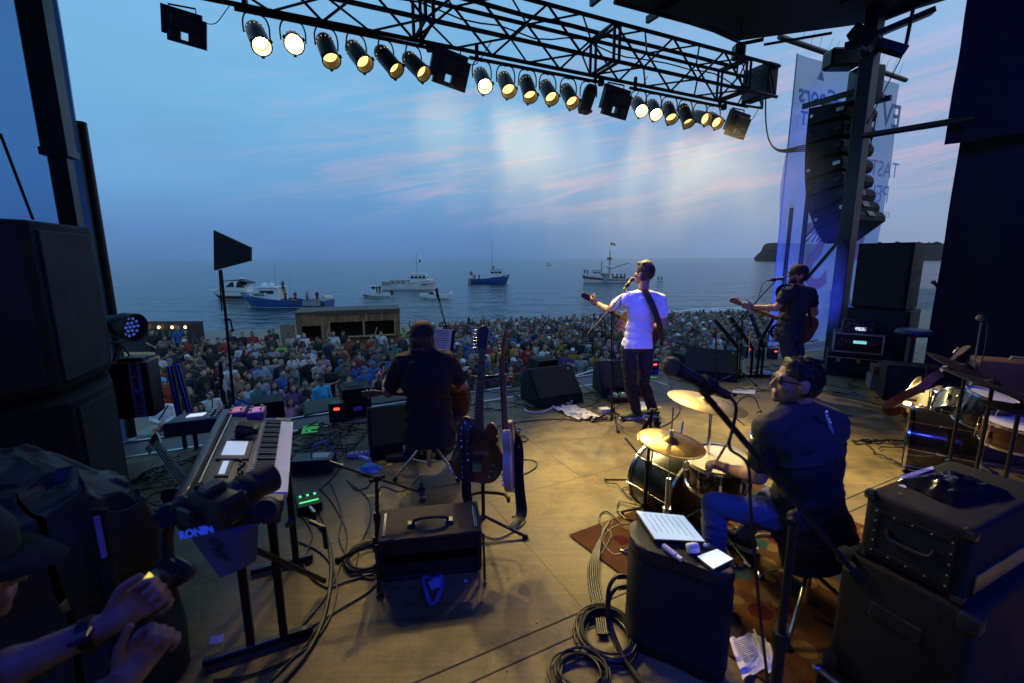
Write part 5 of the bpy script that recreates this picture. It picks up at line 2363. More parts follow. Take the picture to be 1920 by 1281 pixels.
mb=MB();hx=g(305,1090,1.0);mb.box(hx+V((.0,-.02,.012)),(.05,.05,.035),rotm(rx=40,rz=-35),bev=.006);mb.build('control_head',BLK,gm)

mb=MB();mb.box(hx+V((-.004,-.036,.036)),(.022,.022,.003),rotm(rx=40,rz=-35));mb.build('control_display',mat('yellow_display',(.6,.5,.1),.3,emit=(1,.8,.1),es=.9),gm)

cv=thing('camera','black mirrorless camera with long lens mounted on the stabiliser','camera',Dp(404,948,1.14));q0=Dp(425,935,1.14);ax=(Dp(505,893,1.26)-q0).normalized();f=frame(ax)

Rb=MX((V((ax.y,-ax.x,0)).normalized(),ax,V((ax.y,-ax.x,0)).normalized().cross(ax))).transposed()

mb=MB();mb.box((0,0,0),(.135,.065,.085),Rb,bev=.012,seg=2);mb.box(Rb @ V((0,.0,.05)),(.05,.06,.03),Rb,bev=.008);mb.box(Rb @ V((.06,.015,0)),(.03,.07,.08),Rb,bev=.012);mb.build('camera_body',BLK,cv)

mb=MB();mb.lathe([(.0001,.02),(.036,.02),(.037,.05),(.040,.055),(.040,.10),(.0385,.105),(.041,.11),(.041,.145),(.037,.15),(.034,.135),(.0001,.13)],26,m4((0,0,0),f),cap=False);lz=mb.build('lens',BLK,cv)

mb=MB();mb.lathe([(.0425,.115),(.048,.17),(.045,.17),(.041,.12)],26,m4((0,0,0),f),cap=False);mb.build('lens_hood',BLK,lz)

mb=MB();mb.lathe([(.0412,.07),(.0425,.072),(.0425,.10),(.0412,.102)],30,m4((0,0,0),f),cap=False);mb.build('zoom_ring',RUB,lz)

for k in range(3):mb=MB();mb.cyl(Rb @ V((-.05+.03*k,-.005,.042)),Rb @ V((-.05+.03*k,-.005,.056)),.011,n=14);mb.build('dial',RUB,cv)

mb=MB();mb.box(Rb @ V((-.05,-.05,-.02)),(.06,.012,.05),Rb,bev=.003);mb.build('side_monitor',BLK,cv)

# ================================================================== DRUM KIT (played)

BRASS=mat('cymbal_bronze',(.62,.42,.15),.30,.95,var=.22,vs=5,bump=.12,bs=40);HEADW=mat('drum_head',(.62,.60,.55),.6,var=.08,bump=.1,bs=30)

DKWOOD=mat('dark_lacquer',(.045,.016,.012),.18,coat=.8,var=.3,stretch=(1,1,8));GREENB=mat('dark_green_lacquer',(.006,.012,.010),.3,coat=.3)

def cymbal(par,c,r,tilt=(0,0),name='cymbal',m=None,bell=.045):

    mx=m4(c,rotm(rx=tilt[0],ry=tilt[1]));mb=MB();pr=[(.006,.030),(bell*.5,.026),(bell,.008),(bell*1.15,.004)]

    for k in range(1,14):u=k/13;pr.append((bell*1.15+(r-bell*1.15)*u,.004-.016*u*u+(.0006 if k % 2 else 0)))

    pr +=[(r,-.0135)]+[(bell+(r-bell)*(1-k/5),.004-.016*(1-k/5)**2-.0025)for k in range(1,6)]

    mb.lathe(pr,56,mx,cap=False);return mb.build(name,m or BRASS,par)

def drum(name,label,c,r,h,R_=None,shell=None,lugs=8,head=None,parent_label=None,cat='drum',group=None):

    o=thing(name,label,cat,c,group=group);o.rotation_euler=(R_ or MX.Identity(3)).to_euler()

    mb=MB();mb.lathe([(r*.99,-h),(r,-h+.004),(r,-.004),(r*.99,0)],40,cap=True);mb.build('shell',shell or DKWOOD,o)

    mb=MB();mb.lathe([(.0001,.004),(r*.985,.004),(r*1.0,.002)],40,cap=False);mb.build('drum_head',head or HEADW,o)

    for z in (.006,-h+.004):

        mb=MB();mb.lathe([(r*1.0,-.012),(r*1.035,-.012),(r*1.035,.006),(r*1.0,.010),(r*1.0,-.012)],40,m4((0,0,z)),cap=False);mb.build('hoop',CHR,o)

    for k in range(lugs):

        a=6.283*k/lugs;ca,sa=math.cos(a),math.sin(a);mb=MB();mb.box((ca*(r+.012),sa*(r+.012),-h*.5),(.02,.018,min(.06,h*.4)),rotm(rz=math.degrees(a)),bev=.004)

        mb.cyl((ca*(r+.018),sa*(r+.018),0),(ca*(r+.018),sa*(r+.018),-h),.0035,n=6);mb.build('lug',CHR,o)

    return o

sn=Zp(1345,862,.60)

o=drum('snare_drum','dark snare drum with pale head under the hand of the drummer',(sn.x,sn.y,.60),.180,.165,rotm(rx=6,ry=-4),lugs=10)

ST=thing('snare_stand','chrome stand carrying the snare drum','stand',(sn.x,sn.y,0));mb=MB();mb.cyl((0,0,.08),(0,0,.42),.012);mb.build('post',CHR,ST)

for k in range(3):a=2.1*k+.4;mb=MB();mb.tube([(0,0,.40),(.12*math.cos(a),.12*math.sin(a),.415),(.17*math.cos(a),.17*math.sin(a),.47)],.007);mb.build('basket_arm',CHR,ST)

tripod(ST,(0,0,0),r=.24,h=.2,m=CHR,a0=70)

tm=Zp(1440,826,.62);o=drum('tom_drum','small tom with blue-lit hoop partly behind the arm of the drummer',(tm.x+.05,tm.y,.62),.152,.2,rotm(rx=8),lugs=6)

kc=Zp(1302,898,.36);kc.z=.25

o=drum('bass_drum','dark green bass drum lying on its side left of the snare',kc,.24,.36,frame(V((.50,-.86,0)))@ rotm(),shell=GREENB,lugs=8,head=mat('kick_head',(.05,.006,.006),.4))

for s in (-1,1):mb=MB();mb.cyl((.2*s,.2,-.3),(.30*s,.34,-.36),.008);mb.build('spur',CHR,o)

hh_=Zp(1258,831,.81);o=thing('hi_hat','bronze hi-hat pair on a chrome stand, left of the snare','cymbal',(hh_.x,hh_.y,0))

c1=cymbal(o,(0,0,.82),.182,(3,7));c2_=cymbal(o,(0,0,.80),.182,(183,7),name='lower_cymbal')

mb=MB();mb.cyl((0,0,.08),(0,0,.60),.014);mb.cyl((0,0,.5),(0,0,1.02),.004);mb.cyl((0,0,.845),(0,0,.885),.012);mb.cyl((0,0,.38),(0,0,.42),.022);mb.build('post',CHR,o);tripod(o,(0,0,0),r=.27,h=.25,m=CHR,a0=15,th=.008)

mb=MB();mb.box((.02,-.12,.03),(.09,.28,.012),rotm(rx=8),bev=.003);mb.build('pedal',STEEL,o)

cr_=Zp(1326,752,.95);o=thing('crash_cymbal','large bronze crash cymbal on a stand behind the hi-hat','cymbal',(cr_.x,cr_.y,0));cymbal(o,(0,0,.95),.235,(1,9))

mb=MB();mb.cyl((.03,0,.08),(.03,0,.55),.014);mb.cyl((.03,0,.5),(.03,0,.90),.010);mb.cyl((0,0,.90),(0,0,1.0),.005);mb.ell((.03,0,.9),(.02,.02,.02));mb.cyl((0,0,.975),(0,0,1.0),.014);mb.build('post',CHR,o);tripod(o,(.03,0,0),r=.28,h=.24,m=CHR,a0=50)

th_=Zp(1500,1130);o=thing('drum_throne','round black drum throne under the seated drummer','stool',(1.50,2.06,0))

mb=MB();mb.lathe([(.0001,.40),(.17,.40),(.19,.43),(.185,.475),(.15,.49),(.0001,.49)],28);mb.build('seat',BLKT,o);mb=MB();mb.cyl((0,0,.06),(0,0,.40),.018);mb.build('post',CHR,o);tripod(o,(0,0,0),r=.30,h=.27,m=CHR,a0=-15,th=.011)

wl2=V(DRUMMER[0]['wrL']);hx=wl2+V((-.085,.03,.015));o=thing('drumstick','wooden drumstick in the left hand of the drummer','drumstick',hx)

dst=(Dp(1363,832,2.55)-hx).normalized();mb=MB();mb.tube([-dst*.12,dst*.18,dst*.26,dst*.275],.0075,8,taper=[.007,.0075,.005,.003]);mb.build('stick',mat('hickory',(.50,.32,.16),.5),o)

b_=Zp(1195,1000);stand('microphone_stand','thin black stand with pencil microphone over the hi-hat',b_+V((.05,.05,0)),Dp(1222,772,b_.y+.05),boom=(Dp(1215,790,b_.y+.05),Dp(1226,770,b_.y+.03)),mic=(Dp(1232,812,b_.y),Dp(1233,782,b_.y)),a0=120,rr=.22)

o=thing('drum_microphone','small gold-badged clip microphone on the tom rim','microphone',(tm.x-.02,tm.y+.10,.66));mb=MB();mb.tube([(0,0,0),(.02,.02,.05),(.02,.02,.10)],.008);mb.build('clip',RUB,o);microphone(o,(.0,-.02,.09),(.03,.05,.12),r=.02)

mb=MB();mb.tube(catmull([(.03,.05,.12),(.0,.08,.20),(-.10,.06,.20),(-.16,.02,.10),(-.08,.02,.02)],6),.004,5);mb.build('mic_cable',CABLE,o)

# rug

RA=Zp(1066,1005);du=V((.56,-.83,0)).normalized();dv=V((.87,.49,0)).normalized()

o=thing('rug','worn orange and red patterned rug under the drum kit','rug',RA)

rm=mat('rug_weave',(.085,.036,.014),.95,var=.35,vs=3,bump=.8,bs=200,spec=.1);t,b=nodes(rm)

co=t.nodes.new('ShaderNodeTexCoord');vo=t.nodes.new('ShaderNodeTexVoronoi');vo.inputs['Scale'].default_value=7;t.links.new(co.outputs['Object'],vo.inputs['Vector'])

r1=t.nodes.new('ShaderNodeMapRange');r1.inputs[1].default_value=.42;r1.inputs[2].default_value=.40;r1.clamp=True;t.links.new(vo.outputs['Distance'],r1.inputs[0])

rr_=t.nodes.new('ShaderNodeValToRGB');rr_.color_ramp.interpolation='CONSTANT';e=rr_.color_ramp.elements;e[0].color=(.17,.11,.04,1);e[1].position=.3;e[1].color=(.06,.008,.010,1)

for p_,c_ in ((.5,(.02,.05,.07,1)),(.8,(.14,.09,.03,1))):q_=e.new(p_);q_.color=c_

sp_=t.nodes.new('ShaderNodeSeparateColor');t.links.new(vo.outputs['Color'],sp_.inputs[0]);t.links.new(sp_.outputs[0],rr_.inputs[0])

sx_=t.nodes.new('ShaderNodeVectorMath');sx_.operation='DOT_PRODUCT';sx_.inputs[1].default_value=dv;t.links.new(co.outputs['Object'],sx_.inputs[0])

r3=t.nodes.new('ShaderNodeMapRange');r3.inputs[1].default_value=.22;r3.inputs[2].default_value=.23;t.links.new(sx_.outputs['Value'],r3.inputs[0])

mk=t.nodes.new('ShaderNodeMath');mk.operation='MULTIPLY';t.links.new(r1.outputs[0],mk.inputs[0]);t.links.new(r3.outputs[0],mk.inputs[1])

old=b.inputs['Base Color'].links[0].from_socket;mq=t.nodes.new('ShaderNodeMix');mq.data_type='RGBA';t.links.new(mk.outputs[0],mq.inputs[0]);t.links.new(old,mq.inputs[6]);t.links.new(rr_.outputs[0],mq.inputs[7]);t.links.new(mq.outputs[2],b.inputs['Base Color'])

mb=MB();mb.sheet(lambda u,v:dv*(1.75*u)+du*(1.9*v)+V((0,0,.010+.006*NZ.noise((u*6,v*6,1)))),40,40);mb.build('weave',rm,o)

# ================================================================== FLOOR SPEAKER WITH TABLET AND PHONE

hT=.54;pts=[(1180,992),(1184,981),(1198,973),(1222,968),(1262,975),(1310,1005),(1350,1036),(1378,1066),(1374,1074),(1352,1077),(1318,1066),(1282,1052),(1240,1040),(1205,1028),(1186,1012)]

P=[Zp(x,y,hT)for x,y in pts];c_=sum(P,V())/len(P);o=thing('stage_speaker','black curved floor speaker with tablet and phone lying on top','speaker',(c_.x,c_.y,0))

poly=[(p.x-c_.x,p.y-c_.y)for p in P];poly=c2(poly,3)

mb=MB();mb.prism([(x*.985,y*.985)for x,y in poly],.01,hT-.03,bev=.01);mb.build('cabinet',BLKT,o,ang=.8)

mb=MB();mb.prism(poly,hT-.055,hT,bev=.016,seg=3);mb.build('top_panel',BLK,o,ang=.9)

mb=MB();mb.prism([(x*1.006,y*1.006)for x,y in poly],.06,hT-.08);mb.build('grille',GRILL,o,ang=.8)

def slab(name,label,cat,pxs,z,th,m,scr=None,inset=.06):

    Q=[Zp(x,y,z)for x,y in pxs];c=sum(Q,V())/len(Q);o=thing(name,label,cat,c);mb=MB();mb.prism([(p.x-c.x,p.y-c.y)for p in Q],-th,0,bev=.002);mb.build('shell',m,o)

    if scr:mb=MB();mb.prism([((p.x-c.x)*(1-inset),(p.y-c.y)*(1-inset))for p in Q],.0002,.0012);mb.build('screen',scr,o)

    return o,c,Q

TABS=mat('tablet_screen',(.5,.6,.65),.2,emit=(.42,.62,.68),es=.72)

tb,c_,Q=slab('tablet','black tablet showing a lyric sheet on the floor speaker','tablet',[(1190,957),(1283,966),(1326,1017),(1226,1012)],.565,.008,BLK,TABS)

u_=(Q[1]-Q[0]);v_=(Q[3]-Q[0]);mb=MB();rnd=random.Random(4)

for k in range(7):

    p0=Q[0]+u_*(.16+.11*k)+v_*.10-c_;p1=Q[0]+u_*(.16+.11*k)+v_*(.72+.12*rnd.random())-c_;mb.cyl(p0+V((0,0,.0016)),p1+V((0,0,.0016)),.0011,n=4)

mb.build('printed_text',INK,tb)

slab('phone','phone with bright white screen on the floor speaker','phone',[(1304,1043),(1345,1028),(1378,1048),(1337,1069)],.552,.008,BLK,mat('phone_screen',(.6,.7,.75),.2,emit=(.58,.72,.80),es=.85),.10)

c_=Zp(1299,1028,.565);o=thing('earbud_case','small white rounded earbud case beside the phone','case',c_);mb=MB();mb.box((0,0,0),(.055,.035,.045),rotm(rz=12,rx=-30),bev=.014,seg=3);mb.build('shell',WHT,o);mb=MB();mb.box((0,0,.003),(.0565,.0365,.0012),rotm(rz=12,rx=-30));mb.build('lid_seam',mat('seam_grey',(.3,.3,.3),.5),o)

c_=Zp(1323,1024,.55);o=thing('earbud','tiny white earbud lying by its case','earbud',c_);mb=MB();mb.ell((0,0,.004),(.012,.010,.010));mb.cyl((0,0,.004),(.02,.008,.003),.004);mb.build('bud',WHT,o)

c_=Zp(1260,1036,.555);o=thing('capped_tube','pale violet capped tube lying beside the tablet','tube',c_);mb=MB();a_=V((.45,-.9,0)).normalized();mb.cyl(-a_*.05,a_*.025,.013,n=16);mb.build('tube',mat('pale_violet',(.45,.42,.75),.35),o);mb=MB();mb.cyl(a_*.025,a_*.055,.010,n=16);mb.build('cap',WHT,o)

for k,(x,y)in enumerate(((1176,1080),(1177,1100))):

    a_=Zp(x,y,.2+.0*k);a_=Dp(x,y,1.98);cable([a_,a_+V((-.06,-.02,.01)),a_+V((-.10,-.04,-.06)),a_+V((-.09,-.08,-.2)),V((a_.x-.04,a_.y-.25,.03)),V((a_.x+.10,a_.y-.52,.012)),V((a_.x+.30,a_.y-.75,.012))],.010,('upper' if k == 0 else 'lower')+' black plug lead looping from the floor speaker side')

    mb=MB();mb.cyl(a_+V((.02,0,0)),a_+V((-.05,-.01,0)),.011);tag(mb.build('cable_plug',mat('copper_plug',(.30,.12,.05),.35,.5)if k == 0 else STEEL),('copper' if k == 0 else 'steel')+' plug in the side of the floor speaker','plug')

# ================================================================== RIGHT FOREGROUND: BASS RIG

zt,zm,zb=.95,.68,.14

Lc,Nc,Bc=Zp(1626,917,zt),Zp(1824,1000,zt),Zp(1774,861,zt)

ex=(Bc-Lc).normalized();ey=V((ex.y,-ex.x,0));wl_=.62;dl_=(Nc-Lc).length

rz_=math.degrees(math.atan2(ex.y,ex.x));cc=Lc+ex*wl_/2+ey*dl_/2

o=thing('bass_amplifier','black tolex bass head with side handle plate, under the plastic pouch','amplifier',(cc.x,cc.y,zm),rz_)

mb=MB();mb.box((0,0,(zt-zm)/2),(wl_,dl_,zt-zm-.004),bev=.022,seg=3);mb.build('cabinet',BLKT,o,ang=.9)

# left end plate (local -X side) with recessed handle and screws

mb=MB();X=-wl_/2-.003

for (y,z,sy_,sz)in ((0,.045,.24,.02),(0,.205,.24,.02),(-.11,.125,.02,.15),(.11,.125,.02,.15)):mb.box((X,y,z),(.006,sy_,sz),bev=.002)

mb.build('handle_plate_rim',BLKM,o);mb=MB();mb.box((X+.004,0,.125),(.006,.20,.14));mb.build('recess',RUB,o)

mb=MB();mb.tube(catmull([(X-.004,-.07,.15),(X-.012,-.05,.12),(X-.012,.05,.12),(X-.004,.07,.15)],4),.008);mb.build('handle',RUB,o)

mb=MB()

for k in range(5):

    for z in (.045,.205):mb.ell((X-.004,-.11+.055*k,z),(.003,.0045,.0045),sub=1)

for k in range(3):

    for y in (-.11,.11):mb.ell((X-.004,y,.085+.04*k),(.003,.0045,.0045),sub=1)

mb.build('screw',mat('brass_screw',(.7,.5,.25),.25,.9),o)

for sx_ in (-1,1):

    for sy_ in (-1,1):

        for sz in (0,1):mb=MB();mb.box((sx_*(wl_/2-.012),sy_*(dl_/2-.012),(.014 if sz == 0 else zt-zm-.018)),(.04,.04,.034),bev=.012,seg=2);mb.build('corner_cap',mat('black_nickel',(.12,.11,.10),.22,.9),o)

for x,y in ((-.24,.08),(.1,.10),(-.1,.10)):mb=MB();mb.cyl((x,y,zt-zm-.003),(x,y,zt-zm+.002),.007,n=10);mb.build('top_bolt',mat('brass_screw',(.7,.5,.25),.25,.9),o)

mb=MB();mb.box((.0,-dl_/2-.004,.06),(.5,.008,.07),bev=.002);mb.build('control_panel',STEEL,o)

o=thing('bass_cabinet','large black bass cabinet with corner protectors under the bass head','cabinet',(cc.x+ex.x*.02,cc.y+ex.y*.02,zb),rz_)

mb=MB();mb.box((0,0,(zm-zb)/2),(wl_+.07,dl_+.09,zm-zb-.006),bev=.02,seg=3);mb.build('cabinet',BLKT,o,ang=.9)

for sx_ in (-1,1):

    for sy_ in (-1,1):

        for sz in (0,1):mb=MB();mb.box((sx_*(wl_/2+.022),sy_*(dl_/2+.032),(.03 if sz == 0 else zm-zb-.035)),(.06,.06,.06),bev=.014,seg=2);mb.build('corner_protector',BLK,o)

mb=MB();mb.box((-wl_/2-.038,0,.36),(.012,.16,.06),bev=.004);mb.build('handle_cup',RUB,o)

o=thing('flight_case','black flight case with silver edges under the bass cabinet','flight case',(cc.x+.02,cc.y-.02,0),rz_)

mb=MB();mb.box((0,0,.068),(wl_+.14,dl_+.16,.13));mb.build('panel',BLK,o);

for sy_ in (-1,1):mb=MB();mb.box((0,sy_*(dl_/2+.082),.128),(wl_+.15,.018,.018),bev=.003);mb.build('edge_rail',ALU,o)

for sx_ in (-1,1):

    mb=MB();mb.box((sx_*(wl_/2+.072),0,.128),(.018,dl_+.15,.018),bev=.003);mb.build('edge_rail',ALU,o)

    for sy_ in (-1,1):mb=MB();mb.ell((sx_*(wl_/2+.072),sy_*(dl_/2+.082),.128),(.02,.02,.016));mb.build('ball_corner',STEEL,o)

o,c_,Q=slab('paper_label','white handwritten paper strip on top of the bass head','label',[(1687,893),(1693,899),(1752,879),(1748,874)],zt+.003,.002,PAPER)

a_=(Q[3]-Q[0]).normalized();mb=MB();rnd=random.Random(2)

for k in range(9):p=Q[0].lerp(Q[3],.15+.08*k).lerp(Q[1].lerp(Q[2],.15+.08*k),.5)-c_;mb.box(p+V((0,0,.0012)),(.007,.013+.01*rnd.random(),.0006),rotm(rz=math.degrees(math.atan2(a_.y,a_.x))+rnd.uniform(-25,25)))

mb.build('handwriting_text',mat('ink_violet',(.2,.18,.35),.7),o)

c_=Zp(1693,912,zt);o=thing('guitar_pick','pearly guitar pick on top of the bass head','pick',c_);mb=MB();mb.prism(c2([(0,-.014),(.012,.006),(.0,.012),(-.012,.006)],4),0,.0012);mb.build('pick',WHT,o)

c_=Zp(1785,915,zt);o=thing('plastic_pouch','crumpled black plastic pouch on top of the bass head','pouch',c_,rz_-12)

FOIL=mat('black_foil',(.012,.012,.014),.16,coat=.5,bump=.5,bs=18);mb=MB()

def pouch(u,v):

    e_=min(u,1-u,v,1-v)*2;h=.045*math.sqrt(max(0,e_))*1.1+.016*NZ.noise((u*6,v*6,3))*e_*2;return V(((u-.5)*.30+.01*NZ.noise((v*5,1,0)),(v-.5)*.19,max(.003,h)))

mb.sheet(pouch,26,20);mb.build('pouch_skin',FOIL,o)

# ================================================================== RIGHT STACK, RACK, BACKLINE

def cab(name,label,loc,size,rz,tilt=0,face=-1,grp=None):

    o=thing(name,label,'speaker',loc,rz,grp);w_,d_,h_=size;mb=MB();prof=[(-w_/2,-d_/2),(w_/2,-d_/2),(w_*.42,d_/2),(-w_*.42,d_/2)]

    mb.prism(prof,0,h_,bev=.014,seg=2);mb.build('cabinet',BLKT,o,ang=.9)

    mb=MB();mb.box((0,-d_/2-.008,h_/2),(w_-.06,.02,h_-.06),bev=.006);mb.build('grille',GRILL,o)

    for s in (-1,1):mb=MB();mb.box((s*w_*.462,-.02,h_*.55),(.012,.16,.07),rotm(rz=s*-9),bev=.003);mb.build('handle_cup',RUB,o)

    return o

cab('stack_speaker','upper black speaker of the right side stack',(5.93,7.2,1.03),(.70,.62,1.0),-58,grp='right speaker stack');cab('stack_speaker','lower black speaker of the right side stack',(5.95,7.2,0),(.80,.70,1.02),-56,grp='right speaker stack')

cz=Zp(1604,712);R0=-32;cx_,cy_=cz.x+.22,cz.y+.32

o=thing('road_case','black road case with butterfly latches under the silver-framed rack','flight case',(cx_,cy_,0),R0)

mb=MB();mb.box((0,0,.19),(.78,.55,.36),bev=.01);mb.build('panel',BLKT,o);mb=MB();mb.box((0,-.277,.30),(.78,.008,.012));mb.build('lid_seam',ALU,o)

for x in (-.25,.0,.25):mb=MB();mb.box((x,-.282,.27),(.05,.012,.07),bev=.003);mb.build('latch',mat('brass_latch',(.5,.38,.15),.3,.9),o)

mb=MB();mb.tube([(-.07,-.28,.17),(-.06,-.31,.15),(.06,-.31,.15),(.07,-.28,.17)],.010);mb.build('handle',RUB,o);mb=MB();mb.box((.2,-.279,.15),(.06,.004,.11));mb.build('sticker',PAPER,o)

o=thing('equipment_rack','silver-framed equipment rack with green display on the road case','rack',(cx_-.02,cy_+.02,.375),R0)

mb=MB();mb.box((0,.02,.15),(.60,.48,.30),bev=.006);mb.build('shell',BLK,o)

for x,z,sx_,sz in ((0,.29,.62,.025),(0,.01,.62,.025),(-.30,.15,.025,.30),(.30,.15,.025,.30)):mb=MB();mb.box((x,-.225,z),(sx_,.025,sz),bev=.003);mb.build('front_rail',ALU,o)

mb=MB();mb.box((0,-.215,.15),(.56,.012,.25));mb.build('rack_unit',BLKM,o)

mb=MB();mb.box((.02,-.223,.17),(.16,.004,.045));mb.build('display',mat('teal_display',(.2,.6,.55),.3,emit=(.25,.85,.75),es=.8),o)

mb=MB();rnd=random.Random(6)

for k in range(26):x=-.25+.5*rnd.random();z=.07+.16*rnd.random();mb.cyl((x,-.221,z),(x,-.229,z),.007,n=8)

mb.build('button_dot',STEEL,o)

o=thing('amp_modeller','small amp modeller with lit display on top of the rack','amplifier',(cx_-.04,cy_+.02,.68),R0)

mb=MB();mb.prism([(-.14,0),(.14,0),(.14,.14),(-.06,.20),(-.14,.18)],-.19,.19,MX(((0,0,1,0),(1,0,0,0),(0,1,0,0),(0,0,0,1))),bev=.006);mb.build('housing',BLK,o)

mb=MB();mb.box((.03,-.146,.06),(.13,.008,.05));mb.build('display',mat('white_display',(.8,.85,.9),.3,emit=(.75,.85,.95),es=.8),o);mb=MB()

for k in range(22):x=-.17+.34*rnd.random();z=.03+.12*rnd.random();mb.cyl((x,-.14,z),(x,-.156,z),.010,n=8)

mb.build('button_dot',STEEL,o);mb=MB();mb.tube(catmull([(.17,.0,.17),(.24,.0,.2),(.26,.05,.1),(.25,.1,.0)],5),.006);mb.build('cable',CABLE,o)

q_=Zp(1716,762);o=thing('combo_amplifier','small black combo amplifier behind the leaning guitar','amplifier',(q_.x+.1,q_.y+.25,0),-28)

mb=MB();mb.box((0,0,.24),(.56,.34,.47),bev=.02,seg=2);mb.build('cabinet',BLKT,o,ang=.9);mb=MB();mb.box((0,-.172,.22),(.48,.01,.36));mb.build('grille',GRILL,o)

for s in (-1,1):mb=MB();mb.box((s*.262,-.152,.455),(.03,.03,.03),bev=.008);mb.build('corner_cap',CHR,o)

q_=Zp(1682,738);o=thing('stacked_boxes','brown box with paler one below beside the black combo amplifier','box',(q_.x,q_.y+.25,0),-28);mb=MB();mb.box((0,0,.10),(.34,.3,.2),bev=.006);mb.build('lower_box',mat('grey_card',(.22,.2,.18),.8),o);mb=MB();mb.box((.01,0,.27),(.32,.26,.13),bev=.006);mb.build('upper_box',mat('brown_case',(.16,.07,.03),.6),o)

# tan guitar leaning on its stand, brown leather strap

bb,hh=Dp(1692,768,4.85),Dp(1838,622,5.0);dn=(hh-bb).normalized();bc_=bb+dn*.2

o=thing('electric_guitar','tan guitar leaning on a stand with looping brown leather strap','guitar');guitar(o,'strat',mat('tan_wood',(.45,.22,.06),.3,coat=.5),mat('tan_wood',(.45,.22,.06),.3,coat=.5),scale=1.1,strings=4,headm=MAPLE);setm(o,bc_,basis(dn,(-.9,-.15,-.5)));mi=o.matrix_world.inverted()

sp=[Dp(1766,700,4.82),Dp(1752,706,4.8),Dp(1728,727,4.78),Dp(1690,745,4.76),Dp(1664,762,4.76),Dp(1668,773,4.78),Dp(1690,770,4.8),Dp(1702,780,4.82)]

strap([mi @ p for p in sp],.085,mat('brown_leather',(.30,.10,.035),.55,var=.3,bump=.3),'strap',o,[mi.to_3x3()@ V((-.3,-.8,.5))]*8)

q_=Zp(1738,782);o=thing('guitar_stand','low black stand cradling the tan guitar','guitar stand',(q_.x,q_.y+.1,0));mb=MB();mb.tube([(0,.1,.03),(0,0,.3),(.1,.1,.55)],.012);mb.build('post',BLKM,o);tripod(o,(0,0,0),r=.25)

q_=Dp(1895,700,3.9);o=thing('brown_amplifier','brown tolex amplifier with two round cream inlets beyond the cymbals','amplifier',(q_.x+.08,q_.y,q_.z-.22),-30)

BRN=mat('tan_tolex',(.15,.065,.035),.6,bump=.5,bs=240);mb=MB();mb.box((0,0,.16),(.60,.26,.34),bev=.012,seg=2);mb.build('cabinet',BRN,o);mb=MB();mb.box((-.304,0,.16),(.006,.22,.28));mb.build('side_panel',BLK,o)

for y in (-.07,.07):mb=MB();mb.cyl((-.306,y,.2),(-.315,y,.2),.035,n=18);mb.build('round_inlet',mat('cream',(.6,.5,.3),.5),o)

mb=MB();mb.box((-.309,0,.12),(.006,.06,.05));mb.build('socket_plate',STEEL,o);mb=MB();mb.tube([(-.08,0,.33),(-.07,0,.36),(.07,0,.36),(.08,0,.33)],.010);mb.build('handle',mat('brass_latch',(.5,.38,.15),.3,.9),o)

o2=thing('amplifier_cabinet','brown cabinet under the brown tolex amplifier','amplifier',(q_.x+.08,q_.y,0),-30);mb=MB();mb.box((0,0,(q_.z-.235)/2+.005),(.62,.3,q_.z-.24),bev=.012);mb.build('cabinet',BRN,o2);mb=MB();mb.box((-.313,0,.3),(.006,.12,.08));mb.build('badge',mat('cream',(.6,.5,.3),.5),o2)

# ---- second drum kit

def cymstand(px,py,z,r,tilt,label,m=None):

    c=Zp(px,py,z);o=thing('cymbal_stand',label,'cymbal',(c.x,c.y,0));cymbal(o,(0,0,z),r,tilt,m=m);mb=MB();mb.cyl((0,0,.1),(0,0,z-.03),.012);mb.cyl((0,0,z-.03),(0,0,z+.06),.005);mb.build('post',BLKM,o);tripod(o,(0,0,0),r=.26,h=.22,m=CHR,a0=px % 90)

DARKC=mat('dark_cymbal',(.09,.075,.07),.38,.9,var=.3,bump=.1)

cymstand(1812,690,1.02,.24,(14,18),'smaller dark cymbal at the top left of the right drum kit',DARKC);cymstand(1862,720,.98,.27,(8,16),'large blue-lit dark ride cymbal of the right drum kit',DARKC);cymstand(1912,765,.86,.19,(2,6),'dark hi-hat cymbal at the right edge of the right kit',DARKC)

c_=Dp(1800,752,3.7);drum('tom_drum','tilted grey rack tom with chrome hoops in the right kit',c_,.15,.2,rotm(rx=-35,ry=48),shell=mat('grey_shell',(.10,.11,.12),.25,coat=.6),lugs=6)

c_=Zp(1862,745,.74);drum('tom_drum','black second tom with pale head in the right kit',(c_.x,c_.y,.74),.165,.24,rotm(rx=12,ry=10),shell=GBLK,lugs=6)

c_=Zp(1905,796,.62);drum('snare_drum','wooden snare drum with blue-lit hoop at the right edge',(c_.x,c_.y,.62),.17,.16,rotm(rx=5),shell=mat('walnut_shell',(.10,.035,.015),.25,coat=.6,stretch=(1,1,8)),lugs=8)

c_=Dp(1830,840,3.45);drum('bass_drum','black bass drum standing in the right kit',(c_.x,c_.y,.28),.275,.42,frame(V((.75,-.65,0))),shell=GBLK,lugs=8,head=GBLK)

c_=Zp(1760,860);drum('floor_tom','tall black floor tom with long chrome rods, left of the right kit',(c_.x,c_.y,.62),.12,.5,None,shell=GBLK,lugs=6)

b_=Zp(1778,868);stand('microphone_stand','tall chrome and black boom stand in front of the right drum kit',b_,Dp(1828,690,b_.y),boom=(Dp(1822,710,b_.y),Dp(1840,605,b_.y)),mic=(Dp(1836,596,b_.y-.1),Dp(1850,600,b_.y+.05)),m=STEEL,a0=190,rr=.3)

b_=V((6.05,5.7,0));stand('microphone_stand','unused microphone stand by the curtain at the right',b_,Dp(1764,545,5.7),mic=(Dp(1748,527,5.7),Dp(1766,546,5.7)),a0=0)

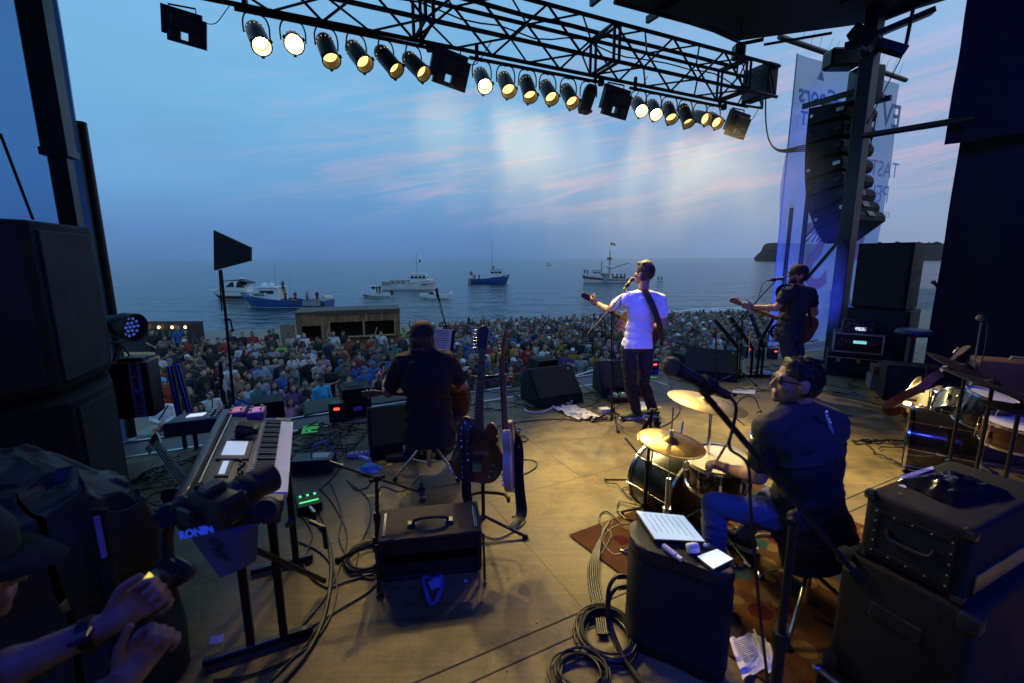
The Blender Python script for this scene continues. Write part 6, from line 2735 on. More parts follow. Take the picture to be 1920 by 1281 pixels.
q_=Dp(1710,645,5.9);o=thing('round_stool','dim blue round stool back in the shadow by the right stack','stool',(q_.x,q_.y,0));mb=MB();mb.lathe([(.0001,.80),(.17,.80),(.2,.84),(.18,.88),(.0001,.88)],20);mb.build('seat',mat('blue_vinyl',(.03,.035,.09),.5),o);mb=MB();mb.cyl((0,0,0),(0,0,.8),.025);mb.cyl((0,0,0),(0,0,.02),.2,n=20);mb.build('post',BLKM,o)

# ================================================================== LEFT WING

Ls=Dp(65,487,2.75);

def lcab(label,z0,z1,foot,nm):

    c=V((sum(p[0]for p in foot)/len(foot),sum(p[1]for p in foot)/len(foot),z0));o=thing(nm,label,'speaker',c,group='left speaker stack');pl=[(x-c.x,y-c.y)for x,y in foot]

    mb=MB();mb.prism(pl,0,z1-z0,bev=.016,seg=2);mb.build('cabinet',BLKT,o,ang=.9)

    for i in (0,1):

        a_,b2=V((*pl[i],0)),V((*pl[i+1],0));d=(b2-a_);n=V((d.y,-d.x,0)).normalized();mb=MB();mb.box((a_+b2)/2+n*.006+V((0,0,(z1-z0)/2)),(d.length-.10,.016,z1-z0-.10),rotm(rz=math.degrees(math.atan2(d.y,d.x))),bev=.005);mb.build('grille',GRILL,o)

foot=[Dp(-140,487,2.2).xy[:],Dp(66,487,2.55).xy[:],Dp(176,487,3.15).xy[:],(-3.5,3.9),(-3.9,2.6)]

zt_=Dp(66,412,2.55).z;lcab('upper tall black speaker cabinet of the left stack',1.06,zt_,foot,'stack_speaker')

foot2=[Dp(-120,700,2.15).xy[:],Dp(128,740,2.5).xy[:],Dp(236,860,2.95).xy[:],(-3.5,3.8),(-3.9,2.6)];lcab('lower wide black speaker cabinet of the left stack',0,1.02,foot2,'stack_speaker')

# tarpaulin over cases

TARP=mat('dark_tarpaulin',(.024,.027,.027),.55,var=.3,bump=.9,bs=14);c_=Dp(60,950,1.62);o=thing('covered_cases','pile of cases under a crumpled dark tarpaulin at the left edge','tarpaulin',(c_.x-.22,c_.y,0),-18)

mb=MB()

def tarp(u,v):

    a=u*6.283;prof=(0,.0),(.30,0),(.46,.06),(.50,.25),(.52,.6),(.56,1.0);k=v*5;i=min(4,int(k));f_=k-i

    r=prof[i][0]*(1-f_)+prof[i+1][0]*f_;d=prof[i][1]*(1-f_)+prof[i+1][1]*f_

    q=V((r*math.copysign(abs(math.cos(a))**.32,math.cos(a))*1.0,r*math.copysign(abs(math.sin(a))**.32,math.sin(a))*.75,.93*(1-d)+.01));return q+V((.05*NZ.noise(q*3.2),.05*NZ.noise(q*3.2+V((5,0,0))),.05*NZ.noise(q*2.5+V((0,9,0)))+.05*max(0,1-abs(NZ.noise(q*4+V((2,2,2)))*5))+.02*max(0,1-abs(NZ.noise(q*9))*4)))

mb.sheet(tarp,150,110);mb.build('cover',TARP,o,ang=2.5)

# strobe and LED wash lamps

c_=Dp(256,727,3.95);o=thing('strobe_light','black upright strobe with blue lettered strip, hanging by the left stack','stage lamp',c_,18)

mb=MB();mb.box((0,0,0),(.31,.24,.50),rotm(),bev=.02,seg=2);mb.box((0,.02,.26),(.2,.16,.04),bev=.01);mb.build('housing',BLK,o);BL2=mat('blue_strip',(.28,.32,.90),.5)

mb=MB();mb.box((.055,-.122,0),(.085,.006,.48));st=mb.build('lettered_strip',BL2,o)

text('ATOMIC 3000 DMX',.056,RUB,st,m4((.055,-.1255,.02),rotm(rx=90)@ rotm(rz=90)),'strip_lettering',.0008,.002)

for k in range(8):mb=MB();mb.box((-.10,-.122,-.15+.04*k),(.08,.006,.012));mb.build('vent_slat',RUB,o)

mb=MB();mb.tube([(-.17,0,.0),(-.2,.1,.1),(-.2,.3,.3)],.012);mb.tube(catmull([(-.05,.1,.26),(-.1,.1,.36),(-.16,.05,.25),(-.17,.02,-.1),(-.1,.0,-.35)],5),.008);mb.build('bracket',BLKM,o)

led_par(Dp(232,612,4.1),V((.985,-.10,-.1)),'blue LED wash lamp clamped left of the bunting stall');led_par(Dp(1478,548,6.6),V((-.75,-.62,-.05)),'blue LED wash lamp glowing behind the bass player')

P=Dp(1490,620,7.6);led_par(Dp(1462,622,6.9),V((-.55,-.80,.1)),'second blue LED wash lamp low behind the bass player')

# antenna paddle on a stand

q_=Zp(440,775);o=thing('antenna_stand','black triangular antenna paddle on a tall thin stand','antenna',q_);pts=[Dp(x,y,q_.y)-q_ for x,y in ((402,432),(471,464),(471,489),(403,507))]

mb=MB();n_=V((0,.018,0));mb.add([p-n_ for p in pts]+[p+n_ for p in pts],[(0,1,2,3),(7,6,5,4)]+[(i,4+i,4+(i+1)% 4,(i+1)% 4)for i in range(4)]);mb.build('paddle',BLK,o,smooth=False)

a_=Dp(414,506,q_.y)-q_;b2=Dp(424,600,q_.y)-q_;mb=MB();mb.tube([a_,b2,(0,0,.05)],.016,8);mb.tube([a_+V((-.02,0,-.0)),b2+V((-.03,-.01,.1))],.008,6);mb.cyl(b2+V((-.02,0,0)),b2+V((.05,0,.005)),.014);mb.cyl(b2+V((.05,0,0)),b2+V((.06,0,-.11)),.009);mb.ell(b2+V((.06,0,-.12)),.02);mb.build('pole',BLKM,o);tripod(o,(0,0,0),r=.3,h=.2)

q2=Dp(414,700,4.6);stand('microphone_stand','black square-headed microphone standing at the left stage edge',(q2.x+.04,4.6,0),Dp(418,730,4.6),mic=(Dp(413,675,4.6),Dp(416,722,4.6)),cable=False,rr=.2)

for k,(a_,b2)in enumerate((((318,690),(342,800)),((331,686),(362,792)))):

    p0,p1=Dp(*a_,4.35),Dp(*b2,4.2);o=thing('light_tube',('left' if k == 0 else 'right')+' of two dark light tubes leaning together at the stage edge','light tube',p1);mb=MB();mb.cyl((0,0,0),p0-p1,.032,n=14);mb.build('tube',mat('dark_tube',(.03,.032,.04),.25,.4),o);mb=MB();mb.cyl(p0-p1,(p0-p1)*1.02,.034,n=14);mb.build('end_cap',mat('blue_cap',(.08,.10,.5),.4),o);mb=MB();mb.box((0,0,-.02),(.16,.16,.04));mb.cyl((0,0,-p1.z),(0,0,0),.02);mb.build('base',BLKM,o)

for k,(a_,b2)in enumerate((((1341,600),(1384,652)),((1371,596),(1412,655)),((1408,590),(1432,652)),((1449,598),(1425,640)))):

    p0,p1=Dp(*a_,7.1),Dp(*b2,6.9);o=thing('light_tube',('first','second','third','fourth')[k]+' blue-lit light tube from the left by the bass player','light tube',p1);mb=MB();mb.cyl((0,0,0),p0-p1,.032,n=14);mb.build('tube',mat('dark_tube',(.03,.032,.04),.25,.4),o);mb=MB();mb.cyl(p0-p1,(p0-p1)*1.02,.034,n=14);mb.build('end_cap',mat('blue_cap',(.08,.10,.5),.4),o);mb=MB();mb.cyl((0,0,-p1.z),(0,0,0),.02);mb.box((0,0,-p1.z+.02),(.2,.2,.04));mb.build('base',BLKM,o)

REDD=mat('red_display',(.5,.05,.05),.3,emit=(1,.05,.04),es=3)

def pwr(c,rz,lab,s=1.0,disp=True):

    o=thing('power_unit',lab,'power unit',c,rz,'small power units on the apron');mb=MB();mb.box((0,0,.11*s),(.16*s,.16*s,.22*s),bev=.01);mb.build('housing',BLK,o);mb=MB();mb.box((.01,-.082*s,.16*s),(.06*s,.004,.028*s));mb.build('display',REDD,o)

    for k in range(2):mb=MB();mb.cyl((-.04*s+.07*s*k,-.08*s,.05*s),(-.04*s+.07*s*k,-.088*s,.05*s),.016*s,n=12);mb.build('socket',mat('blue_socket',(.05,.08,.6),.4),o)

for k,(x,y,s_)in enumerate(((634,788,1.0),(1222,700,1.0),(1400,668,.9),(1424,672,.8),(1447,672,.9))):pwr(Zp(x,y),10,('power unit with red display at the left stage edge','power unit with red display behind the singer','left red-lit power unit by the light tubes','middle red-lit power unit by the light tubes','right red-lit power unit by the light tubes')[k],s_)

# front-fill boxes on the apron and crowd rail

def ffill(x,y,w_,d_,h_,lab,hatch=True):

    c=Zp(x,y);o=thing('front_fill_box',lab,'speaker',(c.x,c.y,-.01),26,'black boxes along the stage edge');mb=MB();mb.box((0,0,h_/2),(w_,d_,h_),bev=.008);mb.build('cabinet',BLKT,o)

    if hatch:mb=MB();mb.box((0,0,h_+.002),(w_*.55,d_*.35,.008));mb.build('top_hatch',RUB,o)

    mb=MB();mb.box((0,-d_/2-.004,h_*.3),(.1,.008,.05));mb.build('label_plate',BL2,o)

ffill(668,772,.32,.34,.34,'black box with top hatch left of the power unit');ffill(1018,706,.34,.34,.30,'black box with top hatch behind the white-badged wedge');ffill(1288,692,.36,.34,.28,'black box behind the water bottle',False);ffill(506,790,.32,.34,.28,'black box beyond the far end of the keyboard',False)

for k,(x,y)in enumerate(((622,768),(720,752))):

    c=Zp(x,y);o=thing('edge_riser',('left' if k == 0 else 'right')+' grey-topped sub box in front of the left stage edge','speaker',(c.x-.12,c.y+.42,-1.3),26,'sub boxes against the stage front');mb=MB();mb.box((0,0,.6),(.78,.6,1.26),bev=.01);mb.build('cabinet',BLKT,o);mb=MB();mb.box((0,0,1.235),(.74,.56,.012));mb.build('top_mat',mat('olive_mat',(.05,.055,.045),.8),o)

a_,b2=Dp(1070,708,9.0),Dp(1112,694,9.6);o=thing('crowd_barrier','short stretch of steel crowd barrier in front of the stage','barrier',a_);d=b2-a_;d.z=0

mb=MB();mb.cyl(-d*.6,d*1.6,.02);mb.cyl(-d*.6+V((0,0,-.85)),d*1.6+V((0,0,-.85)),.02);mb.build('rail',STEEL,o);mb=MB()

for k in range(18):mb.cyl(-d*.6+d*2.2*(k/17),-d*.6+d*2.2*(k/17)+V((0,0,-.85)),.010,n=6)

mb.build('bar_grate',STEEL,o)

# ================================================================== LITTER OF THE STAGE FLOOR

def paper(pxs,label,name='paper_sheet',z=.006,txt=0,cat='paper',crumple=.006):

    Q=[Zp(x,y,0)for x,y in pxs];c=sum(Q,V())/4;o=thing(name,label,cat,(c.x,c.y,z));mb=MB()

    mb.sheet(lambda u,v:Q[0].lerp(Q[1],u).lerp(Q[3].lerp(Q[2],u),v)-c+V((0,0,.004+crumple*abs(NZ.noise((u*3+c.x,v*3,0)))*2)),10,10);mb.build('page',PAPER,o)

    if txt:

        mb=MB();rnd=random.Random(txt)

        for k in range(txt):

            v=.2+.6*k/txt;p0=Q[0].lerp(Q[1],.15).lerp(Q[3].lerp(Q[2],.15),v)-c;p1=Q[0].lerp(Q[1],.5+.3*rnd.random()).lerp(Q[3].lerp(Q[2],.6),v)-c;mb.cyl(p0+V((0,0,.010+crumple)),p1+V((0,0,.010+crumple)),.0014,n=4)

        mb.build('printed_text',INK,o)

paper(((1376,731),(1418,728),(1415,741),(1371,738)),'white set list sheet lying under the boom stand foot of the bass player',txt=4);paper(((1196,755),(1210,755),(1213,774),(1199,774)),'white sheet on the floor behind the shoes of the singer')

paper(((1366,1205),(1412,1192),(1458,1245),(1392,1280)),'crumpled printed pages on the floor right of the curved speaker',txt=12,crumple=.02);paper(((1410,1187),(1440,1210),(1462,1262),(1440,1270)),'folded grey page beside the printed pages',crumple=.02)

YT=mat('yellow_gaffer',(.62,.46,.03),.7);RT_=mat('pink_gaffer',(.75,.12,.10),.7);GT=mat('green_gaffer_glow',(.12,.75,.12),.6,emit=(.1,.8,.1),es=.12)  # green tape is given a faint glow of its own, brightness put into it

def tape(segs,m,label,col):

    o=thing('floor_tape',label,'tape mark',Zp(*segs[0][0]),group=col+' tape marks on the stage floor')

    c=Zp(*segs[0][0]);mb=MB()

    for a_,b2,w_ in segs:

        p,q=Zp(*a_)-c,Zp(*b2)-c;d=q-p;mb.box((p+q)/2+V((0,0,.003)),(d.length,w_,.002),rotm(rz=math.degrees(math.atan2(d.y,d.x))))

    mb.build('strip',m,o)

tape([((710,867),(731,867),.05),((731,866),(730,874),.05)],YT,'yellow tape corner in front of the pedalboard','yellow');tape([((684,931),(712,929),.04),((712,923),(708,931),.04)],YT,'yellow tape corner beside the boom stand','yellow');tape([((746,926),(770,924),.018),((758,932),(762,920),.018)],YT,'thin yellow tape cross behind the small amplifier','yellow')

tape([((1352,736),(1368,733),.05)],YT,'yellow tape strip left of the set list','yellow');tape([((1396,727),(1412,724),.04)],YT,'yellow tape strip above the set list','yellow');tape([((1432,714),(1446,713),.05)],YT,'yellow tape strip left of the face of the drummer','yellow');tape([((1228,764),(1240,764),.08)],YT,'yellow tape square right of the shoes of the singer','yellow')

tape([((738,882),(764,879),.04)],RT_,'pink tape strip in front of the pedalboard','pink');tape([((1118,784),(1134,786),.05)],RT_,'pink tape strip near the power box','pink');tape([((1425,731),(1438,733),.05)],RT_,'pink tape strip right of the set list','pink');tape([((1218,707),(1232,709),.08)],GT,'bright green tape right of the singer','green')

FT=Zp(584,811);o=thing('floor_lettering','green tape letters FIR on the stage floor right of the keyboard','floor lettering',(FT.x,FT.y,.045));u1=(Zp(580,820)-Zp(584,803)).normalized()

text('FIR',.20,GT,o,m4((0,0,0),rotm(rz=math.degrees(math.atan2(-u1.y,-u1.x)))),'tape_lettering',.0015,.008)

q_=Zp(1080,775);o=thing('towel','crumpled white towel on the floor left of the singer','towel',(q_.x,q_.y,.0),20)

mb=MB()

def towel(u,v):

    p=V(((u-.5)*.30+.10*(v-.5)+.03*NZ.noise((v*4,2,0)),(v-.5)*-.52+.05*NZ.noise((u*4,5,0)),0));p.z=.010+.05*abs(NZ.noise((u*5,v*4,7)))+.03*math.sin(u*3.14)*abs(NZ.noise((u*2,v*7,3)));return p

mb.sheet(towel,36,44);mb.build('cloth',mat('terry_white',(.74,.72,.74),.95,bump=.6,bs=160),o,ang=2)

q_=Zp(1135,777);o=thing('power_box','small white power box on the floor left of the singer','box',(q_.x,q_.y+.05,0),12);mb=MB();mb.box((0,0,.03),(.12,.09,.06),bev=.005);mb.build('housing',WHT,o);mb=MB();mb.box((.03,-.046,.03),(.05,.003,.035));mb.build('socket_plate',BL2,o)

def powerbar(a_,b2,lab):

    p,q=Zp(*a_),Zp(*b2);d=q-p;o=thing('power_strip',lab,'power strip',(p+q)/2,math.degrees(math.atan2(d.y,d.x)));mb=MB();mb.box((0,0,.022),(d.length,.06,.044),bev=.006);mb.build('housing',WHT,o)

    for k in range(5):mb=MB();mb.box((-d.length*.4+d.length*.2*k,0,.0445),(.03,.03,.002));mb.build('socket',RUB,o)

powerbar((652,858),(696,853),'white power strip among cables right of the keyboard');powerbar((1067,757),(1092,750),'white power strip beside the towel');powerbar((1418,697),(1448,703),'white bar on the floor left of the bass player')

cable([Zp(1067,757,.03),Zp(1055,756,.01),Zp(1040,760,.01),Zp(1030,768,.01),Zp(1010,774,.01),Zp(990,772,.01),Zp(984,768,.01)],.012,'white extension lead curling left from the towel',m=WHT)

q_=Zp(1292,698);o=thing('water_bottle','clear plastic water bottle standing in front of the right wedge','bottle',q_);mb=MB();mb.lathe([(.0001,0),(.032,0),(.034,.01),(.034,.13),(.014,.19),(.014,.205),(.0001,.205)],18);mb.build('bottle',mat('clear_plastic',(.6,.65,.75),.1,trans=.8),o);mb=MB();mb.cyl((0,0,.2),(0,0,.222),.016);mb.build('cap',WHT,o);mb=MB();mb.cyl((0,0,.06),(0,0,.11),.0345,n=18);mb.build('label_band',mat('label_blue',(.2,.3,.7),.5),o)

q_=Zp(694,880);o=thing('tissue_pack','crumpled blue wipes packet on the floor near the boom stand','packet',(q_.x,q_.y,0),-18);mb=MB();mb.sheet(lambda u,v:V(((u-.5)*.20,(v-.5)*.15,.004+.05*math.sin(math.pi*u)*math.sin(math.pi*v)+.012*NZ.noise((u*7,v*7,1)))),16,14);mb.build('packet',mat('packet_blue',(.10,.30,.62),.35),o)

q_=Zp(685,872);o=thing('spray_bottle','small white-capped bottle lying on the blue packet','bottle',(q_.x,q_.y,.06));mb=MB();a_=V((.8,-.5,0)).normalized();mb.cyl(-a_*.04,a_*.06,.022,n=16);mb.build('bottle',mat('pale_bottle',(.55,.6,.75),.3),o);mb=MB();mb.cyl(-a_*.075,-a_*.04,.014,n=14);mb.build('cap',WHT,o)

ly=thing('lanyard','blue printed lanyard lying in the shadow of the small amplifier','lanyard',Zp(808,1110));c_=Zp(808,1110);BLN=mat('lanyard_blue',(.16,.19,.42),.7)

P=[Zp(x,y,.008)-c_ for x,y in ((792,1088),(798,1108),(806,1130),(812,1137),(820,1124),(830,1096),(826,1082),(812,1086),(800,1085),(792,1088))];mb=MB();Q=catmull(P,5);wd=[]

for i in range(len(Q)):d=(Q[min(i+1,len(Q)-1)]-Q[max(0,i-1)]).normalized();wd.append(V((-d.y,d.x,.25*math.sin(i*.7)))*.02)

mb.ribbon([q+V((0,0,.006+.006*math.sin(i*.5)))for i,q in enumerate(Q)],wd,.002,[V((0,0,1))]*len(Q));mb.build('ribbon',BLN,ly);mb=MB();mb.box(Zp(818,1098)-c_+V((0,0,.012)),(.08,.06,.002),rotm(rz=30,rx=8));mb.build('badge',mat('badge_pale',(.3,.35,.7),.5),ly)

o=thing('guitar_pick','white guitar pick on the floor right of the lanyard','pick',Zp(873,1090));mb=MB();mb.prism(c2([(0,-.014),(.012,.006),(.0,.012),(-.012,.006)],4),.001,.003);mb.build('pick',WHT,o)

o=thing('stage_tag','pale printed tag on the floor under the keyboard stand','tag',Zp(407,1205));mb=MB();mb.box((0,0,.02),(.06,.035,.002),rotm(rx=35,rz=15));mb.build('card',PAPER,o)

# cables

tangle('cable_tangle','snarl of black cables on the floor right of the keyboard',((562,848),(700,800),(640,868),(575,800)),46,1)

tangle('cable_tangle','snarl of black cables between the wedges and the singer',((1040,790),(1110,740),(1190,752),(1150,790)),26,2,.004,.03);tangle('cable_tangle','snarl of black cables around the bass player',((1230,720),(1560,668),(1450,735),(1660,740)),40,3,.006,.03)

tangle('cable_tangle','snarl of black cables behind the keyboard on the left',((245,965),(330,880),(300,960),(350,850)),30,4);tangle('cable_tangle','cables along the stage edge behind the seated player',((880,770),(1000,745),(860,740),(960,715)),22,5,.005,.02)

tangle('cable_tangle','cables among the stands of the drum kit',((1180,1010),(1300,900),(1240,960),(1400,960)),16,6,.005,.02);tangle('cable_tangle','loose cables left of the right drum kit',((1690,880),(1760,830),(1730,900),(1760,860)),14,7,.006,.03)

coil((690,1050),.16,6,'coil of black cable beside the left foot of the boom stand',3);coil((1135,1195),.155,9,'large coil of black cable left of the curved floor speaker',5,.006,stretch=1.2);coil((1088,1266),.13,7,'coil of black cable at the bottom edge of the view',8,.006);coil((978,826),.09,2,'loose cable loop right of the guitars',11,.004)

for k in range(6):cable([Zp(1145-3*k,975+3*k,.012),Zp(1108+3*k,1045,.01+.004*k),Zp(1104+4*k,1090,.012),Zp(1116+4*k,1150,.012),Zp(1122+4*k,1190,.02)],.0055,'black cable in the loom running from the rug to the coil','cable loom beside the rug')

cable([Zp(1168,985,.03),Zp(1140,960,.01),Zp(1124,966,.01),Zp(1128,985,.01),Zp(1146,1005,.01),Zp(1112,1062,.01)],.005,'thin looped cable at the left corner of the rug')

LC=[((620,905),(640,960),(636,1010),(662,1060),(690,1085),(714,1078)),((600,915),(628,950),(650,1000),(640,1055),(610,1120),(560,1180)),((650,900),(690,935),(694,975),(676,1020),(668,1060)),((642,870),(620,900),(590,930),(610,990),(625,1060),(610,1140),(580,1200),(500,1285)),

      ((656,905),(668,918),(690,912),(694,895),(670,890)),((960,985),(975,960),(972,930),(955,905),(1000,880),(1004,865),(975,862),(930,868)),((1250,690),(1262,740),(1275,770),(1240,800),(1190,790)),((1520,775),(1560,800),(1590,796),(1575,770),(1545,772),(1600,780)),((900,1000),(930,1010),(965,995),(985,975),(960,968)),((570,780),(640,765),(720,755),(790,748)),((860,730),(920,735),(990,745),(1040,742)),((880,760),(930,752),(985,760),(1010,775))]

LN=['cable curling right of the keyboard to the boom stand','cable sweeping from the mixer to the front','cable dropping beside the boom stand','long cable from the power strip to the front left','short loop of cable left of the yellow tape','cable looping on the floor right of the guitars','cable trailing from the singer to the hi-hat','cable scribble on the floor right of the drummer','cable under the strap of the edge-on guitar','blue-lit cable along the left stage edge','cable crossing the floor right of the seated player','second cable crossing the floor right of the seated player']

for p_,l_ in zip(LC,LN):cable(pxc(p_),.005,'black '+l_)

for k,(p_,l_)in enumerate(((((560,960),(585,1000),(570,1060),(610,1100),(650,1090),(700,1075)),'from the green-lit mixer under the keyboard stand to the coil'),(((545,1010),(600,1035),(630,1080),(622,1150),(575,1215),(480,1262),(400,1275)),'along the keyboard stand to the lower left'),(((715,1082),(690,1110),(640,1140),(600,1165),(560,1190),(470,1225)),'from the boom stand foot to the lower left corner'),(((1560,740),(1620,752),(1660,760),(1640,745),(1700,752)),'snaking in front of the road case'),(((1245,1000),(1215,985),(1160,985),(1130,1010),(1150,1040),(1178,1030)),'over the left corner of the rug'),(((1690,860),(1720,840),(1745,850),(1730,880),(1700,890),(1690,870)),'looping left of the right drum kit'),(((1060,700),(1120,745),(1090,765),(1040,770),(1120,790),(1145,775)),'winding between the wedges and the singer'),(((880,812),(930,800),(985,790),(1050,786),(1090,790)),'running behind the guitars to the towel'))):

    cable(squiggle(Zp(*p_[0]),Zp(*p_[-1]),k,.03)if len(p_)< 3 else pxc(p_),.0055,'black cable '+l_)

cable([Dp(1406,605,7.0),Zp(1403,690,.25),Zp(1395,708,.02),Zp(1388,722,.01)],.006,'beige cable hanging from the second light tube',m=mat('beige_lead',(.35,.27,.2),.5))

# guitar leaning far left

bb,hh=Dp(345,905,2.35),Dp(278,812,2.75);dn=(hh-bb).normalized();o=thing('bass_guitar','dark bass guitar leaning left of the keyboard with blue-lit tuners','guitar');guitar(o,'strat',GBLK,GBLK,neckm=ROSE,headm=GBLK,strings=4);setm(o,hh-dn*.78,basis(dn,(.3,-1,.3)))

b_=Zp(190,1120);o=thing('folded_stand','folded black stand with violet rod beside the tarpaulin','stand',Dp(192,1055,1.5));c_=Dp(192,1055,1.5);mb=MB()

for k in range(4):mb.cyl(Dp(178+6*k,955,1.5)-c_,Dp(205+5*k,1125,1.45)-c_,.010)

mb.cyl((.0,0,-.02),(.02,0,-c_.z+.02),.02);mb.build('rod_frame',BLKM,o);mb=MB();mb.cyl(Dp(181,968,1.47)-c_,Dp(196,1045,1.44)-c_,.009);mb.build('violet_rod',mat('violet_rod',(.3,.22,.5),.4),o)

# ================================================================== BOATS

SEAZ=-5.2

HWHITE=mat('hull_white',(.72,.72,.70),.35,var=.10,vs=.8);HBLUE=mat('hull_blue',(.03,.085,.26),.35,var=.12,vs=.8);HBOOT=mat('boot_stripe',(.60,.58,.56),.5);DECKM=mat('boat_deck',(.30,.29,.26),.7,var=.3,vs=2);GLASS=mat('dark_boat_glass',(.02,.025,.03),.08)

BWHITE=mat('cabin_white',(.70,.71,.72),.4,var=.10,vs=1);BGREY=mat('boat_grey',(.28,.28,.26),.6,var=.3,vs=2);BRED=mat('boat_red',(.34,.055,.03),.5);BORANGE=mat('boat_orange',(.42,.20,.05),.5);CANV=mat('canvas_dark',(.02,.022,.028),.7);BTEAL=mat('boat_sky_blue',(.10,.28,.50),.5)

def hull(o,Lh,B,zb_,zs,low=None,rake=.9,mats=None,transom=.85,strip=None,name='hull',n=18):

    mats=mats or [HWHITE,DECKM,HBOOT];mb=MB();rings=[]

    for i in range(n+1):

        u=i/n;hb=B/2*(transom+(1-transom)*min(1,u*2.2))*(1 if u < .55 else max(.015,(1-((u-.55)/.45)**2.1))**.85)

        zt_=zs+(zb_-zs)*max(0,(u-.25)/.75)**1.8;xx=-Lh/2+Lh*u;rk=rake*max(0,(u-.6)/.4)**1.5

        def pt(f,z):return (xx-rake*max(0,(u-.6)/.4)**1.5*(1-max(0,z)/zt_)*1.0,hb*f,z)

        side=[(1.0,zt_),(.985,zt_*.82),(.93,zt_*.45),(.88,.16),(.86,.06),(.72,-.25),(0,-.55)]

        rings.append([pt(f,z)for f,z in side]+[pt(-f,z)for f,z in side[-2::-1]])

    m_=len(rings[0]);vs=[p for r in rings for p in r];bv,_=mb.add(vs,[])

    for i in range(n):

        for j in range(m_-1):

            f=mb.bm.faces.new((bv[i*m_+j],bv[(i+1)*m_+j],bv[(i+1)*m_+j+1],bv[i*m_+j+1]));jj=min(j,m_-2-j);f.material_index=2 if jj == 3 else (3 if (strip and jj == strip)else 0)

    mb.bm.faces.new([bv[j]for j in range(m_)])

    mb.mi=1

    dk=[]

    for i in range(n+1):

        a_=V(rings[i][0]);zz=a_.z-(.45 if low is None else low);dk +=[(a_.x,a_.y*.97,zz),(a_.x,-a_.y*.97,zz)]

    mb.add(dk,[(2*i,2*i+1,2*i+3,2*i+2)for i in range(n)])

    # inner bulwark

    mb.mi=0

    for s in (0,1):

        v2=[]

        for i in range(n+1):a_=V(rings[i][0]);y_=a_.y*.965*(1 if s == 0 else -1);v2 +=[(a_.x,y_,a_.z),(a_.x,y_,a_.z-.5)]

        mb.add(v2,[(2*i,2*i+1,2*i+3,2*i+2)for i in range(n)])

    return mb.build(name,mats,o,ang=.7)

def bx(o,name,m,*boxes,bev=.03,lab=None):

    mb=MB()

    for c,s in boxes:mb.box(c,s,bev=bev)

    return mb.build(name,m,o)

def house(o,x0,x1,w_,z0,z1,rake=.25,m=None,nwin=3,name='wheelhouse',roofm=None,over=.15,winz=.62,winh=.28):

    mb=MB();mx=MX(((1,0,0,0),(0,0,1,0),(0,1,0,0),(0,0,0,1)));mb.prism([(x0,z0),(x1+rake,z0),(x1,z1),(x0,z1)],-w_/2,w_/2,mx,bev=.03,seg=1);h=mb.build(name,m or BWHITE,o)

    zc=z0+(z1-z0)*winz;hh=(z1-z0)*winh

    for s in (-1,1):

        for k in range(nwin):mb=MB();xw=(x1-x0-.15)/nwin;mb.box((x0+.1+xw*(k+.5),s*(w_/2+.004),zc),(xw*.78,.03,hh),bev=.02);mb.build('window',GLASS,h)

    for k in (-1,0,1):mb=MB();mb.box((x1+rake*(1-winz)+.012,k*w_*.31,zc),(.03,w_*.26,hh),rotm(ry=-math.degrees(math.atan2(rake,z1-z0))),bev=.02);mb.build('window',GLASS,h)

    mb=MB();mb.box(((x0+x1)/2+.05,0,z1+.04),(x1-x0+2*over,w_+2*over*.6,.09),bev=.03);mb.build('roof',roofm or BWHITE,h);return h

def mast(o,x,y,z0,z1,r=.04,m=None,name='mast',cross=None):

    mb=MB();mb.cyl((x,y,z0),(x,y,z1),r,r*.6,n=8)

    for zc,wd in (cross or []):mb.cyl((x,y-wd,zc),(x,y+wd,zc),r*.6,n=6)

    return mb.build(name,m or BGREY,o)

def boat(nm,label,x,y,rz,cat='boat'):return thing(nm,label,cat,(x,y,SEAZ),rz,'boats off the beach')

def rails(o,pts,h=.55,r=.015):

    mb=MB();P=catmull(pts,4);mb.tube([p+V((0,0,h))for p in P],r,5)

    for p in P[::2]:mb.cyl(p,p+V((0,0,h)),r,n=5,caps=False)

    mb.build('rail_net',STEEL,o)

# blue lobster boat

o=boat('fishing_boat','long blue open fishing boat with white wheelhouse and people aboard',-33.6,67.6,177)

hull(o,13.4,4.0,2.15,1.05,rake=1.4,mats=[HBLUE,DECKM,HBOOT]);h=house(o,.6,3.4,2.5,1.2,2.95,rake=.5,nwin=1,over=.3)

bx(o,'foredeck',BTEAL,((4.6,0,1.75),(2.6,2.0,.35)));[bx(o,'side_panel',BGREY,((-4.9,s*2.0,.75),(2.6,.06,.75)),bev=.01)for s in (1,-1)]

text('136552',.62,CANV,o,MX.Translation((3.3,1.32,1.95))@ MX(((-1,0,0,0),(0,0,1,.0),(0,1,0,0),(0,0,0,1))),'registration_lettering',.01,.02)

bx(o,'name_board',BWHITE,((3.3,1.27,1.9),(2.6,.06,.62)),bev=.01)

for x,y,r in ((2.8,.3,.42),(2.1,-.3,.40)):mb=MB();mb.ell((x,y,3.25),(r,r,r*.9));mb.build('radar_dome',BWHITE,o)

bx(o,'wheelhouse_post',BWHITE,((.4,1.15,2.0),(.35,.3,1.9)),((.4,-1.15,2.0),(.35,.3,1.9)))

mast(o,1.0,.4,3.0,6.5,.03,cross=((5.9,.6),(4.6,.3)));mast(o,-.4,-.9,3.0,6.2,.015,name='aerial')

for x in (-4.3,-6.0):

    mb=MB();mb.tube([(x,.5,1.0),(x+.6,.5,2.4),(x+.75,-.4,2.4),(x+.1,-.4,1.0)],.06);mb.build('hauling_frame',STEEL,o)

mb=MB();mb.cyl((-6.3,1.2,1.3),(-6.3,-1.2,1.3),.45,n=16);mb.build('net_drum',mat('net_white',(.5,.5,.45),.8),o)

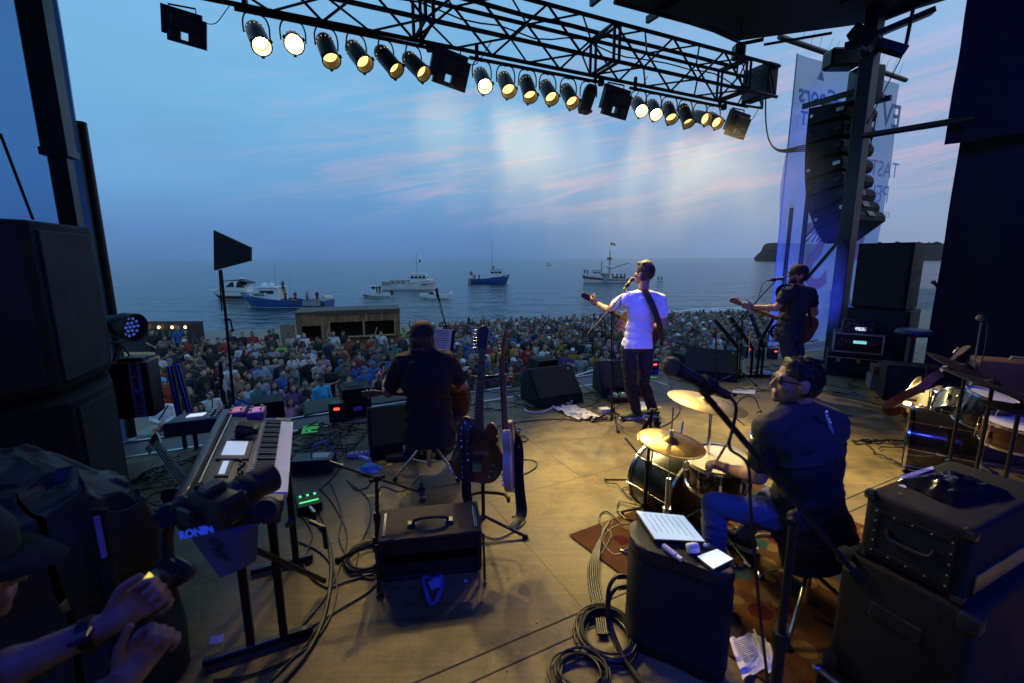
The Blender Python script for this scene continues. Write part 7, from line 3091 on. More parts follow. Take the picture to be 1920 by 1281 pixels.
for k,(x,y)in enumerate(((-1.4,.5),(-2.9,-.6),(-3.6,.9),(-5.2,.2))):bx(o,'deck_gear',(BRED,BGREY,HBLUE,BORANGE)[k],((x,y,.95),(.8,.6,.5)))

# white motor cruiser

o=boat('motor_cruiser','white motor cruiser with dark canopy, left of the blue fishing boat',-50,83,184)

hull(o,9.6,3.2,1.75,1.2,low=.12,rake=1.7,mats=[HWHITE,HWHITE,CANV,CANV],strip=2)

mb=MB();mx=MX(((1,0,0,0),(0,0,1,0),(0,1,0,0),(0,0,0,1)));mb.prism([(-2.4,1.2),(3.6,1.5),(2.2,1.9),(.9,2.1),(-.2,3.2),(-1.0,3.25),(-2.4,2.0)],-1.25,1.25,mx,bev=.12,seg=2);mb.build('cabin',HWHITE,o)

mb=MB();mb.prism([(-.3,2.15),(1.2,2.15),(.2,3.0),(-.25,3.05)],-1.28,1.28,mx);mb.prism([(-2.2,2.05),(-.6,2.05),(-.9,3.05),(-1.4,3.05)],-1.29,1.29,mx);mb.build('window',GLASS,o)

mb=MB();mb.prism([(-2.9,2.9),(-1.0,3.45),(1.4,3.3),(1.6,3.15),(-1.0,3.3),(-3.0,2.7)],-1.3,1.3,mx);mb.build('canopy',CANV,o);rails(o,[(1.5,1.35,1.5),(3.3,.9,1.65),(4.6,0,1.75),(3.3,-.9,1.65),(1.5,-1.35,1.5)]);mb=MB();mb.ell((-1.2,0,3.6),(.35,.35,.2));mb.build('radar_dome',BWHITE,o)

# small white boat with T-top

o=boat('motorboat','small white motorboat with hardtop and dark outboard, people aboard',-25.5,85.2,180)

hull(o,5.9,2.2,1.15,.75,low=.3,rake=.9,mats=[HWHITE,DECKM,HWHITE,CANV],strip=2);bx(o,'console',BWHITE,((.2,0,1.0),(.9,.9,.8)))

for x in (-.3,.8):

    for y in (-.5,.5):mb=MB();mb.cyl((x,y,.8),(x,y,2.0),.03);mb.build('post',BWHITE,o)

bx(o,'hardtop',BWHITE,((.25,0,2.05),(1.7,1.5,.08)));bx(o,'outboard_motor',CANV,((-3.1,0,.75),(.5,.5,.9)),bev=.1);mast(o,-.4,.5,1.5,3.4,.015,name='aerial')

# white fishing boat with two tall aerials

o=boat('fishing_boat','white fishing boat with orange rail and two tall white aerials',-23.4,105.8,2)

hull(o,12.4,4.2,2.3,1.35,rake=1.0,mats=[HWHITE,DECKM,HWHITE,HWHITE]);house(o,.2,3.8,2.8,1.6,3.6,rake=.5,nwin=4);bx(o,'lower_cabin',BWHITE,((4.2,0,1.9),(2.2,2.4,.8)))

mb=MB();P=[(6.15,0,2.34),(5.2,.75,2.15),(3.8,1.5,1.95),(1.8,1.98,1.66),(-.2,2.1,1.48)];mb.tube(catmull(P,4),.09,6);mb.tube(catmull([(x,-y,z)for x,y,z in P],4),.09,6);mb.build('orange_rail',BORANGE,o)

bx(o,'stern_shelter',BGREY,((-5.0,0,1.5),(2.2,3.8,.9)),((-2.6,0,1.45),(2.2,3.4,.4)),bev=.05)

for k in range(7):bx(o,'lobster_trap',(BGREY,BORANGE)[k == 3],((-4.4+.65*k,.6*(-1)**k,1.95),(.6,.9,.45)))

mast(o,.6,.8,3.6,11.0,.035,BWHITE,'aerial');mast(o,3.0,.8,3.6,10.8,.035,BWHITE,'aerial');mast(o,1.6,0,3.6,8.2,.07,cross=((7.0,.5),(5.8,.6)))

mb=MB();mb.ell((1.8,.3,6.3),(.4,.4,.25));mb.build('radar_dome',BWHITE,o);bx(o,'lamp_cluster',CANV,((2.3,.3,6.5),(.4,.4,.5)))

text('NAVA',.55,CANV,o,MX.Translation((3.6,-1.75,1.25))@ rotm(rz=14).to_4x4()@ MX(((1,0,0,0),(0,0,-1,-.06),(0,1,0,0),(0,0,0,1))),'hull_lettering',.01,.02)

# small speedboat behind the tall microphone

o=boat('speedboat','little white speedboat with white outboards by the blue-lit microphone',-13.8,81.3,180)

hull(o,5.2,2.0,1.0,.7,low=.15,rake=1.0,mats=[HWHITE,HWHITE,HWHITE,CANV]);mb=MB();mb.prism([(-.2,.8),(1.0,.85),(.2,1.3)],-.8,.8,mx);mb.build('windscreen',GLASS,o)

for y in (-.35,.35):bx(o,'outboard_motor',BWHITE,((-2.9,y,.8),(.5,.4,.8)),bev=.12)

# blue trawler

o=boat('trawler','blue trawler with white wheelhouse and stern gantry in mid-distance',-6.4,129.5,2)

hull(o,11.6,4.2,2.6,1.3,rake=.9,mats=[HBLUE,DECKM,HBLUE]);house(o,.3,3.6,2.6,1.9,3.9,rake=.45,nwin=3,roofm=BTEAL);bx(o,'stern_panel',BGREY,((-5.5,0,.8),(.7,4.0,1.6)))

mast(o,.9,0,3.9,11.5,.07,cross=((8.2,.7),(6.2,.5)));mast(o,.9,.2,8,14,.03,BWHITE,'aerial');mast(o,4.2,.3,3.0,5.2,.04);bx(o,'funnel',BGREY,((1.2,0,4.5),(.7,.7,.9)))

mb=MB();mb.tube([(-4.6,1.6,1.2),(-5.0,1.4,3.6),(-5.0,-1.4,3.6),(-4.6,-1.6,1.2)],.09);mb.build('gantry',BGREY,o);mb=MB();mb.lathe([(.25,-.1),(.45,-.1),(.45,.1),(.25,.1)],14,m4((-5.0,0,2.8),rotm(rx=90)));mb.build('block',CANV,o)

bx(o,'bow_board',BWHITE,((4.3,-1.05,2.05),(1.8,.05,.25)),bev=.01)

# distant launch with wake

o=boat('speedboat','tiny distant white launch leaving a wake near the horizon',36,448,178);hull(o,6.5,2.4,1.4,1.0,low=.2);house(o,-.6,1.2,1.8,1.1,2.6,rake=.5,nwin=2)

mb=MB();mb.add([(39,448.0,SEAZ+.03),(39,449.2,SEAZ+.03),(50,451.5,SEAZ+.03),(50,446.5,SEAZ+.03)],[(0,1,2,3)]);mb.build('wake',MATS['sea_foam'],kind='stuff')

# red and white seiner

o=boat('fishing_boat','white fishing boat with red stripe, derrick and black flag',27,132.8,180)

hull(o,13.6,4.2,2.7,1.25,rake=.7,mats=[HWHITE,DECKM,HWHITE,BRED],strip=1);house(o,1.6,3.7,2.4,1.9,3.5,rake=.25,nwin=2,roofm=BRED)

bx(o,'deckhouse',BGREY,((-.2,0,1.9),(1.8,2.4,1.6)));bx(o,'fender_board',BGREY,((.3,2.15,.8),(1.1,.15,2.6)),bev=.02);mast(o,1.2,.3,2,6.2,.2,BGREY,'exhaust');mast(o,-1.2,0,2.5,9.0,.28,BGREY,cross=((6.6,.9),(5.2,1.0)))

bx(o,'crow_nest',CANV,((-1.1,0,6.8),(1.2,1.1,.7)));mb=MB();mb.ell((-.9,.2,4.6),(.8,.7,.5));mb.build('radar_dome',BWHITE,o);mb=MB();mb.cyl((-1.4,0,3.9),(-6.6,.2,5.6),.14);mb.build('derrick',BGREY,o);mast(o,-1.2,0,8.6,11.6,.03,name='flag_pole')

mb=MB();mb.sheet(lambda u,v:V((-1.25-1.4*u,.15*math.sin(u*5),10.7+.75*v-.35*u)),10,4);mb.build('flag',CANV,o);bx(o,'flag_emblem',BWHITE,((-1.9,.28,10.85),(.45,.02,.18)),bev=.01)

for k in range(6):bx(o,'deck_gear',(BRED,BGREY,BORANGE,CANV)[k % 4],((-2.6-.6*k,.5*(-1)**k,1.35),(.7,.8,.8)))

mast(o,-4.6,.6,1.4,5.4,.03,name='aerial');mast(o,4.6,.2,2.6,5.2,.03,name='aerial')

o=boat('dinghy','tiny dinghy with two rowers right of the singer',45.4,140.8,90);hull(o,3.2,1.5,.6,.45,low=.2,rake=.3)

# ================================================================== SHACK AND STALL ON THE BEACH

WOOD=mat('cedar_planks',(.25,.125,.055),.75,var=.35,vs=2.2,bump=.3,bs=20,stretch=(3,3,.35));t,b=nodes(WOOD)

co=t.nodes.new('ShaderNodeTexCoord');bk=t.nodes.new('ShaderNodeTexBrick');bk.offset=0;bk.inputs['Scale'].default_value=1;bk.inputs['Brick Width'].default_value=.14;bk.inputs['Row Height'].default_value=50;bk.inputs['Mortar Size'].default_value=.006;bk.inputs['Color1'].default_value=(.75,.75,.75,1);bk.inputs['Color2'].default_value=(1.25,1.2,1.15,1);bk.inputs['Mortar'].default_value=(.2,.2,.2,1)

mp_=t.nodes.new('ShaderNodeMapping');mp_.inputs['Rotation'].default_value=(rad(90),0,0);t.links.new(co.outputs['Object'],mp_.inputs[0]);t.links.new(mp_.outputs[0],bk.inputs[0]);old=b.inputs['Base Color'].links[0].from_socket;mu=t.nodes.new('ShaderNodeMix');mu.data_type='RGBA';mu.blend_type='MULTIPLY';mu.inputs[0].default_value=1;t.links.new(old,mu.inputs[6]);t.links.new(bk.outputs[0],mu.inputs[7]);t.links.new(mu.outputs[2],b.inputs['Base Color'])

A_=Dp(553,588,24.0);B_=Dp(749,581,25.6);wv=B_-A_;wv.z=0;WL=wv.length;zr=A_.z;gz_=gz(A_.x,24);Hh=zr-gz_

o=thing('beach_bar','wooden plank bar hut with two wide serving hatches on the beach','hut',(A_.x,24.0,gz_),math.degrees(math.atan2(wv.y,wv.x)))

k_=WL/196.0;X_=lambda px:(px-553)*k_;Zz=lambda py:Hh-(py-585)*k_*.98

mb=MB()

def wl(x0,x1,z0,z1):mb.box(((x0+x1)/2,.05,(z0+z1)/2),(x1-x0-.002,.1,z1-z0-.002))

wl(0,X_(563),0,Hh);wl(X_(563),X_(597),Zz(611),Hh);wl(X_(563),X_(597),0,Zz(643));wl(X_(597),X_(613),0,Hh);wl(X_(613),X_(738),Zz(606),Hh);wl(X_(613),X_(738),0,Zz(636));wl(X_(675),X_(680),Zz(636),Zz(606));wl(X_(738),WL,0,Hh)

mb.box((.05,1.25,Hh/2),(.1,2.3,Hh));mb.box((WL-.05,1.25,Hh/2),(.1,2.3,Hh));mb.build('plank_wall',WOOD,o,smooth=False)

bx(o,'back_wall',mat('dark_interior',(.14,.10,.07),.9),((WL/2,2.45,Hh/2),(WL,.1,Hh)),bev=0);mb=MB();mb.box((WL/2,1.2,Hh+.03),(WL+.1,2.6,.06));mb.box((X_(590)+(WL-X_(590))/2,-.02,Hh-.02),(WL-X_(590),.10,.22));mb.build('roof',mat('roof_fascia',(.10,.075,.055),.8),o,smooth=False)

TRIM=mat('pale_timber',(.36,.25,.12),.6)

for px in (613,677,738):mb=MB();mb.box((X_(px),-.02,(Zz(606)+Zz(636))/2),(.06,.06,1.0));mb.build('hatch_post',TRIM,o)

for z in (Zz(636),Zz(643)-.0):mb=MB();mb.box((X_(676)if z == Zz(636)else X_(580),-.12,z),(X_(738)-X_(613)if z == Zz(636)else X_(597)-X_(563),.3,.05));mb.build('counter',TRIM,o)

for k in range(3):mb=MB();mb.box((X_(706),1.9,Zz(634)+.28*k),(X_(735)-X_(683),.3,.04));mb.build('shelf',TRIM,o)

o2=thing('plank_screen','low pale plank screen at the left side of the bar hut','screen',(A_.x+X_(525),24.0+X_(525)*wv.y/wv.x,gz_),math.degrees(math.atan2(wv.y,wv.x)));mb=MB();mb.box((X_(553)/2-X_(525)/2,0,Zz(606)/2),(X_(553)-X_(525)-.05,.08,Zz(606)));mb.build('plank_wall',mat('pale_planks',(.22,.16,.10),.8,var=.3,stretch=(8,8,.5)),o2,smooth=False)

# bunting stall

A_=Dp(200,603,22.4);B_=Dp(378,597,22.4);gz_=gz(A_.x,22);o=thing('bunting_stall','dark-backed drinks stall with string lights, bunting and pallet counter','stall',(A_.x,22.4,gz_));WL=B_.x-A_.x;Hh=A_.z-gz_

bx(o,'back_panel',CANV,((WL/2,0,Hh/2),(WL,.08,Hh)),bev=0);bx(o,'side_panel',CANV,((WL,-.5,Hh/2),(.08,1.0,Hh)),bev=0)

s0=Dp(225,660,20.8)-V((A_.x,22.4,gz_));s1=Dp(362,648,21.2)-V((A_.x,22.4,gz_));cz_=.98

mb=MB();mb.box((WL/2-.1,-1.55,cz_),(WL-.4,.5,.06));mb.box((WL-.35,-1.0,cz_),(.5,1.2,.06));mb.build('counter_top',TRIM,o)

for k in range(22):mb=MB();mb.box((.1+k*(WL-.5)/21,-1.75,cz_/2),(.10,.04,cz_-.05));mb.build('pallet_slat',WOOD,o)

BW,BO_=mat('bunting_white',(.75,.74,.72),.8),mat('bunting_orange',(.50,.14,.03),.8);BTQ=mat('tassel_teal',(.02,.20,.26),.7)

for k in range(9):x=.15+k*(WL-.6)/8;mb=MB();mb.prism([(-.14,0),(.14,0),(0,-.34)],0,.01,m4((x,-1.80,cz_-.01),rotm(rx=90)));mb.build('pennant',(BW,BO_)[k % 2],o)

LB_=mat('string_bulb',(1,.8,.5),.4,emit=(1,.62,.22),es=9)

pts=[V((.7+(WL-.8)*i/12,-.12,Hh-.22-.28*math.sin(math.pi*((i/12)))))for i in range(13)];mb=MB();mb.tube(catmull(pts,3),.012,5);mb.build('light_string',CABLE,o)

for i in (4,6,8,10):mb=MB();mb.ell(V((pts[i].x,-.16,Hh-.28)),(.055,.055,.07));mb.build('light_bulb',LB_,o)

for i in range(12):mb=MB();p=pts[i].lerp(pts[i+1],.5);mb.cyl(p+V((0,-.03,0)),p+V((0,-.03,-.26)),.02,.06,n=7);mb.build('tassel',BTQ,o)

# ================================================================== CROWD

CSK=mat('crowd_skin',(1,1,1),.55,var=.08,objcol=True);CCL=mat('crowd_cloth',(1,1,1),.85,var=.15,vs=7,bump=.3,bs=30,objcol=True)

def stdJ(pose,fem=False):

    w_=.155 if fem else .185;J=dict(pel=(0,0,.94),che=(0,.0,1.24),nck=(0,-.01,1.47),shL=(-w_,-.01,1.41),shR=(w_,-.01,1.41),hiL=(-.09,0,.90),hiR=(.09,0,.90),knL=(-.10,.02,.50),knR=(.10,.02,.50),anL=(-.11,-.02,.08),anR=(.11,-.02,.08))

    A={'down':((-.25,.0,1.12),(-.24,.06,.86),(.25,.0,1.12),(.24,.06,.86)),'folded':((-.25,.04,1.13),(.04,.22,1.14),(.25,.04,1.13),(-.04,.24,1.18)),'cup':((-.25,.0,1.12),(-.23,.08,.88),(.25,.02,1.12),(.14,.24,1.22)),'phone':((-.24,.10,1.16),(-.06,.27,1.40),(.24,.10,1.16),(.06,.27,1.40)),'front':((-.25,.02,1.12),(-.04,.20,.96),(.25,.02,1.12),(.04,.20,.96)),'raised':((-.27,.05,1.15),(-.18,.22,1.0),(.30,.05,1.55),(.22,.08,1.85))}[pose]

    J.update(elL=A[0],wrL=A[1],elR=A[2],wrR=A[3]);return {k:V(v)for k,v in J.items()}

POSES={'down':'arms at the sides','folded':'arms folded','cup':'holding a drink','phone':'raising a phone','front':'hands clasped','raised':'one arm raised'}

HC=V((0,.015,1.63));HM=MX.Identity(3);PM={}

def lumphand(w_,el):d=(V(w_)-V(el)).normalized();return [('c',V(w_),.030,V(w_)+d*.06,.034),('c',V(w_)+d*.05,.032,V(w_)+d*.13,.020)]

for ps in POSES:

    for fem in (False,True):

        J=stdJ(ps,fem);T,R,fw,up=torso(J,-.012,0,.88 if fem else 1.0)

        P=T+arm(J,'L',.82 if fem else 1.0)+arm(J,'R',.82 if fem else 1.0)+leg(J,'L',-.012)+leg(J,'R',-.012)+headprims(HC,HM)+[('c',J['nck'],.058,HC-V((0,.02,.06)),.05)]+lumphand(J['wrL'],J['elL'])+lumphand(J['wrR'],J['elR'])

        for s in 'LR':a_=J['an'+s];P.append(('c',V((a_.x,a_.y-.04,.04)),.045,V((a_.x,a_.y+.15,.035)),.038))

        PM[ps,fem,'body']=blob('person',P,.019,CSK,sm=1,deci=.55)

        for kind,kw in (('tee',dict(sl=.6)),('hoodie',dict(sl=None)),('tank',dict(sl=0))):

            T,R,fw,up=torso(J,.014 if kind != 'hoodie' else .03,.0,.80 if fem else .93)

            if kind != 'tank' or True:

                T.append(('c',V((0,0,.88)),.15,V((0,0,1.0)),.15))

            if kind == 'tank':T=[q for q in T if not (q[0]== 'c' and len(q)== 5 and abs(V(q[3]).x)> .1)]

            for s in 'LR':

                sh,el,w_=J['sh'+s],J['el'+s],J['wr'+s]

                if kind == 'tee':T.append(('c',sh,.074,sh.lerp(el,.6),.068))

                if kind == 'hoodie':T +=[('c',sh,.078,el,.062),('c',el,.062,el.lerp(w_,.95),.046)]

            if kind == 'hoodie':T.append(('c',V((-.07,-.08,1.47)),.05,V((.07,-.08,1.47)),.05))

            PM[ps,fem,kind]=blob('top',T,.022,CCL,sm=2,deci=.5,wrinkle=.006,wfreq=10)

J=stdJ('down');PM['legs']=blob('trousers',[('e',J['pel'],(.165,.12,.12))]+leg(J,'L',.012,1.1)+leg(J,'R',.012,1.1),.022,CCL,sm=1,deci=.5)

def hb(P,nm):return blob(nm,P,.014,CCL,sm=1,deci=.6,wrinkle=.004,wfreq=50)

c=HC;PM['short']=hb([('e',c+V((0,-.03,.055)),(.086,.098,.082)),('e',c+V((0,-.06,-.01)),(.080,.068,.085))],'hair')

PM['long']=hb([('e',c+V((0,-.03,.055)),(.090,.100,.084)),('c',c+V((0,-.06,0)),.088,c+V((0,-.09,-.22)),.085),('c',c+V((.075,.0,0)),.03,c+V((.09,.02,-.25)),.035),('c',c+V((-.075,.0,0)),.03,c+V((-.09,.02,-.25)),.035)],'hair')

PM['bun']=hb([('e',c+V((0,-.03,.055)),(.086,.098,.080)),('e',c+V((0,-.05,-.01)),(.078,.072,.08)),('e',c+V((0,-.08,.12)),(.045,.045,.04))],'hair')

PM['cap']=hb([('e',c+V((0,-.012,.065)),(.096,.112,.078)),('e',c+V((0,.11,.055)),(.075,.08,.014)),('e',c+V((0,-.05,.0)),(.083,.07,.07))],'cap')

PM['hat']=hb([('e',c+V((0,-.01,.085)),(.092,.105,.085)),('e',c+V((0,0,.055)),(.175,.195,.016))],'hat')

CO={'black':(.014,.014,.016),'white':(.66,.67,.70),'light grey':(.36,.37,.39),'grey':(.15,.155,.17),'dark grey':(.05,.052,.06),'navy':(.016,.026,.07),'blue':(.04,.13,.42),'pale blue':(.25,.36,.55),'sky blue':(.04,.40,.75),'teal':(.05,.22,.24),'green':(.06,.14,.06),'lime':(.30,.55,.10),'olive':(.085,.095,.05),'red':(.38,.025,.02),'orange':(.50,.10,.03),'maroon':(.13,.02,.03),'rust':(.25,.06,.03),'pink':(.55,.25,.38),'purple':(.14,.05,.24),'lavender':(.35,.32,.48),'tan':(.30,.19,.12),'cream':(.48,.42,.33),'mustard':(.40,.24,.03),'brown':(.09,.05,.03)}

SKT=[(.46,.27,.20),(.52,.32,.24),(.40,.23,.16),(.30,.16,.10),(.13,.07,.05)];HRC={'dark':(.018,.012,.010),'brown':(.055,.03,.017),'blond':(.33,.22,.10),'grey':(.25,.25,.26),'auburn':(.12,.045,.02)}

LEGC=['navy','black','dark grey','pale blue','navy','black','tan','grey']

GN={'tee':'t-shirt','hoodie':'long-sleeved top','tank':'sleeveless top'}

used=set();crnd=random.Random(21);crowd_pos=[]

def where(px,py,Y):

    if px < 470:z='near the bunting stall' if py < 690 else 'by the left stage corner'

    elif px < 770:z='in front of the bar hut' if py < 660 else ('left of the seated player' if px < 690 else 'behind the seated player')

    elif px < 930:z='beyond the music stand' if px < 850 else 'beyond the standing guitars'

    elif px < 1080:z='beyond the white-badged wedge'

    elif px < 1250:z='beyond the singer'

    elif px < 1400:z='between singer and bass player'

    else:z='beyond the bass player'

    r='by the water' if Y > 29 else ('at the back' if Y > 23 else ('mid-crowd' if Y > 17 else 'near the front'));return z,r

def dress(px,py,Y,col,garm,hair,hc_,pose,fem,legc,skin,rz,x=None,y=None,z=None,lab=None,group='people in the beach crowd',parts=True,scale=1.0):

    b_=PM[pose,fem,'body'];o=bpy.data.objects.new('person',b_);COL.objects.link(o);o.location=(x,y,z);o.rotation_euler=(0,0,rz);o.scale=(scale,)*3;o.color=(*[c*.85 for c in skin],1)

    for nm,me,cl in (('top',PM[pose,fem,garm],CO[col]),('trousers',PM['legs'],CO[legc]),('cap' if hair in ('cap','hat')else 'hair',PM[hair],(CO[hc_]if hair in ('cap','hat')else HRC[hc_]))):

        q=obj(me,nm,o);q.color=(*[c*.8 for c in cl],1)

    if lab is None:

        hn={'cap':hc_+' cap','hat':hc_+' brimmed hat','short':'short '+hc_+' hair','long':'long '+hc_+' hair','bun':hc_+' hair in a bun'}[hair];zn,rn=where(px,py,Y)

        for tail in ('',', '+legc+' trousers',', '+('slim build' if fem else 'broad build'),', '+legc+' trousers, '+('slim build' if fem else 'broad build')):

            lab=f"{col} {GN[garm]}, {hn}, {POSES[pose]}, {zn} {rn}"+tail

            if lab not in used:break

        used.add(lab)

        w_=lab.split()

        if len(w_)> 16:lab=' '.join(w_[:16]).rstrip(',')

    tag(o,lab,'person',group);return o

def face(x,y,j=0.):return math.atan2(5.2-y,1.2-x)-math.pi/2+j

def solveY(px,py,hz=1.62):

    lo,hi=8.,48.

    for _ in range(40):

        m=(lo+hi)/2;p=Dp(px,py,m)

        if p.z > gz(p.x,m)+hz:lo=m

        else:hi=m

    return (lo+hi)/2

SPEC='''505 624 maroon tee cap navy folded m|512 621 green tee short dark down m|491 638 black hoodie long dark down f|508 635 dark_grey hoodie cap black down m|526 643 lime tee short blond folded f|543 628 light_grey tee short dark front m|560 635 navy tee cap white folded m|570 631 white tee short blond down m|582 647 pale_blue tee short brown folded f|598 638 black tee short brown folded m|614 637 grey tee short brown down m|625 628 white tee cap tan raised m|643 624 black tee cap black down m|654 638 rust hoodie short dark cup m|670 640 black hoodie long dark cup f|679 649 dark_grey hoodie cap olive down m|696 628 green tank short brown down f|714 626 white tee short brown raised m|734 637 teal tank long brown phone f|753 633 dark_grey hoodie short dark down m|757 618 lime tee short dark cup m|764 628 white hoodie short brown cup f|549 666 white tee long blond folded f|564 654 tan tank short brown phone f|579 676 black hoodie short dark down m|606 664 pink hoodie bun dark folded f|626 661 black hoodie short auburn down m|641 650 rust tank short brown raised f|639 678 blue tee cap blue down f|642 687 olive tee cap black folded m|662 681 blue tee long auburn front f|683 697 blue tee cap blue down m|699 685 blue hoodie cap blue down m|707 699 black tank short dark front f|719 668 black tank short dark front f|732 659 black hoodie cap black down m|708 659 grey tee short brown down m|693 676 pink tank long auburn cup f|486 654 white tee hat cream folded m|499 664 black tee cap black down m|510 654 light_grey tee short dark down m|528 661 black tee cap navy cup m|516 678 light_grey tee short dark down m|527 681 navy hoodie short grey down m|488 688 pale_blue tee cap navy folded m|530 700 blue tee short brown down m|545 712 black tank long dark down f|514 721 lavender tee long brown front f|549 724 purple hoodie long brown cup f|571 712 black tank bun dark down f|593 704 tan tank short brown cup f|616 693 black tee short brown folded m|602 719 sky_blue hoodie cap black down m|649 728 orange hoodie cap grey down m|677 738 pink tee long dark down f|683 714 black tank long dark down f|701 738 light_grey tee bun dark phone m|543 750 pink hoodie long brown front f|574 748 black hoodie long dark down f|502 750 grey tee short blond down f|483 722 teal tee short dark cup m|295 669 white tee short dark down m|320 664 navy hoodie short brown down m|318 680 olive tee cap grey down m|297 695 red tee cap black folded m|305 720 red tee cap sky_blue down m|354 732 black hoodie long blond down f|363 764 dark_grey hoodie long dark down f|374 758 black hoodie long dark down f|393 741 white tee short dark down m|381 702 black hoodie short dark down m|353 702 navy tee short dark cup m|356 683 navy hoodie cap black down m|388 692 black tee long auburn folded f|358 671 black tank long blond down f|372 659 grey tank bun brown folded f|391 641 black hoodie short brown down m|421 641 red tee short brown cup m|438 648 black tee cap black folded m|454 627 black hoodie short dark down m|473 627 red tee short dark front m|471 636 white hoodie cap black folded f|453 651 white tee cap navy down m|462 659 black tee short brown front m|474 652 purple hoodie short dark down m|460 695 blue tank long dark cup f|464 725 white tee short brown down m|452 739 blue tee short brown down m|447 681 black tee cap navy down m|410 640 dark_grey hoodie short dark down m|432 627 navy tee short dark down m|430 690 white hoodie cap maroon down m|417 668 light_grey hoodie bun dark down f|404 681 maroon tank long dark folded f|1203 641 white tee short brown down m|1158 665 blue hoodie long dark front f|1090 668 light_grey tee short brown down m|1108 676 olive hoodie short blond folded f|1190 640 white hoodie short dark folded f|1052 638 mustard tee short brown cup f|1235 683 white tee long dark front f|1222 668 lavender tee cap purple folded m|1290 655 black hoodie bun dark front f|1322 660 purple hoodie cap dark_grey cup m|1345 640 light_grey tee short blond phone m|1170 637 olive tee cap black folded m|1098 662 black tee cap black folded m|940 648 rust tee cap brown cup m|990 651 red hoodie short dark down m|960 628 blue tee cap navy down m|880 640 blue tee short grey down m|863 655 brown hoodie short brown down m|905 660 white tee cap white cup m|868 682 white tee cap white down m'''

for s_ in SPEC.split('|'):

    f_=s_.split();px,py=float(f_[0]),float(f_[1]);Y=solveY(px,py);p=Dp(px,py,Y);x,y=p.x,p.y;fem=f_[7]== 'f'

    rz=face(x,y,crnd.uniform(-.35,.35));crowd_pos.append((x,y))

    dress(px,py,Y,f_[2].replace('_',' '),f_[3],f_[4],f_[5].replace('_',' '),f_[6],fem,crnd.choice(LEGC),crnd.choice(SKT[:4]),rz,x,y,gz(x,y),scale=crnd.uniform(.97,1.03)*(.95 if fem else 1))

# seated boy in white long sleeves on the left

p=Dp(302,748,10.9)

# staff at the stall

for px,py,col,ga,ha,hc_,po,fem,lb_ in ((285,623,'black','tee','short','dark','front',False,'bar staff in black with lanyard behind the bunting counter'),(309,634,'tan','tee','bun','brown','front',True,'woman in leopard-toned top behind the bunting counter'),(331,627,'blue','tee','cap','blue','front',False,'man in blue tee and blue cap behind the bunting counter'),(334,616,'blue','tee','short','grey','down',False,'taller man in blue behind the capped counter man'),(349,624,'tan','tank','short','grey','down',True,'fair-haired woman in tan turning away at the counter end')):

    Y=21.6;q=Dp(px,py,Y);dress(px,py,Y,col,ga,ha,hc_,po,fem,'black',SKT[0],face(q.x,Y),q.x,Y,q.z-1.64,lab=lb_,group='people in the beach crowd')

q=Dp(632,631,25.2);dress(632,631,25,'orange','tee','short','dark','down',False,'black',SKT[4],face(q.x,25),Dp(580,628,25.2).x,25.2,Dp(580,628,25.2).z-1.64,lab='person in orange inside the left hatch of the bar hut')

# people aboard boats: small, standing on the decks

def crew(x,y,z,rz,col,hair,hc_,lab,pose='down',garm='tee',fem=False):dress(0,0,60,col,garm,hair,hc_,pose,fem,'dark grey',SKT[0],rz,x,y,z,lab=lab,group='people aboard the boats')

for k,(dx,col,lb_)in enumerate(((-31.2,'black','person in black seated side of the wheelhouse on the blue boat'),(-29.3,'rust','person in rust top standing on the blue boat'),(-28.0,'dark grey','person in dark jacket standing mid-deck on the blue boat'),(-26.5,'light grey','person in pale top on the blue boat'),(-25.4,'navy','person in navy at the stern end of the group on the blue boat'))):

    x=-35.2+1.7*k*.95;crew(x,67.3+.3*(k % 2),SEAZ+.65,3.0,col,'short','dark',lb_,pose=('down','folded','front','down','cup')[k])

crew(-33.9,67.8,SEAZ+2.2,2.8,'maroon','short','dark','person up on the wheelhouse roof of the blue boat')

for k in range(3):crew(-25.8+.6*k,85.1,SEAZ+.45,3.1,('black','dark grey','maroon')[k],'short','dark',('left','middle','right')[k]+' of three people in the hardtop motorboat',pose='front')

for k,(x,z,col)in enumerate(((33.0,2.2,'black'),(32.2,2.1,'dark grey'),(23.6,1.0,'maroon'),(22.5,1.0,'black'),(21.4,1.0,'grey'),(24.9,1.0,'navy'))):

    crew(54-x if k > 1 else 27-(x-27),132.6,SEAZ+z,3.1,col,'short','dark',('person at the very bow of the red-striped boat','second person at the bow of the red-striped boat','person in maroon aft on the red-striped boat','person in black aft on the red-striped boat','person in grey aft on the red-striped boat','person in navy amidships on the red-striped boat')[k])

for k in range(2):crew(-10.5+1.3*k,129.4,SEAZ+.9,3.1,('black','maroon')[k],'short','dark',('left','right')[k]+' of two people on the deck of the blue trawler')

for k in range(2):crew(44.9+1.0*k,140.7,SEAZ-.35,3.1,('black','dark grey')[k],'short','dark',('left','right')[k]+' rower in the tiny dinghy')

# the dense mass: nearest ones are individuals, those behind are one crowd

cand=[];tries=0

def ok(x,y,d=.50):

    return all((x-a)**2+(y-b2)**2 > d*d for a,b2 in crowd_pos)

while tries < 14000 and len(cand)< 1200:

    tries += 1;Y=12.2+27*crnd.random()**.72;px=crnd.uniform(770,1560);x=Dp(px,600,Y).x;far=31.5+.25*x if px < 900 else 33.0+.42*x

    if Y > far+2.5*NZ.noise((x*.3,4,0)):continue

    if Y > far-3 and crnd.random()< .45:continue

    if not ok(x,Y,.42):continue

    crowd_pos.append((x,Y));cand.append((Y,x,px))

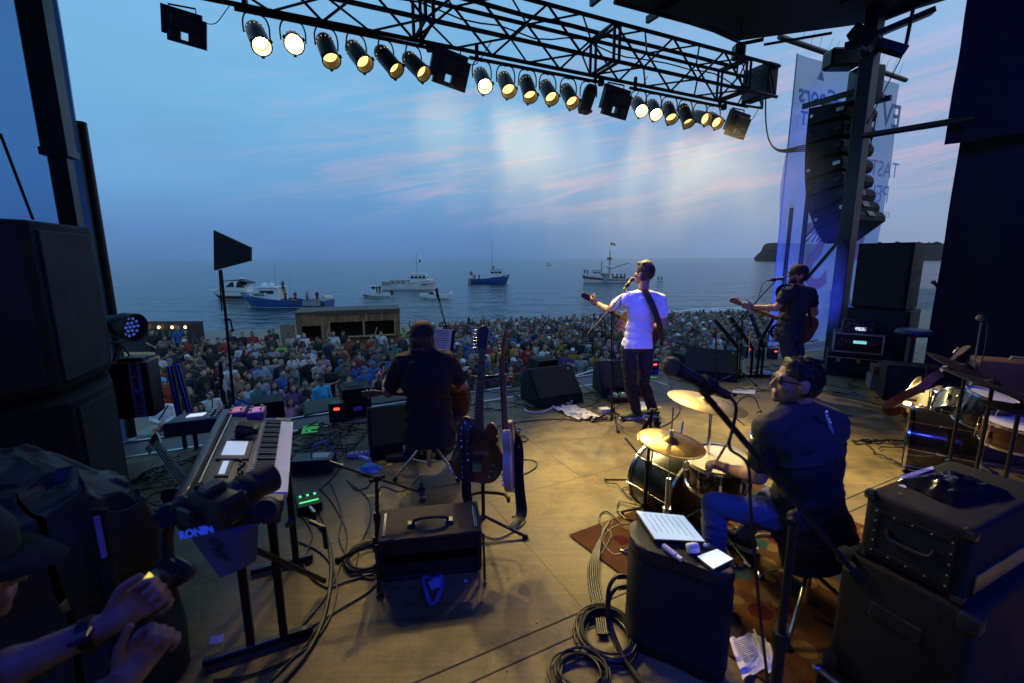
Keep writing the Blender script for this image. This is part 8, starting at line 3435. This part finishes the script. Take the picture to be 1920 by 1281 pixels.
for k in range(420):   # a few fill-ins on the left so the group reads as standing in rows

    Y=crnd.uniform(12.5,21);px=crnd.uniform(300,770);x=Dp(px,640,Y).x

    if ok(x,Y,.58)and crnd.random()< .7 and len(cand)< 1350:crowd_pos.append((x,Y));cand.append((Y,x,px))

cand.sort();NIND=300-len(SPEC.split('|'))-25

WTS=['black']*7+['dark grey']*4+['navy']*4+['grey']*3+['white']*2+['light grey']+['blue']*3+['pale blue']+['olive']*2+['green','maroon','red','rust','pink','purple','lavender','tan','cream','teal','brown','mustard']

def rnd_dress():

    fem=crnd.random()< .45;hair=crnd.choice(('long','long','bun','long','cap'))if fem else crnd.choice(('short','short','cap','cap','short','hat' if crnd.random()< .15 else 'short'))

    hc_=crnd.choice(('black','navy','grey','white','olive','tan'))if hair in ('cap','hat')else crnd.choice(('dark','dark','brown','brown','blond','grey' if not fem else 'auburn'))

    return fem,hair,hc_,crnd.choice(('tee','tee','hoodie','hoodie','tank' if fem else 'tee')),crnd.choice(WTS),crnd.choice(('down','down','folded','cup','front','phone','raised','phone','cup')),crnd.choice(LEGC),crnd.choice(SKT[:3]+SKT)

import numpy as np

MV,MF,MCv=[],[],[];voff=0

def low(me,ratio=.22):

    key=('low',me.name)

    if key not in PM:

        o=bpy.data.objects.new('t',me);COL.objects.link(o);m=o.modifiers.new('d','DECIMATE');m.ratio=ratio;dg=bpy.context.evaluated_depsgraph_get();r=o.evaluated_get(dg).to_mesh();r.calc_loop_triangles()

        v=np.empty(len(r.vertices)*3);r.vertices.foreach_get('co',v);t_=np.empty(len(r.loop_triangles)*3,dtype=np.int64);r.loop_triangles.foreach_get('vertices',t_);PM[key]=(v.reshape(-1,3),t_.reshape(-1,3));bpy.data.objects.remove(o)

    return PM[key]

for i,(Y,x,px)in enumerate(cand):

    fem,hair,hc_,ga,col,po,lg,sk=rnd_dress();rz=face(x,Y,crnd.gauss(0,.45));s=crnd.uniform(.90,1.07)*(.95 if fem else 1)

    if i < NIND:dress(px,650,Y,col,ga,hair,hc_,po,fem,lg,sk,rz,x,Y,gz(x,Y),scale=s)

    else:

        ca,sa=math.cos(rz),math.sin(rz);Rm=np.array(((ca,-sa,0),(sa,ca,0),(0,0,1)))*s

        for me,cl in ((PM[po,fem,'body'],sk),(PM[po,fem,ga],CO[col]),(PM['legs'],CO[lg]),(PM[hair],CO[hc_]if hair in ('cap','hat')else HRC[hc_])):

            v,t_=low(me);MV.append(v @ Rm.T+np.array((x,Y,gz(x,Y))));MF.append(t_+voff);MCv.append(np.tile((*[c*.78 for c in cl],1),(len(v),1)));voff += len(v)

if MV:

    v=np.concatenate(MV);f_=np.concatenate(MF);c_=np.concatenate(MCv);me=bpy.data.meshes.new('crowd');me.vertices.add(len(v));me.vertices.foreach_set('co',v.ravel());me.loops.add(len(f_)*3);me.loops.foreach_set('vertex_index',f_.ravel().astype(np.int32));me.polygons.add(len(f_));me.polygons.foreach_set('loop_start',np.arange(0,len(f_)*3,3,dtype=np.int32));me.polygons.foreach_set('use_smooth',np.ones(len(f_),dtype=bool));me.update(calc_edges=True)

    a_=me.color_attributes.new('cloth_colour','FLOAT_COLOR','POINT');a_.data.foreach_set('color',c_.ravel().astype(np.float32))

    m=bpy.data.materials.new('crowd_mass');m.use_nodes=True;t,b=nodes(m);at_=t.nodes.new('ShaderNodeAttribute');at_.attribute_name='cloth_colour';t.links.new(at_.outputs['Color'],b.inputs['Base Color']);b.inputs['Roughness'].default_value=.8;me.materials.append(m)

    o=obj(me,'crowd');o['kind']='stuff';o['label']='dense far part of the beach crowd'

print('CROWD',len(cand),'individuals',NIND)

# boy in a white long-sleeved top sitting on the barrier block at the left

J=stdJ('front');J.update(pel=V((0,0,.55)),che=V((0,.03,.84)),nck=V((0,.02,1.06)),shL=V((-.18,.02,1.0)),shR=V((.18,.02,1.0)),elL=V((-.24,.06,.74)),wrL=V((-.05,.25,.66)),elR=V((.24,.06,.74)),wrR=V((.05,.25,.68)),hiL=V((-.09,.02,.52)),hiR=V((.09,.02,.52)),knL=V((-.16,.42,.60)),knR=V((.16,.42,.60)),anL=V((-.12,.40,.12)),anR=V((.14,.42,.12)))

hc=V((0,.05,1.22));T,R,fw,up=torso(J,-.012);P=T+arm(J,'L',.85)+arm(J,'R',.85)+leg(J,'L',-.01)+leg(J,'R',-.01)+headprims(hc,hrot(-30))+[('c',J['nck'],.055,hc-V((0,.02,.06)),.05)]+lumphand(J['wrL'],J['elL'])+lumphand(J['wrR'],J['elR'])

p=Dp(302,748,10.9);o=obj(blob('person',P,.014,SKIN,sm=2),'person');tag(o,'boy in white long sleeves sitting at the left front with a bag strap','person','people in the beach crowd');o.location=(p.x,10.9,p.z-1.22);o.rotation_euler=(0,0,face(p.x,10.9,-.5))

T,R,fw,up=torso(J,.016);

for s in 'LR':T +=[('c',J['sh'+s],.07,J['el'+s],.056),('c',J['el'+s],.056,J['el'+s].lerp(J['wr'+s],.9),.042)]

obj(blob('top',T,.016,fabric('white_jersey',(.70,.71,.74)),sm=2,wrinkle=.006),'top',o);obj(blob('shorts',[('e',J['pel'],(.17,.13,.12)),('c',J['hiL'],.10,J['hiL'].lerp(J['knL'],.75),.085),('c',J['hiR'],.10,J['hiR'].lerp(J['knR'],.75),.085)],.016,fabric('beige_cotton',(.35,.32,.27)),sm=2),'shorts',o);headhair(hc,hrot(-30),o,HAIRD,top=.02)

strap([V((-.13,.08,1.06)),V((-.03,.17,.9)),V((.10,.18,.72)),V((.17,.12,.6))],.03,RUB,'bag_strap',o,[V((0,.8,.4)),V((0,1,.1)),V((.2,1,0)),V((.5,.9,0))])

bl=thing('concrete_block','low grey block under the boy in white sleeves','block',(p.x,10.9,gz(p.x,10.9)),10);hgt=p.z-1.22+.45-gz(p.x,10.9);mb=MB();mb.box((0,-.05,hgt/2),(1.0,.6,hgt),bev=.03);mb.build('block',mat('concrete',(.25,.24,.23),.9,bump=.3),bl)

# ================================================================== SMOKE DRIFTING UNDER THE TRUSS

sm_=bpy.data.materials.new('stage_smoke');sm_.use_nodes=True;t=sm_.node_tree;t.nodes.clear()

o_=t.nodes.new('ShaderNodeOutputMaterial');pv=t.nodes.new('ShaderNodeVolumePrincipled');pv.inputs['Anisotropy'].default_value=.45;pv.inputs['Color'].default_value=(.9,.9,.9,1)

co=t.nodes.new('ShaderNodeTexCoord');mpv=t.nodes.new('ShaderNodeMapping');mpv.inputs['Scale'].default_value=(1.5,1.2,.5);t.links.new(co.outputs['Object'],mpv.inputs[0]);n=t.nodes.new('ShaderNodeTexNoise');n.inputs['Scale'].default_value=.9;n.inputs['Detail'].default_value=5;n.inputs['Roughness'].default_value=.6;n.inputs['Distortion'].default_value=.8;t.links.new(mpv.outputs[0],n.inputs['Vector'])

r=t.nodes.new('ShaderNodeMapRange');r.inputs[1].default_value=.38;r.inputs[2].default_value=.72;r.inputs[3].default_value=0;r.inputs[4].default_value=.125;t.links.new(n.outputs[0],r.inputs[0]);

sg_=t.nodes.new('ShaderNodeTexGradient');sg_.gradient_type='SPHERICAL';mp_=t.nodes.new('ShaderNodeMapping');mp_.inputs['Scale'].default_value=(1/4.6,1/1.75,1/1.28);t.links.new(co.outputs['Object'],mp_.inputs[0]);t.links.new(mp_.outputs[0],sg_.inputs[0])

r2=t.nodes.new('ShaderNodeMapRange');r2.inputs[1].default_value=0;r2.inputs[2].default_value=.5;t.links.new(sg_.outputs[1],r2.inputs[0])

m_=t.nodes.new('ShaderNodeMath');m_.operation='MULTIPLY';t.links.new(r.outputs[0],m_.inputs[0]);t.links.new(r2.outputs[0],m_.inputs[1]);sz_=t.nodes.new('ShaderNodeSeparateXYZ');t.links.new(co.outputs['Object'],sz_.inputs[0]);r4=t.nodes.new('ShaderNodeMapRange');r4.inputs[1].default_value=.15;r4.inputs[2].default_value=.95;r4.inputs[3].default_value=1;r4.inputs[4].default_value=.35;t.links.new(sz_.outputs[2],r4.inputs[0]);m5=t.nodes.new('ShaderNodeMath');m5.operation='MULTIPLY';t.links.new(m_.outputs[0],m5.inputs[0]);t.links.new(r4.outputs[0],m5.inputs[1]);t.links.new(m5.outputs[0],pv.inputs['Density']);t.links.new(pv.outputs[0],o_.inputs['Volume'])

c_=TA+TD*4.6-TN*1.0;c_.z=2.75

mb=MB();mb.ell((0,0,0),(4.6,1.75,1.28),sub=3);so_=mb.build('smoke',sm_,kind='stuff');so_.location=c_;so_.rotation_euler=(0,0,math.atan2(TD.y,TD.x));so_['label']='thin stage smoke drifting under the lamps'

# ================================================================== STAGE LIGHT FROM THE LAMPS OF THE PLACE, PLUS ADDED BLUE FILLS

POOL=[V(p)for p in ((.7,2.0,0),(.9,2.0,0),(1.3,4.4,.8),(-.6,3.4,1.1),(1.4,3.2,.4),(1.8,3.8,.5),(1.2,4.9,1.3),(1.0,2.4,0),(1.45,4.9,1.4),(2.4,3.4,.2),(2.6,4.4,.3),(1.2,5.0,1.2),(3.4,5.0,.6),(2.0,2.6,.4),(3.6,5.6,1.2),(4.0,4.4,.2),(.4,2.2,0))]

for i,(p,ax)in enumerate(lens_pts):

    if i == 5:ax=V((.55,2.0,0))-p;ax.normalize();POOL[5]=V((.55,2.0,0))

    wa=.12 if i < 5 else .4;d=(ax*wa+(POOL[i % 17]-p).normalized()*(1-wa)).normalized()

    lamp('par_light','SPOT',p,420 if i == 5 else (260 if i == 4 else 95 if i < 5 else 620 if i in (6,8,11)else 300),WARM,p+d,spot_size=rad(46 if i == 5 else 42),spot_blend=.75,shadow_soft_size=.08)

for p,tg,en,sz in (((4.3,1.5,4.9),(6.6,5.2,4.4),330,60),((-.5,-1.5,5.0),(0,3,0),150,130),((4.5,-1.5,5.0),(4.5,3,0),190,130),((.3,-1.2,4.9),(1.45,4.9,1.33),1700,12.5),((4.2,.2,4.9),(3.9,5.8,1.2),260,26),((2.9,-1.0,4.9),(1.7,2.3,.8),300,52),((-1.2,-.8,4.9),(-.5,2.9,.3),110,42),((6.7,8.5,5.35),(6.9,10.3,3.4),160,110),((5.0,-1.5,4.9),(4.4,4.0,.6),420,46),((-.8,-1.2,4.9),(-3.3,4.0,.95),330,16),((3.6,-2.2,4.9),(1.9,1.4,.9),330,30)):  # the two wide fills and the high banner lamp are added, without fixtures

    lamp('blue_wash_and_fill','SPOT',p,en,BLUE,tg,spot_size=rad(sz),spot_blend=.8,shadow_soft_size=.12)

q_=Dp(1478,548,6.6);lamp('blue_led_beam','SPOT',(q_.x+.25,q_.y+.3,q_.z-.5),1500,BLUE,(5.9,9.9,1.7),spot_size=rad(75),spot_blend=.7,shadow_soft_size=.1)
